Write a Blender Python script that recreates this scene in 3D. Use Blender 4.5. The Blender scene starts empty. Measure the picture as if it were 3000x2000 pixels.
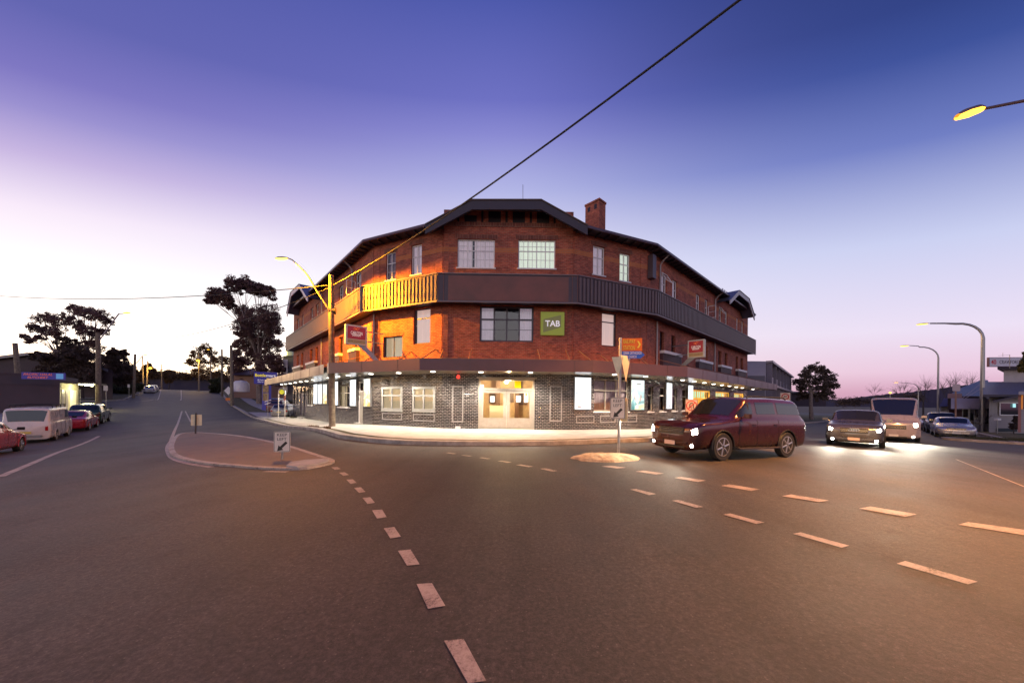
import bpy, bmesh, math, random
import numpy as np
from mathutils import Vector, Matrix
from math import radians as R, sin, cos, pi, sqrt, atan2
random.seed(7); rng = np.random.default_rng(7)
sc = bpy.context.scene
COL = sc.collection
# ------------------------------------------------------------------ camera
EYE = Vector((0, 0, 1.6)); FPX = 1004.0; HY = 1175.0; ROLL = R(-0.6)
cd = bpy.data.cameras.new('camera'); cam = bpy.data.objects.new('camera', cd); COL.objects.link(cam)
cd.sensor_width = 36; cd.sensor_fit = 'HORIZONTAL'; cd.lens = 36*FPX/3000
cd.shift_y = (HY-1000)/3000; cd.clip_start = 0.05; cd.clip_end = 9000
cam.location = EYE; cam.rotation_euler = (pi/2, ROLL, 0); sc.camera = cam
RX = Vector((cos(ROLL), 0, -sin(ROLL))); UP = Vector((sin(ROLL), 0, cos(ROLL)))
def ray(px, py):
    d = RX*((px-1500)/FPX) + UP*((HY-py)/FPX) + Vector((0, 1, 0)); return d
def P(px, py, Y):
    d = ray(px, py); return EYE + d*(Y/d.y)
# ------------------------------------------------------------------ colour management
sc.view_settings.view_transform = 'Standard'; sc.view_settings.look = 'None'
sc.view_settings.exposure = 0.16; sc.view_settings.gamma = 1.0
sc.cycles.use_denoising = True; sc.cycles.max_bounces = 6; sc.cycles.transparent_max_bounces = 12
sc.cycles.sample_clamp_indirect = 6.0; sc.cycles.caustics_reflective = False; sc.cycles.caustics_refractive = False
def lin(c):
    return tuple(((x/12.92) if x <= 0.04045 else ((x+0.055)/1.055)**2.4) for x in c)
# ------------------------------------------------------------------ node helpers
class NT:
    def __init__(s, tree): s.t = tree; s.n = tree.nodes; s.l = tree.links
    def add(s, typ, **kw):
        n = s.n.new(typ)
        for k, v in kw.items():
            if k == 'ins':
                for kk, vv in v.items():
                    if hasattr(vv, 'is_output') or isinstance(vv, bpy.types.NodeSocket): s.l.new(vv, n.inputs[kk])
                    else: n.inputs[kk].default_value = vv
            else: setattr(n, k, v)
        return n
    def math(s, op, a, b=None, c=None, clamp=False):
        n = s.n.new('ShaderNodeMath'); n.operation = op; n.use_clamp = clamp
        for i, v in enumerate((a, b, c)):
            if v is None: continue
            if isinstance(v, bpy.types.NodeSocket): s.l.new(v, n.inputs[i])
            else: n.inputs[i].default_value = v
        return n.outputs[0]
    def vmath(s, op, a, b=None):
        n = s.n.new('ShaderNodeVectorMath'); n.operation = op
        for i, v in enumerate((a, b)):
            if v is None: continue
            if isinstance(v, bpy.types.NodeSocket): s.l.new(v, n.inputs[i])
            else: n.inputs[i].default_value = v
        return n.outputs[0]
    def mix(s, f, a, b, blend='MIX'):
        n = s.n.new('ShaderNodeMix'); n.data_type = 'RGBA'; n.blend_type = blend
        for k, v in ((0, f), (6, a), (7, b)):
            if isinstance(v, bpy.types.NodeSocket): s.l.new(v, n.inputs[k])
            else: n.inputs[k].default_value = (tuple(v)+(1,))[:4] if k else v
        return n.outputs[2]
    def ramp(s, f, stops, interp='LINEAR'):
        n = s.n.new('ShaderNodeValToRGB'); cr = n.color_ramp; cr.interpolation = interp
        while len(cr.elements) < len(stops): cr.elements.new(0.5)
        for e, (p, c) in zip(cr.elements, stops): e.position = p; e.color = (tuple(c)+(1,))[:4]
        if isinstance(f, bpy.types.NodeSocket): s.l.new(f, n.inputs[0])
        return n.outputs[0]
# ------------------------------------------------------------------ world: dusk sky, bright on the left
w = bpy.data.worlds.new('World'); sc.world = w; w.use_nodes = True
N = NT(w.node_tree); N.n.clear()
out = N.add('ShaderNodeOutputWorld')
tc = N.add('ShaderNodeTexCoord'); sep = N.add('ShaderNodeSeparateXYZ', ins={0: tc.outputs['Generated']})
X_, Y_, Z_ = sep.outputs
xx = N.math('MULTIPLY', X_, X_); yy = N.math('MULTIPLY', Y_, Y_)
den = N.math('SQRT', N.math('ADD', N.math('ADD', yy, N.math('MULTIPLY', xx, 0.35)), 0.01))
t = N.math('DIVIDE', Z_, den)
t = N.math('DIVIDE', t, 1.4, clamp=True)
az = N.math('DIVIDE', X_, N.math('SQRT', N.math('ADD', N.math('ADD', xx, yy), 1e-4)))
def RS(st): return [(p/1.4, lin(c)) for p, c in st]
LS = RS([(0, (1, .70, .36)), (.05, (1, .84, .62)), (.14, (1, .95, .90)), (.3, (1, .985, 1)), (.42, (.94, .89, .96)), (.54, (.75, .68, .86)), (.64, (.57, .53, .79)), (.72, (.46, .43, .735)), (.87, (.355, .365, .67)), (1.2, (.30, .33, .64))])
CS = RS([(0, (1, .93, .86)), (.3, (.95, .93, .98)), (.445, (.86, .85, .945)), (.61, (.69, .70, .885)), (.77, (.53, .53, .81)), (.87, (.42, .43, .75)), (1.165, (.285, .33, .655))])
RSt = RS([(0, (.76, .56, .68)), (.03, (.82, .62, .73)), (.08, (.90, .77, .86)), (.18, (.91, .86, .945)), (.39, (.78, .80, .93)), (.63, (.42, .475, .75)), (.83, (.22, .30, .59)), (.95, (.17, .24, .51)), (1.3, (.14, .19, .43))])
c1 = N.ramp(t, LS); c2 = N.ramp(t, CS); c3 = N.ramp(t, RSt)
f1 = N.add('ShaderNodeMapRange', interpolation_type='SMOOTHSTEP', ins={0: az, 1: -0.95, 2: 0.05}).outputs[0]
f2 = N.add('ShaderNodeMapRange', interpolation_type='SMOOTHSTEP', ins={0: az, 1: -0.1, 2: 0.85}).outputs[0]
col = N.mix(f2, N.mix(f1, c1, c2), c3)
sky = N.add('ShaderNodeTexSky', sky_type='NISHITA', sun_disc=False, sun_elevation=R(1.0), sun_rotation=R(-58))
gl_a = N.add('ShaderNodeMapRange', interpolation_type='SMOOTHSTEP', ins={0: az, 1: -0.15, 2: -0.85}).outputs[0]
gl_t = N.add('ShaderNodeMapRange', interpolation_type='SMOOTHSTEP', ins={0: t, 1: 0.21, 2: 0.0}).outputs[0]
gain = N.math('MULTIPLY_ADD', N.math('MULTIPLY', gl_a, gl_t), 2.4, 0.92)
bg1 = N.add('ShaderNodeBackground', ins={0: col, 1: gain})
bg2 = N.add('ShaderNodeBackground', ins={0: sky.outputs[0], 1: 0.02})
ad = N.add('ShaderNodeAddShader', ins={0: bg1.outputs[0], 1: bg2.outputs[0]})
N.l.new(ad.outputs[0], out.inputs[0])
# the last of the sun, low behind the hill on the left
sl = bpy.data.lights.new('sun', 'SUN'); so = bpy.data.objects.new('sun', sl); COL.objects.link(so)
sl.energy = 0.25; sl.angle = R(8); sl.color = (1, .62, .35)
so.rotation_euler = Vector((-0.83, 0.56, 0.045)).to_track_quat('Z', 'Y').to_euler()
# ------------------------------------------------------------------ materials
MATS = {}
def mat(name, col=(.5, .5, .5), rough=.6, metal=0., spec=.5, noise=0., nscale=3., bump=0., bscale=40., emit=None, es=0., coat=0., hue=None, coord='Object'):
    if name in MATS: return MATS[name]
    m = bpy.data.materials.new(name); m.use_nodes = True; MATS[name] = m
    n = NT(m.node_tree); b = n.n['Principled BSDF']
    b.inputs['Base Color'].default_value = (*col, 1); b.inputs['Roughness'].default_value = rough
    b.inputs['Metallic'].default_value = metal; b.inputs['Specular IOR Level'].default_value = spec
    if coat: b.inputs['Coat Weight'].default_value = coat; b.inputs['Coat Roughness'].default_value = .04
    if emit: b.inputs['Emission Color'].default_value = (*emit, 1); b.inputs['Emission Strength'].default_value = es
    if noise or bump: tcn = n.add('ShaderNodeTexCoord')
    if noise:
        tx = n.add('ShaderNodeTexNoise', ins={'Vector': tcn.outputs[coord], 'Scale': nscale, 'Detail': 6.0, 'Roughness': .65})
        lo = tuple(c*(1-noise) for c in col); hi = tuple(min(1, c*(1+noise)) for c in (hue or col))
        cr = n.ramp(tx.outputs[0], [(.32, lo), (.68, hi)]); n.l.new(cr, b.inputs['Base Color'])
        rr = n.math('MULTIPLY_ADD', tx.outputs[0], .3, rough-.15, clamp=True); n.l.new(rr, b.inputs['Roughness'])
    if bump:
        t2 = n.add('ShaderNodeTexNoise', ins={'Vector': tcn.outputs[coord], 'Scale': bscale, 'Detail': 4.0})
        bp = n.add('ShaderNodeBump', ins={'Height': t2.outputs[0], 'Strength': bump, 'Distance': .02}); n.l.new(bp.outputs[0], b.inputs['Normal'])
    return m
def brick_mat(name, c1, c2, mortar, rough, tilt=0., bw=.23, rh=.086, ms=.010, band=None, spec=.4):
    m = bpy.data.materials.new(name); m.use_nodes = True; MATS[name] = m
    n = NT(m.node_tree); b = n.n['Principled BSDF']
    uv = n.add('ShaderNodeUVMap'); 
    br = n.add('ShaderNodeTexBrick', ins={'Vector': uv.outputs[0], 'Color1': (*c1, 1), 'Color2': (*c2, 1), 'Mortar': (*mortar, 1), 'Scale': 1.0,
        'Mortar Size': ms, 'Mortar Smooth': .2, 'Bias': 0., 'Brick Width': bw, 'Row Height': rh})
    br.offset = .5
    ns = n.add('ShaderNodeTexNoise', ins={'Vector': uv.outputs[0], 'Scale': .9, 'Detail': 5.0, 'Roughness': .7})
    c = n.mix(1.0, br.outputs[0], n.ramp(ns.outputs[0], [(.3, (.62, .62, .66)), (.7, (1.15, 1.1, 1.05))]), 'MULTIPLY')
    # every brick its own shade
    s2 = n.add('ShaderNodeSeparateXYZ', ins={0: uv.outputs[0]})
    row = n.math('FLOOR', n.math('DIVIDE', s2.outputs[1], rh))
    off = n.math('MULTIPLY', n.math('MODULO', row, 2.0), .5)
    cl = n.math('FLOOR', n.math('ADD', n.math('DIVIDE', s2.outputs[0], bw), off))
    cb = n.add('ShaderNodeCombineXYZ', ins={0: cl, 1: row}); wn = n.add('ShaderNodeTexWhiteNoise', noise_dimensions='3D', ins={0: cb.outputs[0]})
    c = n.mix(1.0, c, n.ramp(wn.outputs[0], [(0, (.72, .68, .70)), (.6, (1, 1, 1)), (1, (1.22, 1.14, 1.1))]), 'MULTIPLY')
    if band:
        z0, z1, bc = band
        f = n.math('MULTIPLY', n.math('GREATER_THAN', s2.outputs[1], z0), n.math('LESS_THAN', s2.outputs[1], z1))
        f = n.math('MULTIPLY', f, n.math('SUBTRACT', 1.0, br.outputs[1])); c = n.mix(f, c, bc)
    n.l.new(c, b.inputs['Base Color']); b.inputs['Roughness'].default_value = rough; b.inputs['Specular IOR Level'].default_value = spec
    rg = n.math('MULTIPLY_ADD', br.outputs[1], .4, rough, clamp=True); n.l.new(rg, b.inputs['Roughness'])
    bp = n.add('ShaderNodeBump', invert=True, ins={'Height': br.outputs[1], 'Strength': .5, 'Distance': .008})
    if tilt:
        v = n.vmath('SUBTRACT', wn.outputs[1], (.5, .5, .5)); sc_ = n.add('ShaderNodeVectorMath', operation='SCALE', ins={0: v, 'Scale': tilt})
        nn = n.vmath('NORMALIZE', n.vmath('ADD', bp.outputs[0], sc_.outputs[0])); n.l.new(nn, b.inputs['Normal'])
    else: n.l.new(bp.outputs[0], b.inputs['Normal'])
    return m
M = {}
M['brick'] = brick_mat('red_brick', (.44, .105, .062), (.33, .072, .052), (.36, .21, .15), .8, band=(9.64, 9.90, (.50, .15, .05)))
M['soldier'] = brick_mat('soldier_brick', (.22, .065, .045), (.15, .04, .035), (.30, .19, .15), .8, bw=.086, rh=.23)
M['tile'] = brick_mat('black_glazed_tile', (.018, .016, .018), (.03, .026, .028), (.34, .31, .30), .12, tilt=.10, ms=.008, spec=.7)
M['asphalt'] = None
def asphalt():
    m = bpy.data.materials.new('asphalt'); m.use_nodes = True
    n = NT(m.node_tree); b = n.n['Principled BSDF']; g = n.add('ShaderNodeNewGeometry').outputs['Position']
    a = n.add('ShaderNodeTexNoise', ins={'Vector': g, 'Scale': .35, 'Detail': 5.0, 'Roughness': .6})
    f = n.add('ShaderNodeTexNoise', ins={'Vector': g, 'Scale': 26.0, 'Detail': 6.0, 'Roughness': .9})
    vo = n.add('ShaderNodeTexVoronoi', ins={'Vector': g, 'Scale': 55.0})
    base = n.ramp(a.outputs[0], [(.3, (.037, .032, .031)), (.7, (.066, .055, .051))])
    c = n.mix(1.0, base, n.ramp(f.outputs[0], [(.32, (.25, .25, .26)), (.5, (.95, .93, .92)), (.66, (2.1, 2.0, 1.9))]), 'MULTIPLY')
    chip = n.math('GREATER_THAN', vo.outputs['Color'], .90) if False else None
    vs = n.add('ShaderNodeSeparateColor', ins={0: vo.outputs['Color']})
    ch = n.math('MULTIPLY', n.math('GREATER_THAN', vs.outputs[0], .955), n.math('LESS_THAN', vo.outputs['Distance'], .35))
    c = n.mix(n.math('MULTIPLY', ch, .35), c, (.26, .22, .20))
    # patched and oil stained stretches
    p = n.add('ShaderNodeTexNoise', ins={'Vector': g, 'Scale': .9, 'Detail': 8.0, 'Roughness': .75})
    c = n.mix(1.0, c, n.ramp(p.outputs[0], [(.33, (.60, .60, .63)), (.47, (.96, .96, .97)), (.6, (1.05, 1.03, 1.0)), (.74, (1.35, 1.28, 1.22))]), 'MULTIPLY')
    ck = n.add('ShaderNodeTexVoronoi', feature='DISTANCE_TO_EDGE', ins={'Vector': n.vmath('ADD', g, n.vmath('MULTIPLY', n.add('ShaderNodeTexNoise', ins={'Vector': g, 'Scale': 1.3, 'Detail': 6.0}).outputs[1], (1.6, 1.6, 0))), 'Scale': .16})
    cm = n.math('LESS_THAN', ck.outputs[0], .0012)
    c = n.mix(n.math('MULTIPLY', cm, .5), c, (.018, .016, .016))
    st_ = n.add('ShaderNodeMapping', ins={'Vector': g}); st_.inputs['Rotation'].default_value = (0, 0, R(42)); st_.inputs['Scale'].default_value = (.9, .06, 1)
    s1 = n.add('ShaderNodeTexNoise', ins={'Vector': st_.outputs[0], 'Scale': 1.0, 'Detail': 5.0, 'Roughness': .6})
    c = n.mix(1.0, c, n.ramp(s1.outputs[0], [(.36, (.74, .74, .76)), (.5, (1, 1, 1)), (.64, (1.22, 1.19, 1.16))]), 'MULTIPLY')
    sp2 = n.add('ShaderNodeTexNoise', ins={'Vector': g, 'Scale': 2.4, 'Detail': 2.0}); c = n.mix(n.math('MULTIPLY', n.math('GREATER_THAN', sp2.outputs[0], .70), .35), c, (.018, .016, .017))
    n.l.new(c, b.inputs['Base Color'])
    n.l.new(n.math('MULTIPLY_ADD', p.outputs[0], .35, .48, clamp=True), b.inputs['Roughness']); b.inputs['Specular IOR Level'].default_value = .45
    bp = n.add('ShaderNodeBump', ins={'Height': f.outputs[0], 'Strength': .55, 'Distance': .012}); n.l.new(bp.outputs[0], b.inputs['Normal'])
    return m
M['asphalt'] = asphalt()
def wornpaint():
    m = bpy.data.materials.new('road_paint'); m.use_nodes = True; n = NT(m.node_tree); b = n.n['Principled BSDF']; g = n.add('ShaderNodeNewGeometry').outputs['Position']
    a = n.add('ShaderNodeTexNoise', ins={'Vector': g, 'Scale': 38.0, 'Detail': 6.0, 'Roughness': .8}); c = n.add('ShaderNodeTexNoise', ins={'Vector': g, 'Scale': 3.0, 'Detail': 6.0, 'Roughness': .7})
    f = n.math('ADD', n.math('MULTIPLY', a.outputs[0], .6), n.math('MULTIPLY', c.outputs[0], .5))
    n.l.new(n.ramp(f, [(.44, (.06, .052, .05)), (.50, (.32, .25, .21)), (.59, (.45, .36, .30)), (.75, (.50, .41, .34))]), b.inputs['Base Color']); b.inputs['Roughness'].default_value = .6
    bp = n.add('ShaderNodeBump', ins={'Height': a.outputs[0], 'Strength': .4, 'Distance': .01}); n.l.new(bp.outputs[0], b.inputs['Normal']); return m
M['line'] = wornpaint()
M['concrete'] = mat('concrete_paving', (.40, .37, .33), .75, noise=.22, nscale=1.6, bump=.2, bscale=60)
M['kerb'] = mat('kerb_concrete', (.36, .31, .26), .8, noise=.4, nscale=2.2, bump=.4, bscale=30)
M['islandpave'] = mat('island_paving', (.21, .145, .105), .7, noise=.25, nscale=1.2, bump=.5, bscale=60)
M['grass'] = mat('grass_ground', (.06, .07, .022), .95, noise=.5, nscale=1.4, bump=.8, bscale=25, hue=(.11, .09, .04))
M['dirt'] = mat('dry_ground', (.10, .075, .05), .95, noise=.4, nscale=.4)
M['darkpanel'] = mat('dark_cladding', (.060, .034, .050), .45, noise=.2, nscale=1.5)
M['bronze'] = mat('painted_fascia_board', (.17, .055, .042), .45, noise=.25, nscale=.8)
M['fascia'] = mat('awning_fascia_metal', (.10, .050, .062), .38, metal=.25, noise=.15, nscale=.7, bump=.25, bscale=1.5)
M['timberdark'] = mat('dark_barge_board', (.035, .025, .04), .5, noise=.2, nscale=2)
M['bargepink'] = mat('pale_barge_board', (.72, .64, .68), .55, noise=.15, nscale=2)
M['soffit'] = mat('awning_soffit', (.42, .38, .32), .22, spec=.6, noise=.12, nscale=.6)
M['render'] = mat('painted_band', (.30, .16, .10), .7, noise=.2, nscale=2)
M['white'] = mat('white_paint', (.74, .70, .70), .5, noise=.08, nscale=4)
M['greypaint'] = mat('grey_window_paint', (.26, .25, .24), .4, noise=.1, nscale=4)
M['plum'] = mat('plum_window_paint', (.060, .045, .065), .4)
M['doorwood'] = mat('taupe_door_paint', (.33, .29, .25), .45, noise=.12, nscale=5)
M['yellowtimber'] = mat('glowing_orange_timber', (.62, .29, .05), .4, noise=.3, nscale=6, emit=(1, .45, .03), es=.55)  # orange glow added so the timber stands out, it is no lamp
M['roofmetal'] = mat('blue_grey_roof_steel', (.13, .13, .19), .45, metal=.3, noise=.12, nscale=1)
M['steel'] = mat('galvanised_steel', (.32, .31, .31), .4, metal=.7, noise=.15, nscale=8)
M['darksteel'] = mat('dark_steel', (.07, .055, .055), .45, metal=.4)
M['rod'] = mat('rust_brown_rod', (.30, .16, .12), .5, metal=.3)
M['pipe'] = mat('pale_downpipe', (.36, .31, .33), .4)
M['wood'] = mat('weathered_pole_timber', (.20, .155, .11), .85, noise=.45, nscale=6, bump=.6, bscale=22)
M['black'] = mat('black_rubber', (.018, .018, .018), .7)
M['tar'] = mat('black_cable', (.012, .011, .012), .6)
M['glassdark'] = mat('car_glass', (.012, .014, .018), .05, spec=.9)
M['chrome'] = mat('chrome', (.6, .6, .6), .12, metal=1)
M['alloy'] = mat('alloy_wheel', (.42, .42, .43), .3, metal=.8)
M['bark'] = mat('pale_bark', (.23, .17, .14), .9, noise=.4, nscale=4, bump=.5)
M['barkdark'] = mat('dark_bark', (.06, .045, .04), .9, noise=.4, nscale=4, bump=.5)
def leafmat(name, c1, c2, tr=.25):
    m = bpy.data.materials.new(name); m.use_nodes = True; n = NT(m.node_tree); b = n.n['Principled BSDF']
    g = n.add('ShaderNodeNewGeometry'); tx = n.add('ShaderNodeTexNoise', ins={'Vector': g.outputs['Position'], 'Scale': .55, 'Detail': 4.0})
    f = n.math('MULTIPLY_ADD', g.outputs['Random Per Island'], .5, n.math('MULTIPLY', tx.outputs[0], .6), clamp=True)
    c = n.ramp(f, [(.2, c1), (.8, c2)]); n.l.new(c, b.inputs['Base Color']); b.inputs['Roughness'].default_value = .6
    tn = n.add('ShaderNodeBsdfTranslucent', ins={0: c}); mx = n.add('ShaderNodeMixShader', ins={0: tr, 1: b.outputs[0], 2: tn.outputs[0]})
    n.l.new(mx.outputs[0], n.n['Material Output'].inputs[0]); return m
M['leaf'] = leafmat('eucalypt_leaf', (.10, .055, .055), (.24, .13, .11), .4)
M['leafdark'] = leafmat('dark_conifer_leaf', (.04, .027, .022), (.12, .075, .055), .25)
M['leafwarm'] = leafmat('warm_brown_leaf', (.06, .035, .015), (.17, .09, .035), .4)  # warm brown leaf colour, partly translucent
M['leafgreen'] = leafmat('hedge_leaf', (.02, .025, .01), (.07, .075, .025), .15)
def glass(name, tint=(.9, .9, .9), base=.10):
    m = bpy.data.materials.new(name); m.use_nodes = True; n = NT(m.node_tree); n.n.clear(); o = n.add('ShaderNodeOutputMaterial')
    fr = n.add('ShaderNodeFresnel', ins={0: 1.5}); gl = n.add('ShaderNodeBsdfGlossy', ins={0: (1, 1, 1, 1), 'Roughness': .03}); tr = n.add('ShaderNodeBsdfTransparent', ins={0: (*tint, 1)})
    f = n.math('ADD', fr.outputs[0], base, clamp=True)
    mx = n.add('ShaderNodeMixShader', ins={0: f, 1: tr.outputs[0], 2: gl.outputs[0]}); n.l.new(mx.outputs[0], o.inputs[0]); return m
M['glass'] = glass('window_glass', base=.02); M['glasssky'] = glass('reflective_window_glass', (.8, .8, .85), .07)
M['curtain'] = mat('pale_curtain', (.86, .78, .82), .9, noise=.1, nscale=6)
M['curtainwarm'] = mat('cream_curtain_lit', (.68, .60, .44), .9, emit=(1, .80, .50), es=.30, noise=.1, nscale=6)
M['curtaingreen'] = mat('green_lit_curtain', (.7, .72, .66), .9, emit=(.88, 1, .84), es=.48, noise=.1, nscale=6)
M['curtainmauve'] = mat('mauve_glow_curtain', (.80, .70, .76), .9, emit=(1, .84, .95), es=.17, noise=.1, nscale=6)  # faint glow added to the cloth, in place of sky light on it
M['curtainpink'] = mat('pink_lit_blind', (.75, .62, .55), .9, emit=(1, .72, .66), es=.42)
M['curtaindim'] = mat('mauve_lace_curtain', (.42, .33, .34), .9, noise=.2, nscale=9)
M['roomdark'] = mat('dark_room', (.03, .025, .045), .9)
def paint(name, c, metal=0.3): return mat(name, c, .28, metal=metal, coat=.8, noise=.03, nscale=2)
def emis(name, c, s):
    if name in MATS: return MATS[name]
    m = bpy.data.materials.new(name); m.use_nodes = True; n = NT(m.node_tree); n.n.clear(); MATS[name] = m
    o = n.add('ShaderNodeOutputMaterial'); e = n.add('ShaderNodeEmission', ins={0: (*c, 1), 1: s}); n.l.new(e.outputs[0], o.inputs[0]); return m
M['lampglow'] = emis('sodium_lamp', (1, .50, .06), 7); M['lampbig'] = emis('bright_sodium_lamp', (1, .42, .03), 6); M['lampsmall'] = emis('far_sodium_lamp', (1, .52, .05), 4)
M['down'] = emis('downlight_glow', (1, .92, .78), 9)
M['headglow'] = emis('headlamp_glow', (1, .93, .78), 45); M['tailglow'] = emis('tail_lamp_glow', (1, .05, .02), 1.4)
M['taillens'] = mat('red_lamp_lens', (.35, .01, .01), .15, spec=.7); M['clearlens'] = mat('clear_lamp_lens', (.55, .55, .58), .1, metal=.5)
M['amber'] = mat('amber_lens', (.6, .22, .02), .2)
# ------------------------------------------------------------------ object helpers
FR = {}
def setp(o, label=None, cat=None, group=None, kind=None):
    if label: o['label'] = label
    if cat: o['category'] = cat
    if group: o['group'] = group
    if kind: o['kind'] = kind
    return o
def thing(name, label, cat, loc=(0, 0, 0), rz=0., group=None):
    o = bpy.data.objects.new(name, None); COL.objects.link(o); o.location = loc; o.rotation_euler = (0, 0, rz); o.empty_display_size = .2
    FR[o] = Matrix.Translation(Vector(loc)) @ Matrix.Rotation(rz, 4, 'Z')
    return setp(o, label, cat, group)
class MB:
    """collects geometry and links it as ONE mesh object"""
    def __init__(s): s.v = []; s.f = []; s.uv = []; s.m = []
    def face(s, pts, uv=None, mi=0):
        i = len(s.v); s.v += [tuple(p) for p in pts]; s.f.append(tuple(range(i, i+len(pts))))
        s.uv.append(uv or [(0, 0)]*len(pts)); s.m.append(mi)
    def mesh(s, vs, fs, mi=0):
        i = len(s.v); s.v += [tuple(p) for p in vs]
        for f in fs: s.f.append(tuple(i+k for k in f)); s.uv.append([(0, 0)]*len(f)); s.m.append(mi)
    def hexa(s, b, t, mi=0):
        """box from 4 bottom + 4 top corners"""
        s.mesh(list(b)+list(t), [(3, 2, 1, 0), (4, 5, 6, 7), (0, 1, 5, 4), (1, 2, 6, 5), (2, 3, 7, 6), (3, 0, 4, 7)], mi)
    def box(s, c, d, mi=0, ax=None):
        c = Vector(c); a = ax or (Vector((1, 0, 0)), Vector((0, 1, 0)), Vector((0, 0, 1))); hx, hy, hz = [a[i]*(d[i]/2) for i in range(3)]
        b = [c-hx-hy-hz, c+hx-hy-hz, c+hx+hy-hz, c-hx+hy-hz]; s.hexa(b, [p+hz*2 for p in b], mi)
    def tube(s, pts, r, n=8, mi=0, cap=True):
        pts = [Vector(p) for p in pts]; rs = r if isinstance(r, (list, tuple)) else [r]*len(pts); rings = []
        u = None
        for k, p in enumerate(pts):
            d = (pts[min(k+1, len(pts)-1)]-pts[max(k-1, 0)]).normalized()
            if u is None: u = d.orthogonal().normalized()
            u = (u-d*u.dot(d)).normalized(); v = d.cross(u)
            rings.append([p+(u*cos(2*pi*j/n)+v*sin(2*pi*j/n))*rs[k] for j in range(n)])
        vs = [q for rg in rings for q in rg]; fs = []
        for k in range(len(pts)-1):
            for j in range(n):
                a = k*n+j; b = k*n+(j+1) % n; fs.append((a, b, b+n, a+n))
        if cap: fs += [tuple(range(n-1, -1, -1)), tuple(range((len(pts)-1)*n, len(pts)*n))]
        s.mesh(vs, fs, mi)
    def lathe(s, prof, n=20, mi=0, M4=None):
        """profile of (r, z) turned round z"""
        M4 = M4 or Matrix.Identity(4); vs = []
        for r, z in prof:
            for j in range(n): vs.append(M4 @ Vector((r*cos(2*pi*j/n), r*sin(2*pi*j/n), z)))
        fs = [(k*n+j, k*n+(j+1) % n, (k+1)*n+(j+1) % n, (k+1)*n+j) for k in range(len(prof)-1) for j in range(n)]
        fs.append(tuple(range(n-1, -1, -1))); fs.append(tuple(range((len(prof)-1)*n, len(prof)*n))); s.mesh(vs, fs, mi)
    def build(s, name, mats, parent=None, local=False, smooth=None, bevel=0.):
        me = bpy.data.meshes.new(name); v = s.v
        fr = FR.get(parent) if parent else None
        if fr is not None and not local:
            inv = fr.inverted(); v = [tuple(inv @ Vector(p)) for p in v]
        me.from_pydata(v, [], s.f)
        if not isinstance(mats, (list, tuple)): mats = [mats]
        for m in mats: me.materials.append(m)
        if any(s.m): me.polygons.foreach_set('material_index', s.m)
        ul = me.uv_layers.new(name='UVMap'); ul.data.foreach_set('uv', [c for f in s.uv for p in f for c in p])
        me.update()
        if bevel:
            bm = bmesh.new(); bm.from_mesh(me); bmesh.ops.remove_doubles(bm, verts=bm.verts, dist=1e-5)
            eds = [e for e in bm.edges if len(e.link_faces) == 2 and e.calc_face_angle(0) > .5]
            bmesh.ops.bevel(bm, geom=eds, offset=bevel, segments=2, affect='EDGES', clamp_overlap=True); bm.to_mesh(me); bm.free()
        if smooth is not None:
            me.polygons.foreach_set('use_smooth', [True]*len(me.polygons)); me.set_sharp_from_angle(angle=R(smooth))
        o = bpy.data.objects.new(name, me); COL.objects.link(o)
        if parent: o.parent = parent; FR[o] = FR[parent]
        return o
def text(parent, txt, o, rt, up, width=None, height=None, m=None, ext=.004, name='lettering', bold=0., align='CENTER', shear=0.):
    """flat lettering: o centre point, rt/up unit vectors, fitted to a width and cap height"""
    cu = bpy.data.curves.new(name, 'FONT'); cu.body = txt; cu.align_x = 'CENTER'; cu.align_y = 'CENTER'; cu.extrude = ext; cu.offset = bold; cu.size = 1; cu.shear = shear
    to = bpy.data.objects.new('tmp', cu); COL.objects.link(to); bpy.context.view_layer.update()
    me = bpy.data.meshes.new_from_object(to); bpy.data.objects.remove(to)
    n = len(me.vertices); co = np.empty(n*3); me.vertices.foreach_get('co', co); co = co.reshape(-1, 3)
    mn, mx = co.min(0), co.max(0); c = (mn+mx)/2; wd, ht = (mx-mn)[:2]
    sx = sy = 1
    if width and height: sx = width/wd; sy = height/ht
    elif width: sx = sy = width/wd
    elif height: sx = sy = height/ht
    nrm = rt.cross(up); Mx = np.array([[rt.x*sx, up.x*sy, nrm.x], [rt.y*sx, up.y*sy, nrm.y], [rt.z*sx, up.z*sy, nrm.z]])
    co = (co-[c[0], c[1], 0]) @ Mx.T + np.array(o)
    if parent in FR:
        inv = np.array(FR[parent].inverted()); co = co @ inv[:3, :3].T + inv[:3, 3]
    me.vertices.foreach_set('co', co.ravel()); me.materials.clear(); me.materials.append(m); me.name = name; me.update()
    ob = bpy.data.objects.new(name, me); COL.objects.link(ob)
    if parent: ob.parent = parent; FR[ob] = FR[parent]
    return ob
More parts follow.
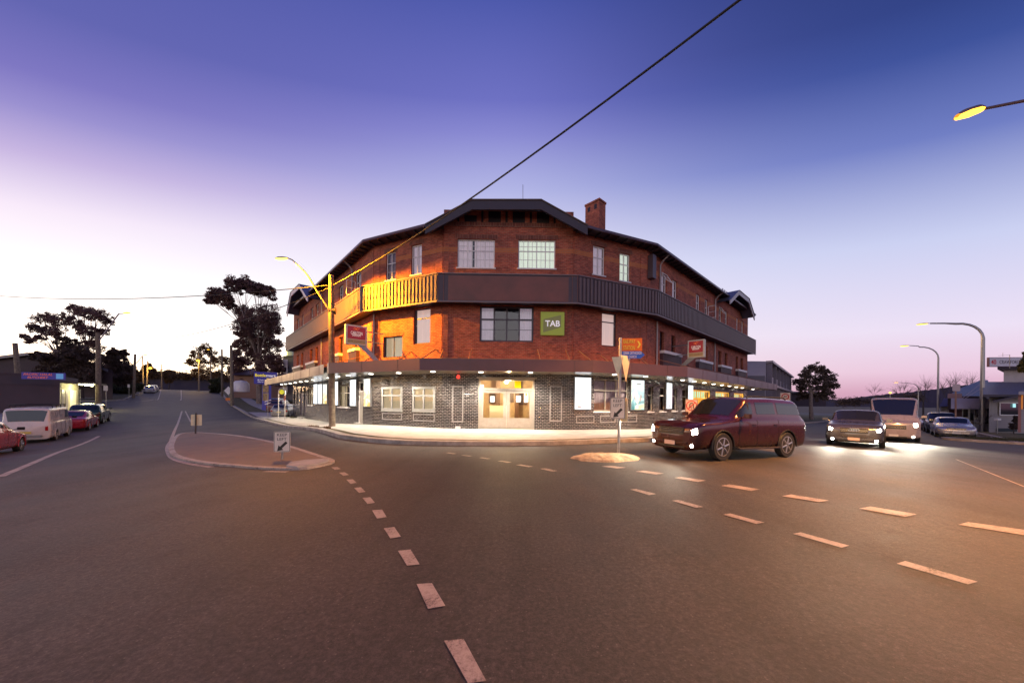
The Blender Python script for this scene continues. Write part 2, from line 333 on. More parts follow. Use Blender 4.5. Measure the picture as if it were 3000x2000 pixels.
# ------------------------------------------------------------------ terrain height
CP = [(0, 0, 0), (0, 9, 0), (0, -12, 0), (-12, -2, -.2), (12, 0, -.05), (0, 14, -.06), (0, 20, -.06), (-4, 20, -.06), (-9.5, 18.5, -.02), (-8, 14.5, -.05), (-14, 25, -.36), (-22, 36, -.44), (-22, 25, -.5),
      (6, 15, -.08), (12, 19, -.2), (26, 37, -.45), (14, 14, -.22), (21, 20, -.45), (32.5, 25.5, -.66), (30, 16, -.55), (50, 45, -1.15), (80, 75, -1.7), (150, 130, -2.4), (170, 60, -2.0), (60, 20, -1.0), (40, -10, -.6),
      (-16, 17, -.36), (-6.7, 10, -.24), (-26, 19.3, -.95), (-21, 15, -.78), (-31, 24.6, -.86), (-20, 5, -.7), (-40, 15, -1.0), (-34, 29, -.7), (-48, 40, .05), (-47, 57, .40), (-38, 49, .0), (-58, 52, .8), (-78, 74, 2.7), (-66, 80, 2.4), (-95, 92, 3.75), (-85, 100, 3.6),
      (-125, 112, 4.1), (-110, 140, 4.2), (-150, 60, 3.5), (-90, 40, 2.0), (-60, 10, -.5), (0, 70, -.2), (0, 150, 1), (60, 150, -1), (-40, 110, 2.5), (60, 90, -1.2), (-120, -20, 0), (160, -20, -1.2)]
CPa = np.array(CP, float)
def _phi(r2): return np.where(r2 > 1e-12, r2*np.log(r2+1e-12)*.5, 0.)
_d2 = ((CPa[:, None, :2]-CPa[None, :, :2])**2).sum(-1); _n = len(CPa)
_A = np.zeros((_n+3, _n+3)); _A[:_n, :_n] = _phi(_d2)+np.eye(_n)*2.0; _A[:_n, _n] = 1; _A[:_n, _n+1:] = CPa[:, :2]; _A[_n, :_n] = 1; _A[_n+1:, :_n] = CPa[:, :2].T
_w = np.linalg.solve(_A, np.r_[CPa[:, 2], 0, 0, 0])
def HV(x, y):
    x = np.clip(np.asarray(x, float), -150, 170); y = np.clip(np.asarray(y, float), -20, 150)
    r2 = (x[..., None]-CPa[:, 0])**2+(y[..., None]-CPa[:, 1])**2
    return _phi(r2) @ _w[:_n] + _w[_n] + _w[_n+1]*x + _w[_n+2]*y
def H(x, y): return float(HV(np.array([x]), np.array([y]))[0])
def G(px, py, lift=0.):
    """ground point seen at a place in the picture"""
    d = ray(px, py); t = 5.
    lo, hi = .5, 160.
    # march from near to far
    ts = np.linspace(lo, hi, 1600); z = EYE.z+d.z*ts-HV(d.x*ts, d.y*ts)-lift; k = np.argmax(z < 0)
    if z[k] >= 0: t = hi
    else: t = ts[k-1]+(ts[k]-ts[k-1])*z[k-1]/(z[k-1]-z[k]) if k else lo
    x, y = d.x*t, d.y*t; return Vector((x, y, H(x, y)+lift))
def onG(x, y, lift=0.): return Vector((x, y, H(x, y)+lift))
def drape(name, poly, lift, m, cell=2., skirt=.25, kind='structure', parent=None, uvs=False):
    bm = bmesh.new(); vs = [bm.verts.new((p[0], p[1], 0)) for p in poly]; bm.faces.new(vs); bmesh.ops.triangulate(bm, faces=bm.faces[:])
    xs = [p[0] for p in poly]; ys = [p[1] for p in poly]
    for ax, lo, hi in ((0, min(xs), max(xs)), (1, min(ys), max(ys))):
        k = math.ceil(lo/cell)*cell
        while k < hi:
            co = (k, 0, 0) if ax == 0 else (0, k, 0); no = (1, 0, 0) if ax == 0 else (0, 1, 0)
            bmesh.ops.bisect_plane(bm, geom=bm.verts[:]+bm.edges[:]+bm.faces[:], plane_co=co, plane_no=no, dist=1e-5); k += cell
    if skirt:
        be = [e for e in bm.edges if len(e.link_faces) == 1]
        r = bmesh.ops.extrude_edge_only(bm, edges=be); low = {v for v in r['geom'] if isinstance(v, bmesh.types.BMVert)}
    else: low = set()
    bm.verts.ensure_lookup_table(); co = np.array([v.co[:2] for v in bm.verts]); z = HV(co[:, 0], co[:, 1])
    for v, zz in zip(bm.verts, z): v.co.z = zz+lift-(skirt if v in low else 0)
    bmesh.ops.recalc_face_normals(bm, faces=bm.faces[:])
    up = sum(f.normal.z for f in bm.faces if abs(f.normal.z) > .5)
    if up < 0: bmesh.ops.reverse_faces(bm, faces=bm.faces[:])
    me = bpy.data.meshes.new(name); bm.to_mesh(me); bm.free(); me.materials.append(m)
    o = bpy.data.objects.new(name, me); COL.objects.link(o)
    if kind: o['kind'] = kind
    return o
def dens(path, step=1.):
    out = []
    for a, b in zip(path[:-1], path[1:]):
        a = Vector(a[:2]); b = Vector(b[:2]); n = max(1, int((b-a).length/step))
        out += [a+(b-a)*k/n for k in range(n)]
    return out+[Vector(path[-1][:2])]
def ribbon(name, path, width, lift, depth, m, kind='structure', side=0.):
    pts = dens(path, .8); mb = MB(); L = []; Rr = []
    for k, p in enumerate(pts):
        d = (pts[min(k+1, len(pts)-1)]-pts[max(k-1, 0)]).normalized(); n = Vector((-d.y, d.x))
        L.append(p+n*(width*(.5+side))); Rr.append(p-n*(width*(.5-side)))
    for k in range(len(pts)-1):
        q = [L[k], L[k+1], Rr[k+1], Rr[k]]; t = [Vector((a.x, a.y, H(a.x, a.y)+lift)) for a in q]
        mb.face(t[::-1])
        if depth:
            b = [p-Vector((0, 0, depth)) for p in t]
            mb.face([t[0], t[1], b[1], b[0]]); mb.face([t[2], t[3], b[3], b[2]])
            if k == 0: mb.face([t[3], t[0], b[0], b[3]])
            if k == len(pts)-2: mb.face([t[1], t[2], b[2], b[1]])
    o = mb.build(name, m); o['kind'] = kind; return o
def smoothpath(pts, n=6):
    pts = [Vector(p[:2]) for p in pts]; out = []
    for i in range(len(pts)-1):
        p0 = pts[max(i-1, 0)]; p1 = pts[i]; p2 = pts[i+1]; p3 = pts[min(i+2, len(pts)-1)]
        for k in range(n):
            t = k/n; out.append(.5*((2*p1)+(p2-p0)*t+(2*p0-5*p1+4*p2-p3)*t*t+(3*p1-p0-3*p2+p3)*t**3))
    return out+[pts[-1]]
# ------------------------------------------------------------------ hotel plan and street frames
def unit(a): return Vector((a[0], a[1])).normalized()
pLW1 = Vector((-23.97, 37.5)); pLF = Vector((-8.39, 20.6)); pC0 = Vector((-3.78, 18.5)); pC1 = Vector((3.24, 18.6)); pRF = Vector((8.06, 20.7)); pRW1 = Vector((24.88, 36.27))
class Wall:
    def __init__(s, a, b):
        s.a = a; s.d = (b-a).normalized(); s.L = (b-a).length; s.n = Vector((s.d.y, -s.d.x))
        if s.n.dot(-(a+b)/2) < 0: s.n = -s.n
    def pt(s, u, z, o=0.):
        q = s.a+s.d*u+s.n*o; return Vector((q.x, q.y, z))
    def uv(s, px, py, o=0.):
        r = ray(px, py); q0 = s.a+s.n*o; den = r.x*s.n.x+r.y*s.n.y; t = (q0.x*s.n.x+q0.y*s.n.y)/den
        p = EYE+r*t; return ((Vector((p.x, p.y))-s.a).dot(s.d), p.z)
    @property
    def D(s): return Vector((s.d.x, s.d.y, 0))
    @property
    def Nn(s): return Vector((s.n.x, s.n.y, 0))
WLW = Wall(pLW1, pLF); WLF = Wall(pLF, pC0); WC = Wall(pC0, pC1); WRF = Wall(pC1, pRF); WRW = Wall(pRF, pRW1)
dL = -WLW.d; nL = WLW.n; dR = WRW.d; nR = WRW.n
def LR(s, c): q = pLF+dL*s+nL*c; return Vector((q.x, q.y))      # along / across the left road
def RR(s, c): q = pRF+dR*s+nR*c; return Vector((q.x, q.y))      # along / across the right road
ZV = Vector((0, 0, 1))
# ================================================================== GROUND
def gridsheet(name, xs, ys, lift, m):
    XX, YY = np.meshgrid(xs, ys); Z = HV(XX, YY)+lift; nx, ny = len(xs), len(ys)
    v = np.stack([XX.ravel(), YY.ravel(), Z.ravel()], 1)
    f = [(j*nx+i, j*nx+i+1, (j+1)*nx+i+1, (j+1)*nx+i) for j in range(ny-1) for i in range(nx-1)]
    me = bpy.data.meshes.new(name); me.from_pydata(v.tolist(), [], f); me.materials.append(m); me.polygons.foreach_set('use_smooth', [True]*len(f)); me.update()
    o = bpy.data.objects.new(name, me); COL.objects.link(o); o['kind'] = 'structure'; return o
far = [-3500, -2000, -1200, -700, -400, -260, -200, -170]
gridsheet('ground', far+list(np.arange(-150, 171, 8.))+[200, 260, 400, 700, 1200, 2000, 3500], [-300, -150, -60]+list(np.arange(-20, 151, 8.))+[170, 220, 300, 500, 900, 1600, 2600, 3600], -.45, M['dirt'])
gridsheet('road', np.arange(-150, 171, 2.), np.arange(-20, 151, 2.), 0., M['asphalt'])
KL = .13
kerb_hotel = [LR(128, 3.2), LR(60, 3.2), LR(34, 3.1), LR(19, 3.05), LR(10, 3.0), LR(3, 3.0), (-7.1, 14.8), (-5.5, 13.85), (-4, 13.3), (-1.8, 12.98), (0, 12.95), (1.4, 13.15), (2.8, 13.65), (6.05, 15.2), RR(1.5, 3.0), RR(30, 3.1), RR(118, 3.2)]
kerb_hotel = [Vector(p[:2]) for p in kerb_hotel]
drape('hotel_block_ground', kerb_hotel+[Vector((98, 150)), Vector((-98, 150))], KL-.004, M['grass'], 2.5)
ribbon('hotel_kerb', kerb_hotel, .34, KL+.027, .3, M['kerb'], side=-.45)
drape('hotel_pavement', [LR(19.2, 2.72)]+[LR(10, 2.7), LR(3, 2.7), Vector((-6.95, 15.1)), Vector((-5.4, 14.15)), Vector((-3.95, 13.6)), Vector((-1.8, 13.3)), Vector((0, 13.27)), Vector((1.3, 13.45)), Vector((2.7, 13.95)), Vector((5.9, 15.5)), RR(1.5, 2.7), RR(27, 2.75), RR(27, -6), RR(2, -6), LR(2, -6), LR(19.2, -6)], KL+.022, M['concrete'], 2., 0)
drape('driveway', [LR(22.5, 3.3), LR(31, 3.3), LR(31, 0), LR(33, -30), LR(23.4, -30), LR(23.4, 0)], KL+.030, M['asphalt'], 2., 0)
drape('driveway_apron', [LR(19.2, 3.0), LR(33, 3.0), LR(31.5, .8), LR(19.2, .8)], KL+.036, M['concrete'], 2., 0)
drape('footpath', [LR(33, 1.0), LR(122, 1.0), LR(122, -.7), LR(33, -.7)], KL+.024, M['concrete'], 3., 0)
kA = [LR(-30, 16.3), LR(20, 16.3), LR(41.5, 16.3), LR(43.8, 16.9), LR(45.4, 18.4), LR(46, 20.5), LR(46, 60)]
drape('butcher_block_ground', kA+[LR(-30, 60)], KL-.004, M['dirt'], 2.5)
drape('butcher_footpath', [LR(-30, 16.5), LR(20, 16.5), LR(41.4, 16.5), LR(43.6, 17.1), LR(45.2, 18.6), LR(45.8, 20.6), LR(45.8, 22), LR(-30, 22)], KL+.02, M['concrete'], 2., 0)
ribbon('butcher_kerb', smoothpath(kA, 4), .16, KL+.004, .3, M['kerb'], side=.45)
kB = [LR(57, 60), LR(57, 22), LR(57.6, 19.5), LR(59, 17.6), LR(61.5, 16.5), LR(70, 16.3), LR(130, 16.3)]
drape('verge', kB+[LR(130, 60)], KL-.004, M['grass'], 2.5)
ribbon('verge_kerb', smoothpath(kB, 4), .18, KL+.004, .3, M['kerb'], side=.45)
drape('verge_footpath', [LR(58, 22.5), LR(62, 19.4), LR(125, 19.0), LR(125, 20.6), LR(62, 21.4), LR(59.5, 23)], KL+.02, M['concrete'], 3., 0)
kC = [(38, 4), (33.5, 12), (29, 19.3), (27.7, 21.3), (28.1, 22.4), (30.4, 22.7), (33.0, 23.3), RR(22, 15.2), RR(128, 15.3)]; kC = [Vector(p[:2]) for p in kC]
drape('right_block_ground', kC[::-1]+[Vector((45, -20)), Vector((165, -20)), RR(128, 60)], KL-.004, M['grass'], 2.5)
ribbon('right_kerb', smoothpath(kC, 4), .3, KL+.004, .3, M['kerb'], side=-.45)
drape('house_path', [Vector((33.0, 20.6)), Vector((44, 22.5)), Vector((50, 24)), Vector((50, 26)), Vector((43, 25)), Vector((32.8, 22.2))], KL+.02, M['concrete'], 2.5, 0)
# grass tufts along the verges and kerb cracks
def grass(name, spots, h=.12, n=60, r=.5, label=None, m='leafgreen'):
    mb = MB()
    for x, y in spots:
        for _ in range(n):
            a, q = random.uniform(0, 2*pi), r*sqrt(random.random()); px, py = x+q*cos(a), y+q*sin(a); z = H(px, py)+KL-.01
            b = random.uniform(0, pi); dx, dy = .012*cos(b), .012*sin(b); hh = h*random.uniform(.5, 1.2); lx, ly = random.uniform(-.5, .5)*hh, random.uniform(-.5, .5)*hh
            mb.face([(px-dx, py-dy, z), (px+dx, py+dy, z), (px+lx, py+ly, z+hh)])
    o = mb.build(name, M[m]); o['kind'] = 'stuff'; o['label'] = label or 'short grass'; return o
sp = []
for _ in range(260):
    k = random.random(); a = Vector((28.6, 20.8)); b = Vector((34, 13.5)); q = a+(b-a)*k+Vector((random.uniform(.3, 5), random.uniform(.3, 3))); sp.append((q.x, q.y))
grass('grass', sp, .13, 50, .55, 'patchy short grass on the verge by the weatherboard bungalow')
grass('weeds', [(G(x, y).x, G(x, y).y) for x, y in ((960, 1262), (925, 1258), (912, 1256), (956, 1260))], .14, 60, .16, 'weeds growing along the kerb by the wooden pole', 'leafwarm')
# islands
def islandpts(l): return [G(*q).to_2d() for q in l]
isl = islandpts([(512, 1286), (503, 1305), (503, 1321), (515, 1338), (566, 1353), (640, 1363), (690, 1367), (760, 1373), (840, 1376), (900, 1374), (958, 1362), (972, 1354), (950, 1345), (893, 1326), (846, 1311), (777, 1294), (700, 1280), (650, 1274), (584, 1269), (545, 1270), (524, 1275)])
drape('traffic_island', isl, .055, M['islandpave'], 1., .15)
ribbon('traffic_island_edge', smoothpath(isl+[isl[0]], 3), .15, .062, .10, M['line'])
nose = islandpts([(838, 1374), (852, 1362), (895, 1356), (945, 1353), (966, 1356), (958, 1361), (935, 1367), (900, 1373), (870, 1377)])
drape('traffic_island_nose', nose, .10, M['concrete'], .5, .1)
# rough concrete hump under the give way signs
mb = MB(); c0 = G(1774, 1343); ax = Vector((1.0, .12)).normalized(); ay = Vector((-ax.y, ax.x)); nr, na = 7, 40; vs = []; fs = []
for i in range(nr+1):
    q = i/nr
    for j in range(na):
        a = 2*pi*j/na; rr = 1+.07*sin(3*a+1)+.05*sin(7*a); p = c0.to_2d()+ax*(1.05*rr*q*cos(a))+ay*(.62*rr*q*sin(a)); z = H(p.x, p.y)+.15*(1-q**3)+random.uniform(-.008, .008)-(.05 if i == nr else 0)
        vs.append((p.x, p.y, z))
for i in range(nr):
    for j in range(na): fs.append((i*na+j, (i+1)*na+j, (i+1)*na+(j+1) % na, i*na+(j+1) % na))
mb.mesh(vs, fs); o = mb.build('sign_island', mat('rough_island_concrete', (.42, .32, .20), .85, noise=.5, nscale=5, bump=1., bscale=14)); o['kind'] = 'structure'
# painted markings
mk = MB()
def pq(pts, lift=.006): mk.face([G(x, y, lift) for x, y in pts][::-1])
Z4 = lambda l: [(1800+x*.5102, 1250+y*.5102) for x, y in l]; Z3 = lambda l: [(1000+x*.3827, 1200+y*.3827) for x, y in l]; Z2 = lambda l: [(450+x*.2976, 1150+y*.2976) for x, y in l]
for q in ([(1620, 783), (1670, 768), (2088, 887), (2030, 902)], [(1025, 612), (1070, 604), (1348, 680), (1305, 692)], [(622, 502), (665, 496), (862, 548), (815, 556)], [(330, 422), (370, 418), (510, 458), (470, 463)], [(90, 358), (125, 355), (240, 384), (200, 390)],
          [(1975, 560), (2030, 545), (2440, 601), (2430, 633)], [(1405, 467), (1470, 456), (1738, 500), (1670, 515)], [(962, 396), (1015, 387), (1232, 421), (1175, 430)], [(612, 337), (660, 329), (835, 357), (785, 366)], [(342, 291), (385, 286), (525, 307), (480, 315)], [(122, 255), (165, 250), (285, 266), (240, 273)]): pq(Z4(q))
for q in ([(1520, 450), (1560, 446), (1655, 466), (1615, 471)], [(1335, 421), (1375, 417), (1472, 433), (1435, 437)], [(1195, 391), (1228, 388), (1305, 400), (1272, 404)], [(1050, 366), (1078, 363), (1145, 373), (1117, 376)], [(915, 347), (938, 345), (1005, 352), (980, 355)], [(800, 329), (822, 327), (882, 334), (860, 337)], [(1990, 432), (2060, 426), (2178, 441), (2110, 447)]): pq(Z3(q))
Z0 = lambda l: [(x*1.27551, y*1.27551) for x, y in l]
for q in ([(1020, 1470), (1065, 1466), (1117, 1562), (1075, 1568)], [(957, 1340), (992, 1338), (1023, 1390), (983, 1397)], [(914, 1264), (943, 1261), (964, 1295), (935, 1298)]): pq(Z0(q))
for q in ([(235, 768), (312, 762), (348, 820), (272, 830)], [(325, 905), (405, 895), (458, 970), (375, 982)], [(160, 672), (222, 667), (258, 710), (200, 718)], [(97, 596), (150, 591), (185, 626), (135, 634)], [(38, 533), (88, 530), (118, 558), (70, 566)]): pq(Z3(q))
for q in ([(1750, 733), (1810, 729), (1842, 749), (1785, 757)], [(1825, 785), (1880, 781), (1924, 807), (1868, 816)]): pq(Z2(q))
o = mk.build('road_dashes', M['line']); o['kind'] = 'structure'
mk2 = MB()
def pline(pts, w=.12, lift=.006, n=1, m='line', name='lane_line'):
    p = [G(x, y).to_2d() for x, y in pts]
    return ribbon(name, smoothpath(p, 5), w, lift, 0, M[m])
pline([(0, 1396), (105, 1352), (201, 1314), (290, 1277)], .16)
pline([(533, 1204), (524, 1232), (508, 1270), (500, 1298)], .14)
pline([(543, 1204), (552, 1222), (560, 1236)], .12)
pline([(505, 1287), (493, 1305), (493, 1322), (508, 1343), (560, 1359), (640, 1370), (760, 1379), (842, 1382)], .14)
pline([(475, 1140), (468, 1156), (449, 1170), (397, 1177)], .12)
pline([(529, 1142), (531, 1158), (528, 1170)], .14)
pline([(2800, 1345), (2900, 1385), (3000, 1425), (3060, 1448)], .03)
pline([(880, 1243), (945, 1262), (1020, 1277), (1110, 1290)], .1)
# leaf litter
mb = MB()
for _ in range(420):
    p = G(random.uniform(500, 2200), random.uniform(1298, 1330)) if random.random() < .6 else Vector((random.uniform(-7, 8), random.uniform(11.6, 12.9), 0)); z = H(p.x, p.y)+.006; a = random.uniform(0, 6); r_ = random.uniform(.012, .035)
    mb.face([(p.x+r_*cos(a+k*2.1)*random.uniform(.6, 1.2), p.y+r_*sin(a+k*2.1), z+random.uniform(0, .012)) for k in range(3)])
o = mb.build('leaf_litter', mat('dead_leaf', (.22, .13, .06), .8)); o['kind'] = 'stuff'; o['label'] = 'dry leaves and grit along the gutter'
# ================================================================== HOTEL
hotel = thing('corner_hotel', 'three storey brick corner pub with black tiled ground floor and chamfered front', 'hotel', (0, 24, 0))
ZT, ZB0, ZB1, ZE = 3.12, 6.78, 8.17, 10.85
def wallmesh(W, z0, z1, holes, mi_rev=1, s0=None, s1=None, rev=.16, mb=None, utop=None):
    mb = mb or MB(); s0 = 0 if s0 is None else s0; s1 = W.L if s1 is None else s1
    hs = [h for h in holes if h[1] > s0 and h[0] < s1 and h[3] > z0 and h[2] < z1]
    us = sorted({s0, s1} | {min(max(v, s0), s1) for h in hs for v in h[:2]}); vz = sorted({z0, z1} | {min(max(v, z0), z1) for h in hs for v in h[2:]})
    uo = (W.a-Vector((0, 0))).length*3.7
    for i in range(len(us)-1):
        for j in range(len(vz)-1):
            cu, cz = (us[i]+us[i+1])/2, (vz[j]+vz[j+1])/2
            if any(h[0] < cu < h[1] and h[2] < cz < h[3] for h in hs): continue
            if us[i+1]-us[i] < 1e-5 or vz[j+1]-vz[j] < 1e-5: continue
            q = [(us[i], vz[j]), (us[i+1], vz[j]), (us[i+1], vz[j+1]), (us[i], vz[j+1])]
            mb.face([W.pt(u, z) for u, z in q], [(u+uo, z+10*0) for u, z in q])
    for h in hs:
        a, b, c, d = h
        for e in ([(a, c), (a, d)], [(a, d), (b, d)], [(b, d), (b, c)], [(b, c), (a, c)]):
            (u0, q0), (u1, q1) = e
            mb.face([W.pt(u0, q0), W.pt(u1, q1), W.pt(u1, q1, -rev), W.pt(u0, q0, -rev)], [(u0+uo, q0), (u1+uo, q1), (u1+uo+.1, q1+.1), (u0+uo+.1, q0+.1)])
    return mb
def curtain(W, s0, s1, z0, z1, o, parent, m, pleat=.09, amp=.022, name='curtain'):
    n = max(4, int((s1-s0)/pleat*4)); mb = MB()
    ph = random.uniform(0, 6)
    pts = [(s0+(s1-s0)*k/n, o+amp*sin(2*pi*(s1-s0)*k/n/pleat+ph+.8*sin(k*.37))) for k in range(n+1)]
    for (a, oa), (b, ob) in zip(pts[:-1], pts[1:]): mb.face([W.pt(a, z0, oa), W.pt(b, z0, ob), W.pt(b, z1, ob), W.pt(a, z1, oa)])
    return mb.build(name, m, parent, smooth=60)
def window(W, r, frame='white', cols=2, rows=(.52,), fw=.055, mw=.03, inset=.10, curt='curtain', cspan=((0, 1),), gl='glass', sill='white', sillw=.07, sillo=.06, sub=None, name='window', proud=False, parent=None, backing=True, label=None):
    s0, s1, z0, z1 = r; mb = MB(); o0, o1 = (-inset-.05, -inset) if not proud else (-.02, .05); D, Nn = W.D, W.Nn
    def bar(a, b, c, d, oa=o0, ob=o1):
        bt = [W.pt(a, c, oa), W.pt(b, c, oa), W.pt(b, c, ob), W.pt(a, c, ob)]; mb.hexa(bt, [p+ZV*(d-c) for p in bt])
    bar(s0, s1, z0, z0+fw); bar(s0, s1, z1-fw, z1); bar(s0, s0+fw, z0+fw, z1-fw); bar(s1-fw, s1, z0+fw, z1-fw)
    iw = s1-s0-2*fw; ih = z1-z0-2*fw
    for c in range(1, cols): x = s0+fw+iw*c/cols; bar(x-fw*.4, x+fw*.4, z0+fw, z1-fw, o0, o1-.002)
    for q in rows: zz = z0+fw+ih*q; bar(s0+fw, s1-fw, zz-fw*.45, zz+fw*.45, o0+.002, o1-.004)
    if sub:   # thin glazing bars: (per-col verticals, heights)
        nv, hz = sub
        for c in range(cols*nv):
            if c % nv: x = s0+fw+iw*c/(cols*nv); bar(x-.011, x+.011, z0+fw, z1-fw, o0+.01, o1-.01)
        for q in hz: zz = z0+fw+ih*q; bar(s0+fw, s1-fw, zz-.011, zz+.011, o0+.012, o1-.012)
    par = parent or hotel
    f = mb.build(name, M[frame], par)
    if label: f['label'] = label
    g = MB(); om = (o0+o1)/2-.004; g.face([W.pt(s0+fw*.5, z0+fw*.5, om), W.pt(s1-fw*.5, z0+fw*.5, om), W.pt(s1-fw*.5, z1-fw*.5, om), W.pt(s0+fw*.5, z1-fw*.5, om)]); g.build('pane', M[gl], f)
    if curt:
        for a, b in cspan: curtain(W, s0+iw*a+fw*.5, s1-iw*(1-b)-fw*.5, z0+.02, z1-.02, o0-.09, f, M[curt])
    if backing:
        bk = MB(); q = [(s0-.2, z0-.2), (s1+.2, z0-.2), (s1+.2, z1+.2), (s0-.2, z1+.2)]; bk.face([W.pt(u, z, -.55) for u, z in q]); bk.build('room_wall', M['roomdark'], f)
    if sill:
        sb = MB(); bt = [W.pt(s0-sillo, z0-sillw, -inset), W.pt(s1+sillo, z0-sillw, -inset), W.pt(s1+sillo, z0-sillw, .05), W.pt(s0-sillo, z0-sillw, .05)]; sb.hexa(bt, [p+ZV*(sillw-.002) for p in bt]); sb.build('sill', M[sill], f)
    return f
def rect(W, px0, px1, pt, pb, o=0.):
    s0, za = W.uv(px0, pt, o); _, zb = W.uv(px0, pb, o); s1, _ = W.uv(px1, pt, o); return (min(s0, s1), max(s0, s1), zb, za)
# --- openings --------------------------------------------------------------
U = {}   # wall -> rects
cU1 = rect(WC, 1340.8, 1450, 699, 783); cU2 = rect(WC, 1518.8, 1627.8, 701, 785); cF = rect(WC, 1406, 1564, 895, 1000); 
cD = rect(WC, 1402, 1567, 1108, 1262)
lU1 = rect(WLF, 1131, 1159.5, 742, 822); lU2 = rect(WLF, 1205, 1236, 719.6, 806); lF1 = rect(WLF, 1212, 1261, 906, 1008); lF2 = rect(WLF, 1123, 1179, 988, 1048)
lG1 = rect(WLF, 1119.5, 1179.7, 1133, 1201); lG2 = rect(WLF, 1210, 1276, 1132.6, 1203)
rU1 = rect(WRF, 1738, 1773, 717, 802); rU2 = rect(WRF, 1816, 1847, 738.6, 821); rF1 = rect(WRF, 1764, 1808, 913, 1012); rG1 = rect(WRF, 1741, 1842, 1109, 1205)
zU = (lU1[2], lU1[3]); zF = (5.0, 6.35)
def wr(W, a, b, z): s0 = W.uv(a, 1000)[0]; s1 = W.uv(b, 1000)[0]; return (min(s0, s1), max(s0, s1), z[0], z[1])
ZUP = (8.45, 10.0); ZFI = (4.95, 6.2); ZGR = (1.05, 2.62)
LWup = [wr(WLW, a, b, ZUP) for a, b in ((1039, 1056), (991, 1004), (924, 932), (909, 916.5), (883, 888.5), (870, 875.5))]
LWfi = [wr(WLW, a, b, ZFI) for a, b in ((1033, 1046), (992, 1004), (924.6, 932), (908, 915.7), (883, 889), (869.7, 875.6))]
LWba = [wr(WLW, a, b, (3.85, 4.85)) for a, b in ((1031.7, 1055), (979, 1004), (905, 932), (866, 889))]
LWgr = [wr(WLW, a, b, ZGR) for a, b in ((992.5, 1024), (904, 918), (871, 875), (862, 866))]
LWdoor = [wr(WLW, a, b, (.0, 2.75)) for a, b in ((1051, 1064.8), (891.5, 897), (881, 887.5))]
RWup = [wr(WRW, a, b, ZUP) for a, b in ((1936, 1952), (1968, 1983), (2038, 2050), (2064, 2074), (2105, 2114), (2123, 2131), (2156.6, 2163), (2172, 2178))]
RWfi = [wr(WRW, a, b, ZFI) for a, b in ((1933, 1946), (1967, 1979), (2067.6, 2074.5), (2045, 2052), (2105, 2114), (2124, 2132), (2156, 2163), (2170.5, 2177.7))]
RWba = [wr(WRW, a, b, (3.85, 4.85)) for a, b in ((1933, 1987), (2038.6, 2079), (2104, 2135), (2155.5, 2180))]
RWgr = [wr(WRW, a, b, ZGR) for a, b in ((1900, 1916), (1934, 1952), (1969.8, 1985.5), (2000, 2016))]
RWye = [wr(WRW, a, b, ZGR) for a, b in ((2032.6, 2084), (2098, 2140), (2152, 2182))]
H_ = {WLW: LWup+LWfi+LWgr+LWdoor, WLF: [lU1, lU2, lF1, lF2, lG1, lG2], WC: [cU1, cU2, cF, cD], WRF: [rU1, rU2, rF1, rG1], WRW: RWup+RWfi+RWgr+RWye}
for W in (WLW, WLF, WC, WRF, WRW):
    top = 11.9 if W is WC else ZE
    wallmesh(W, ZT, top, H_[W]).build('brick_wall', M['brick'], hotel)
    wallmesh(W, -1.2, ZT, H_[W]).build('tiled_wall', M['tile'], hotel)
# end walls and back
endL = Wall(pLW1+Vector(( .6775, .7355))*0+(-nL)*11, pLW1); endR = Wall(pRW1, pRW1-nR*11)
for Wx in (endL, endR): wallmesh(Wx, -1.4, ZE+1.6, []).build('brick_wall', M['brick'], hotel)
bkw = MB(); bkc = (Vector((0, 34)),)
for a, b in ((pLW1-nL*11, Vector((0, 36))), (Vector((0, 36)), pRW1-nR*11)): bkw.face([(a.x, a.y, -1.4), (b.x, b.y, -1.4), (b.x, b.y, ZE), (a.x, a.y, ZE)])
bkw.build('rear_wall', M['brick'], hotel)
# interior floor slab so light does not leak up and down
sl = MB(); ring = [pLW1, pLF, pC0, pC1, pRF, pRW1, pRW1-nR*11, Vector((0, 36)), pLW1-nL*11]
sl.face([(p.x+(0-p.x)*.012, p.y+(26-p.y)*.012, ZT+.02) for p in ring]); sl.build('floor_slab', M['roomdark'], hotel)
# pilasters at the corners and soldier courses (few mm proud)
def strip(mb, W, a, b, z0, z1, o0, o1, uvs=1.):
    bt = [W.pt(a, z0, o0), W.pt(b, z0, o0), W.pt(b, z0, o1), W.pt(a, z0, o1)]; tp = [p+ZV*(z1-z0) for p in bt]; q = bt+tp
    for f in ((2, 3, 7, 6), (1, 2, 6, 5), (3, 0, 4, 7), (4, 5, 6, 7), (3, 2, 1, 0)):
        mb.face([q[i] for i in f], [(((q[i]-W.pt(0, 0)).dot(W.D))+(.5 if f[0] != 2 else 0)*((q[i]-W.pt(0, 0)).dot(W.Nn))+7, q[i].z) for i in f])
for W, r in ((WC, cU1), (WC, cU2), (WLF, lU1), (WLF, lU2), (WRF, rU1), (WRF, rU2), (WLF, lF2)): sm = MB(); strip(sm, W, r[0]-.14, r[1]+.14, r[3]+.01, r[3]+.24, .0, .012); sm.build('soldier_course', M['soldier'], hotel)
sm = MB(); strip(sm, WC, .05, WC.L-.05, 11.0, 11.24, 0, .03); sm.build('soldier_course', M['soldier'], hotel)
for W, a, b in ((WLF, 4.55, 5.02), (WC, .02, .28), (WC, WC.L-.28, WC.L-.02), (WRF, .05, .45), (WRF, WRF.L-.5, WRF.L-.03), (WLF, .04, .5), (WLW, WLW.L-.45, WLW.L-.03), (WRW, .03, .45)):
    for z0, z1 in ((ZT+.5, ZB0-.1), (ZB1, ZE-.25)): pm = MB(); strip(pm, W, a, b, z0, z1, 0, .022); pm.build('brick_pilaster', M['brick'], hotel)
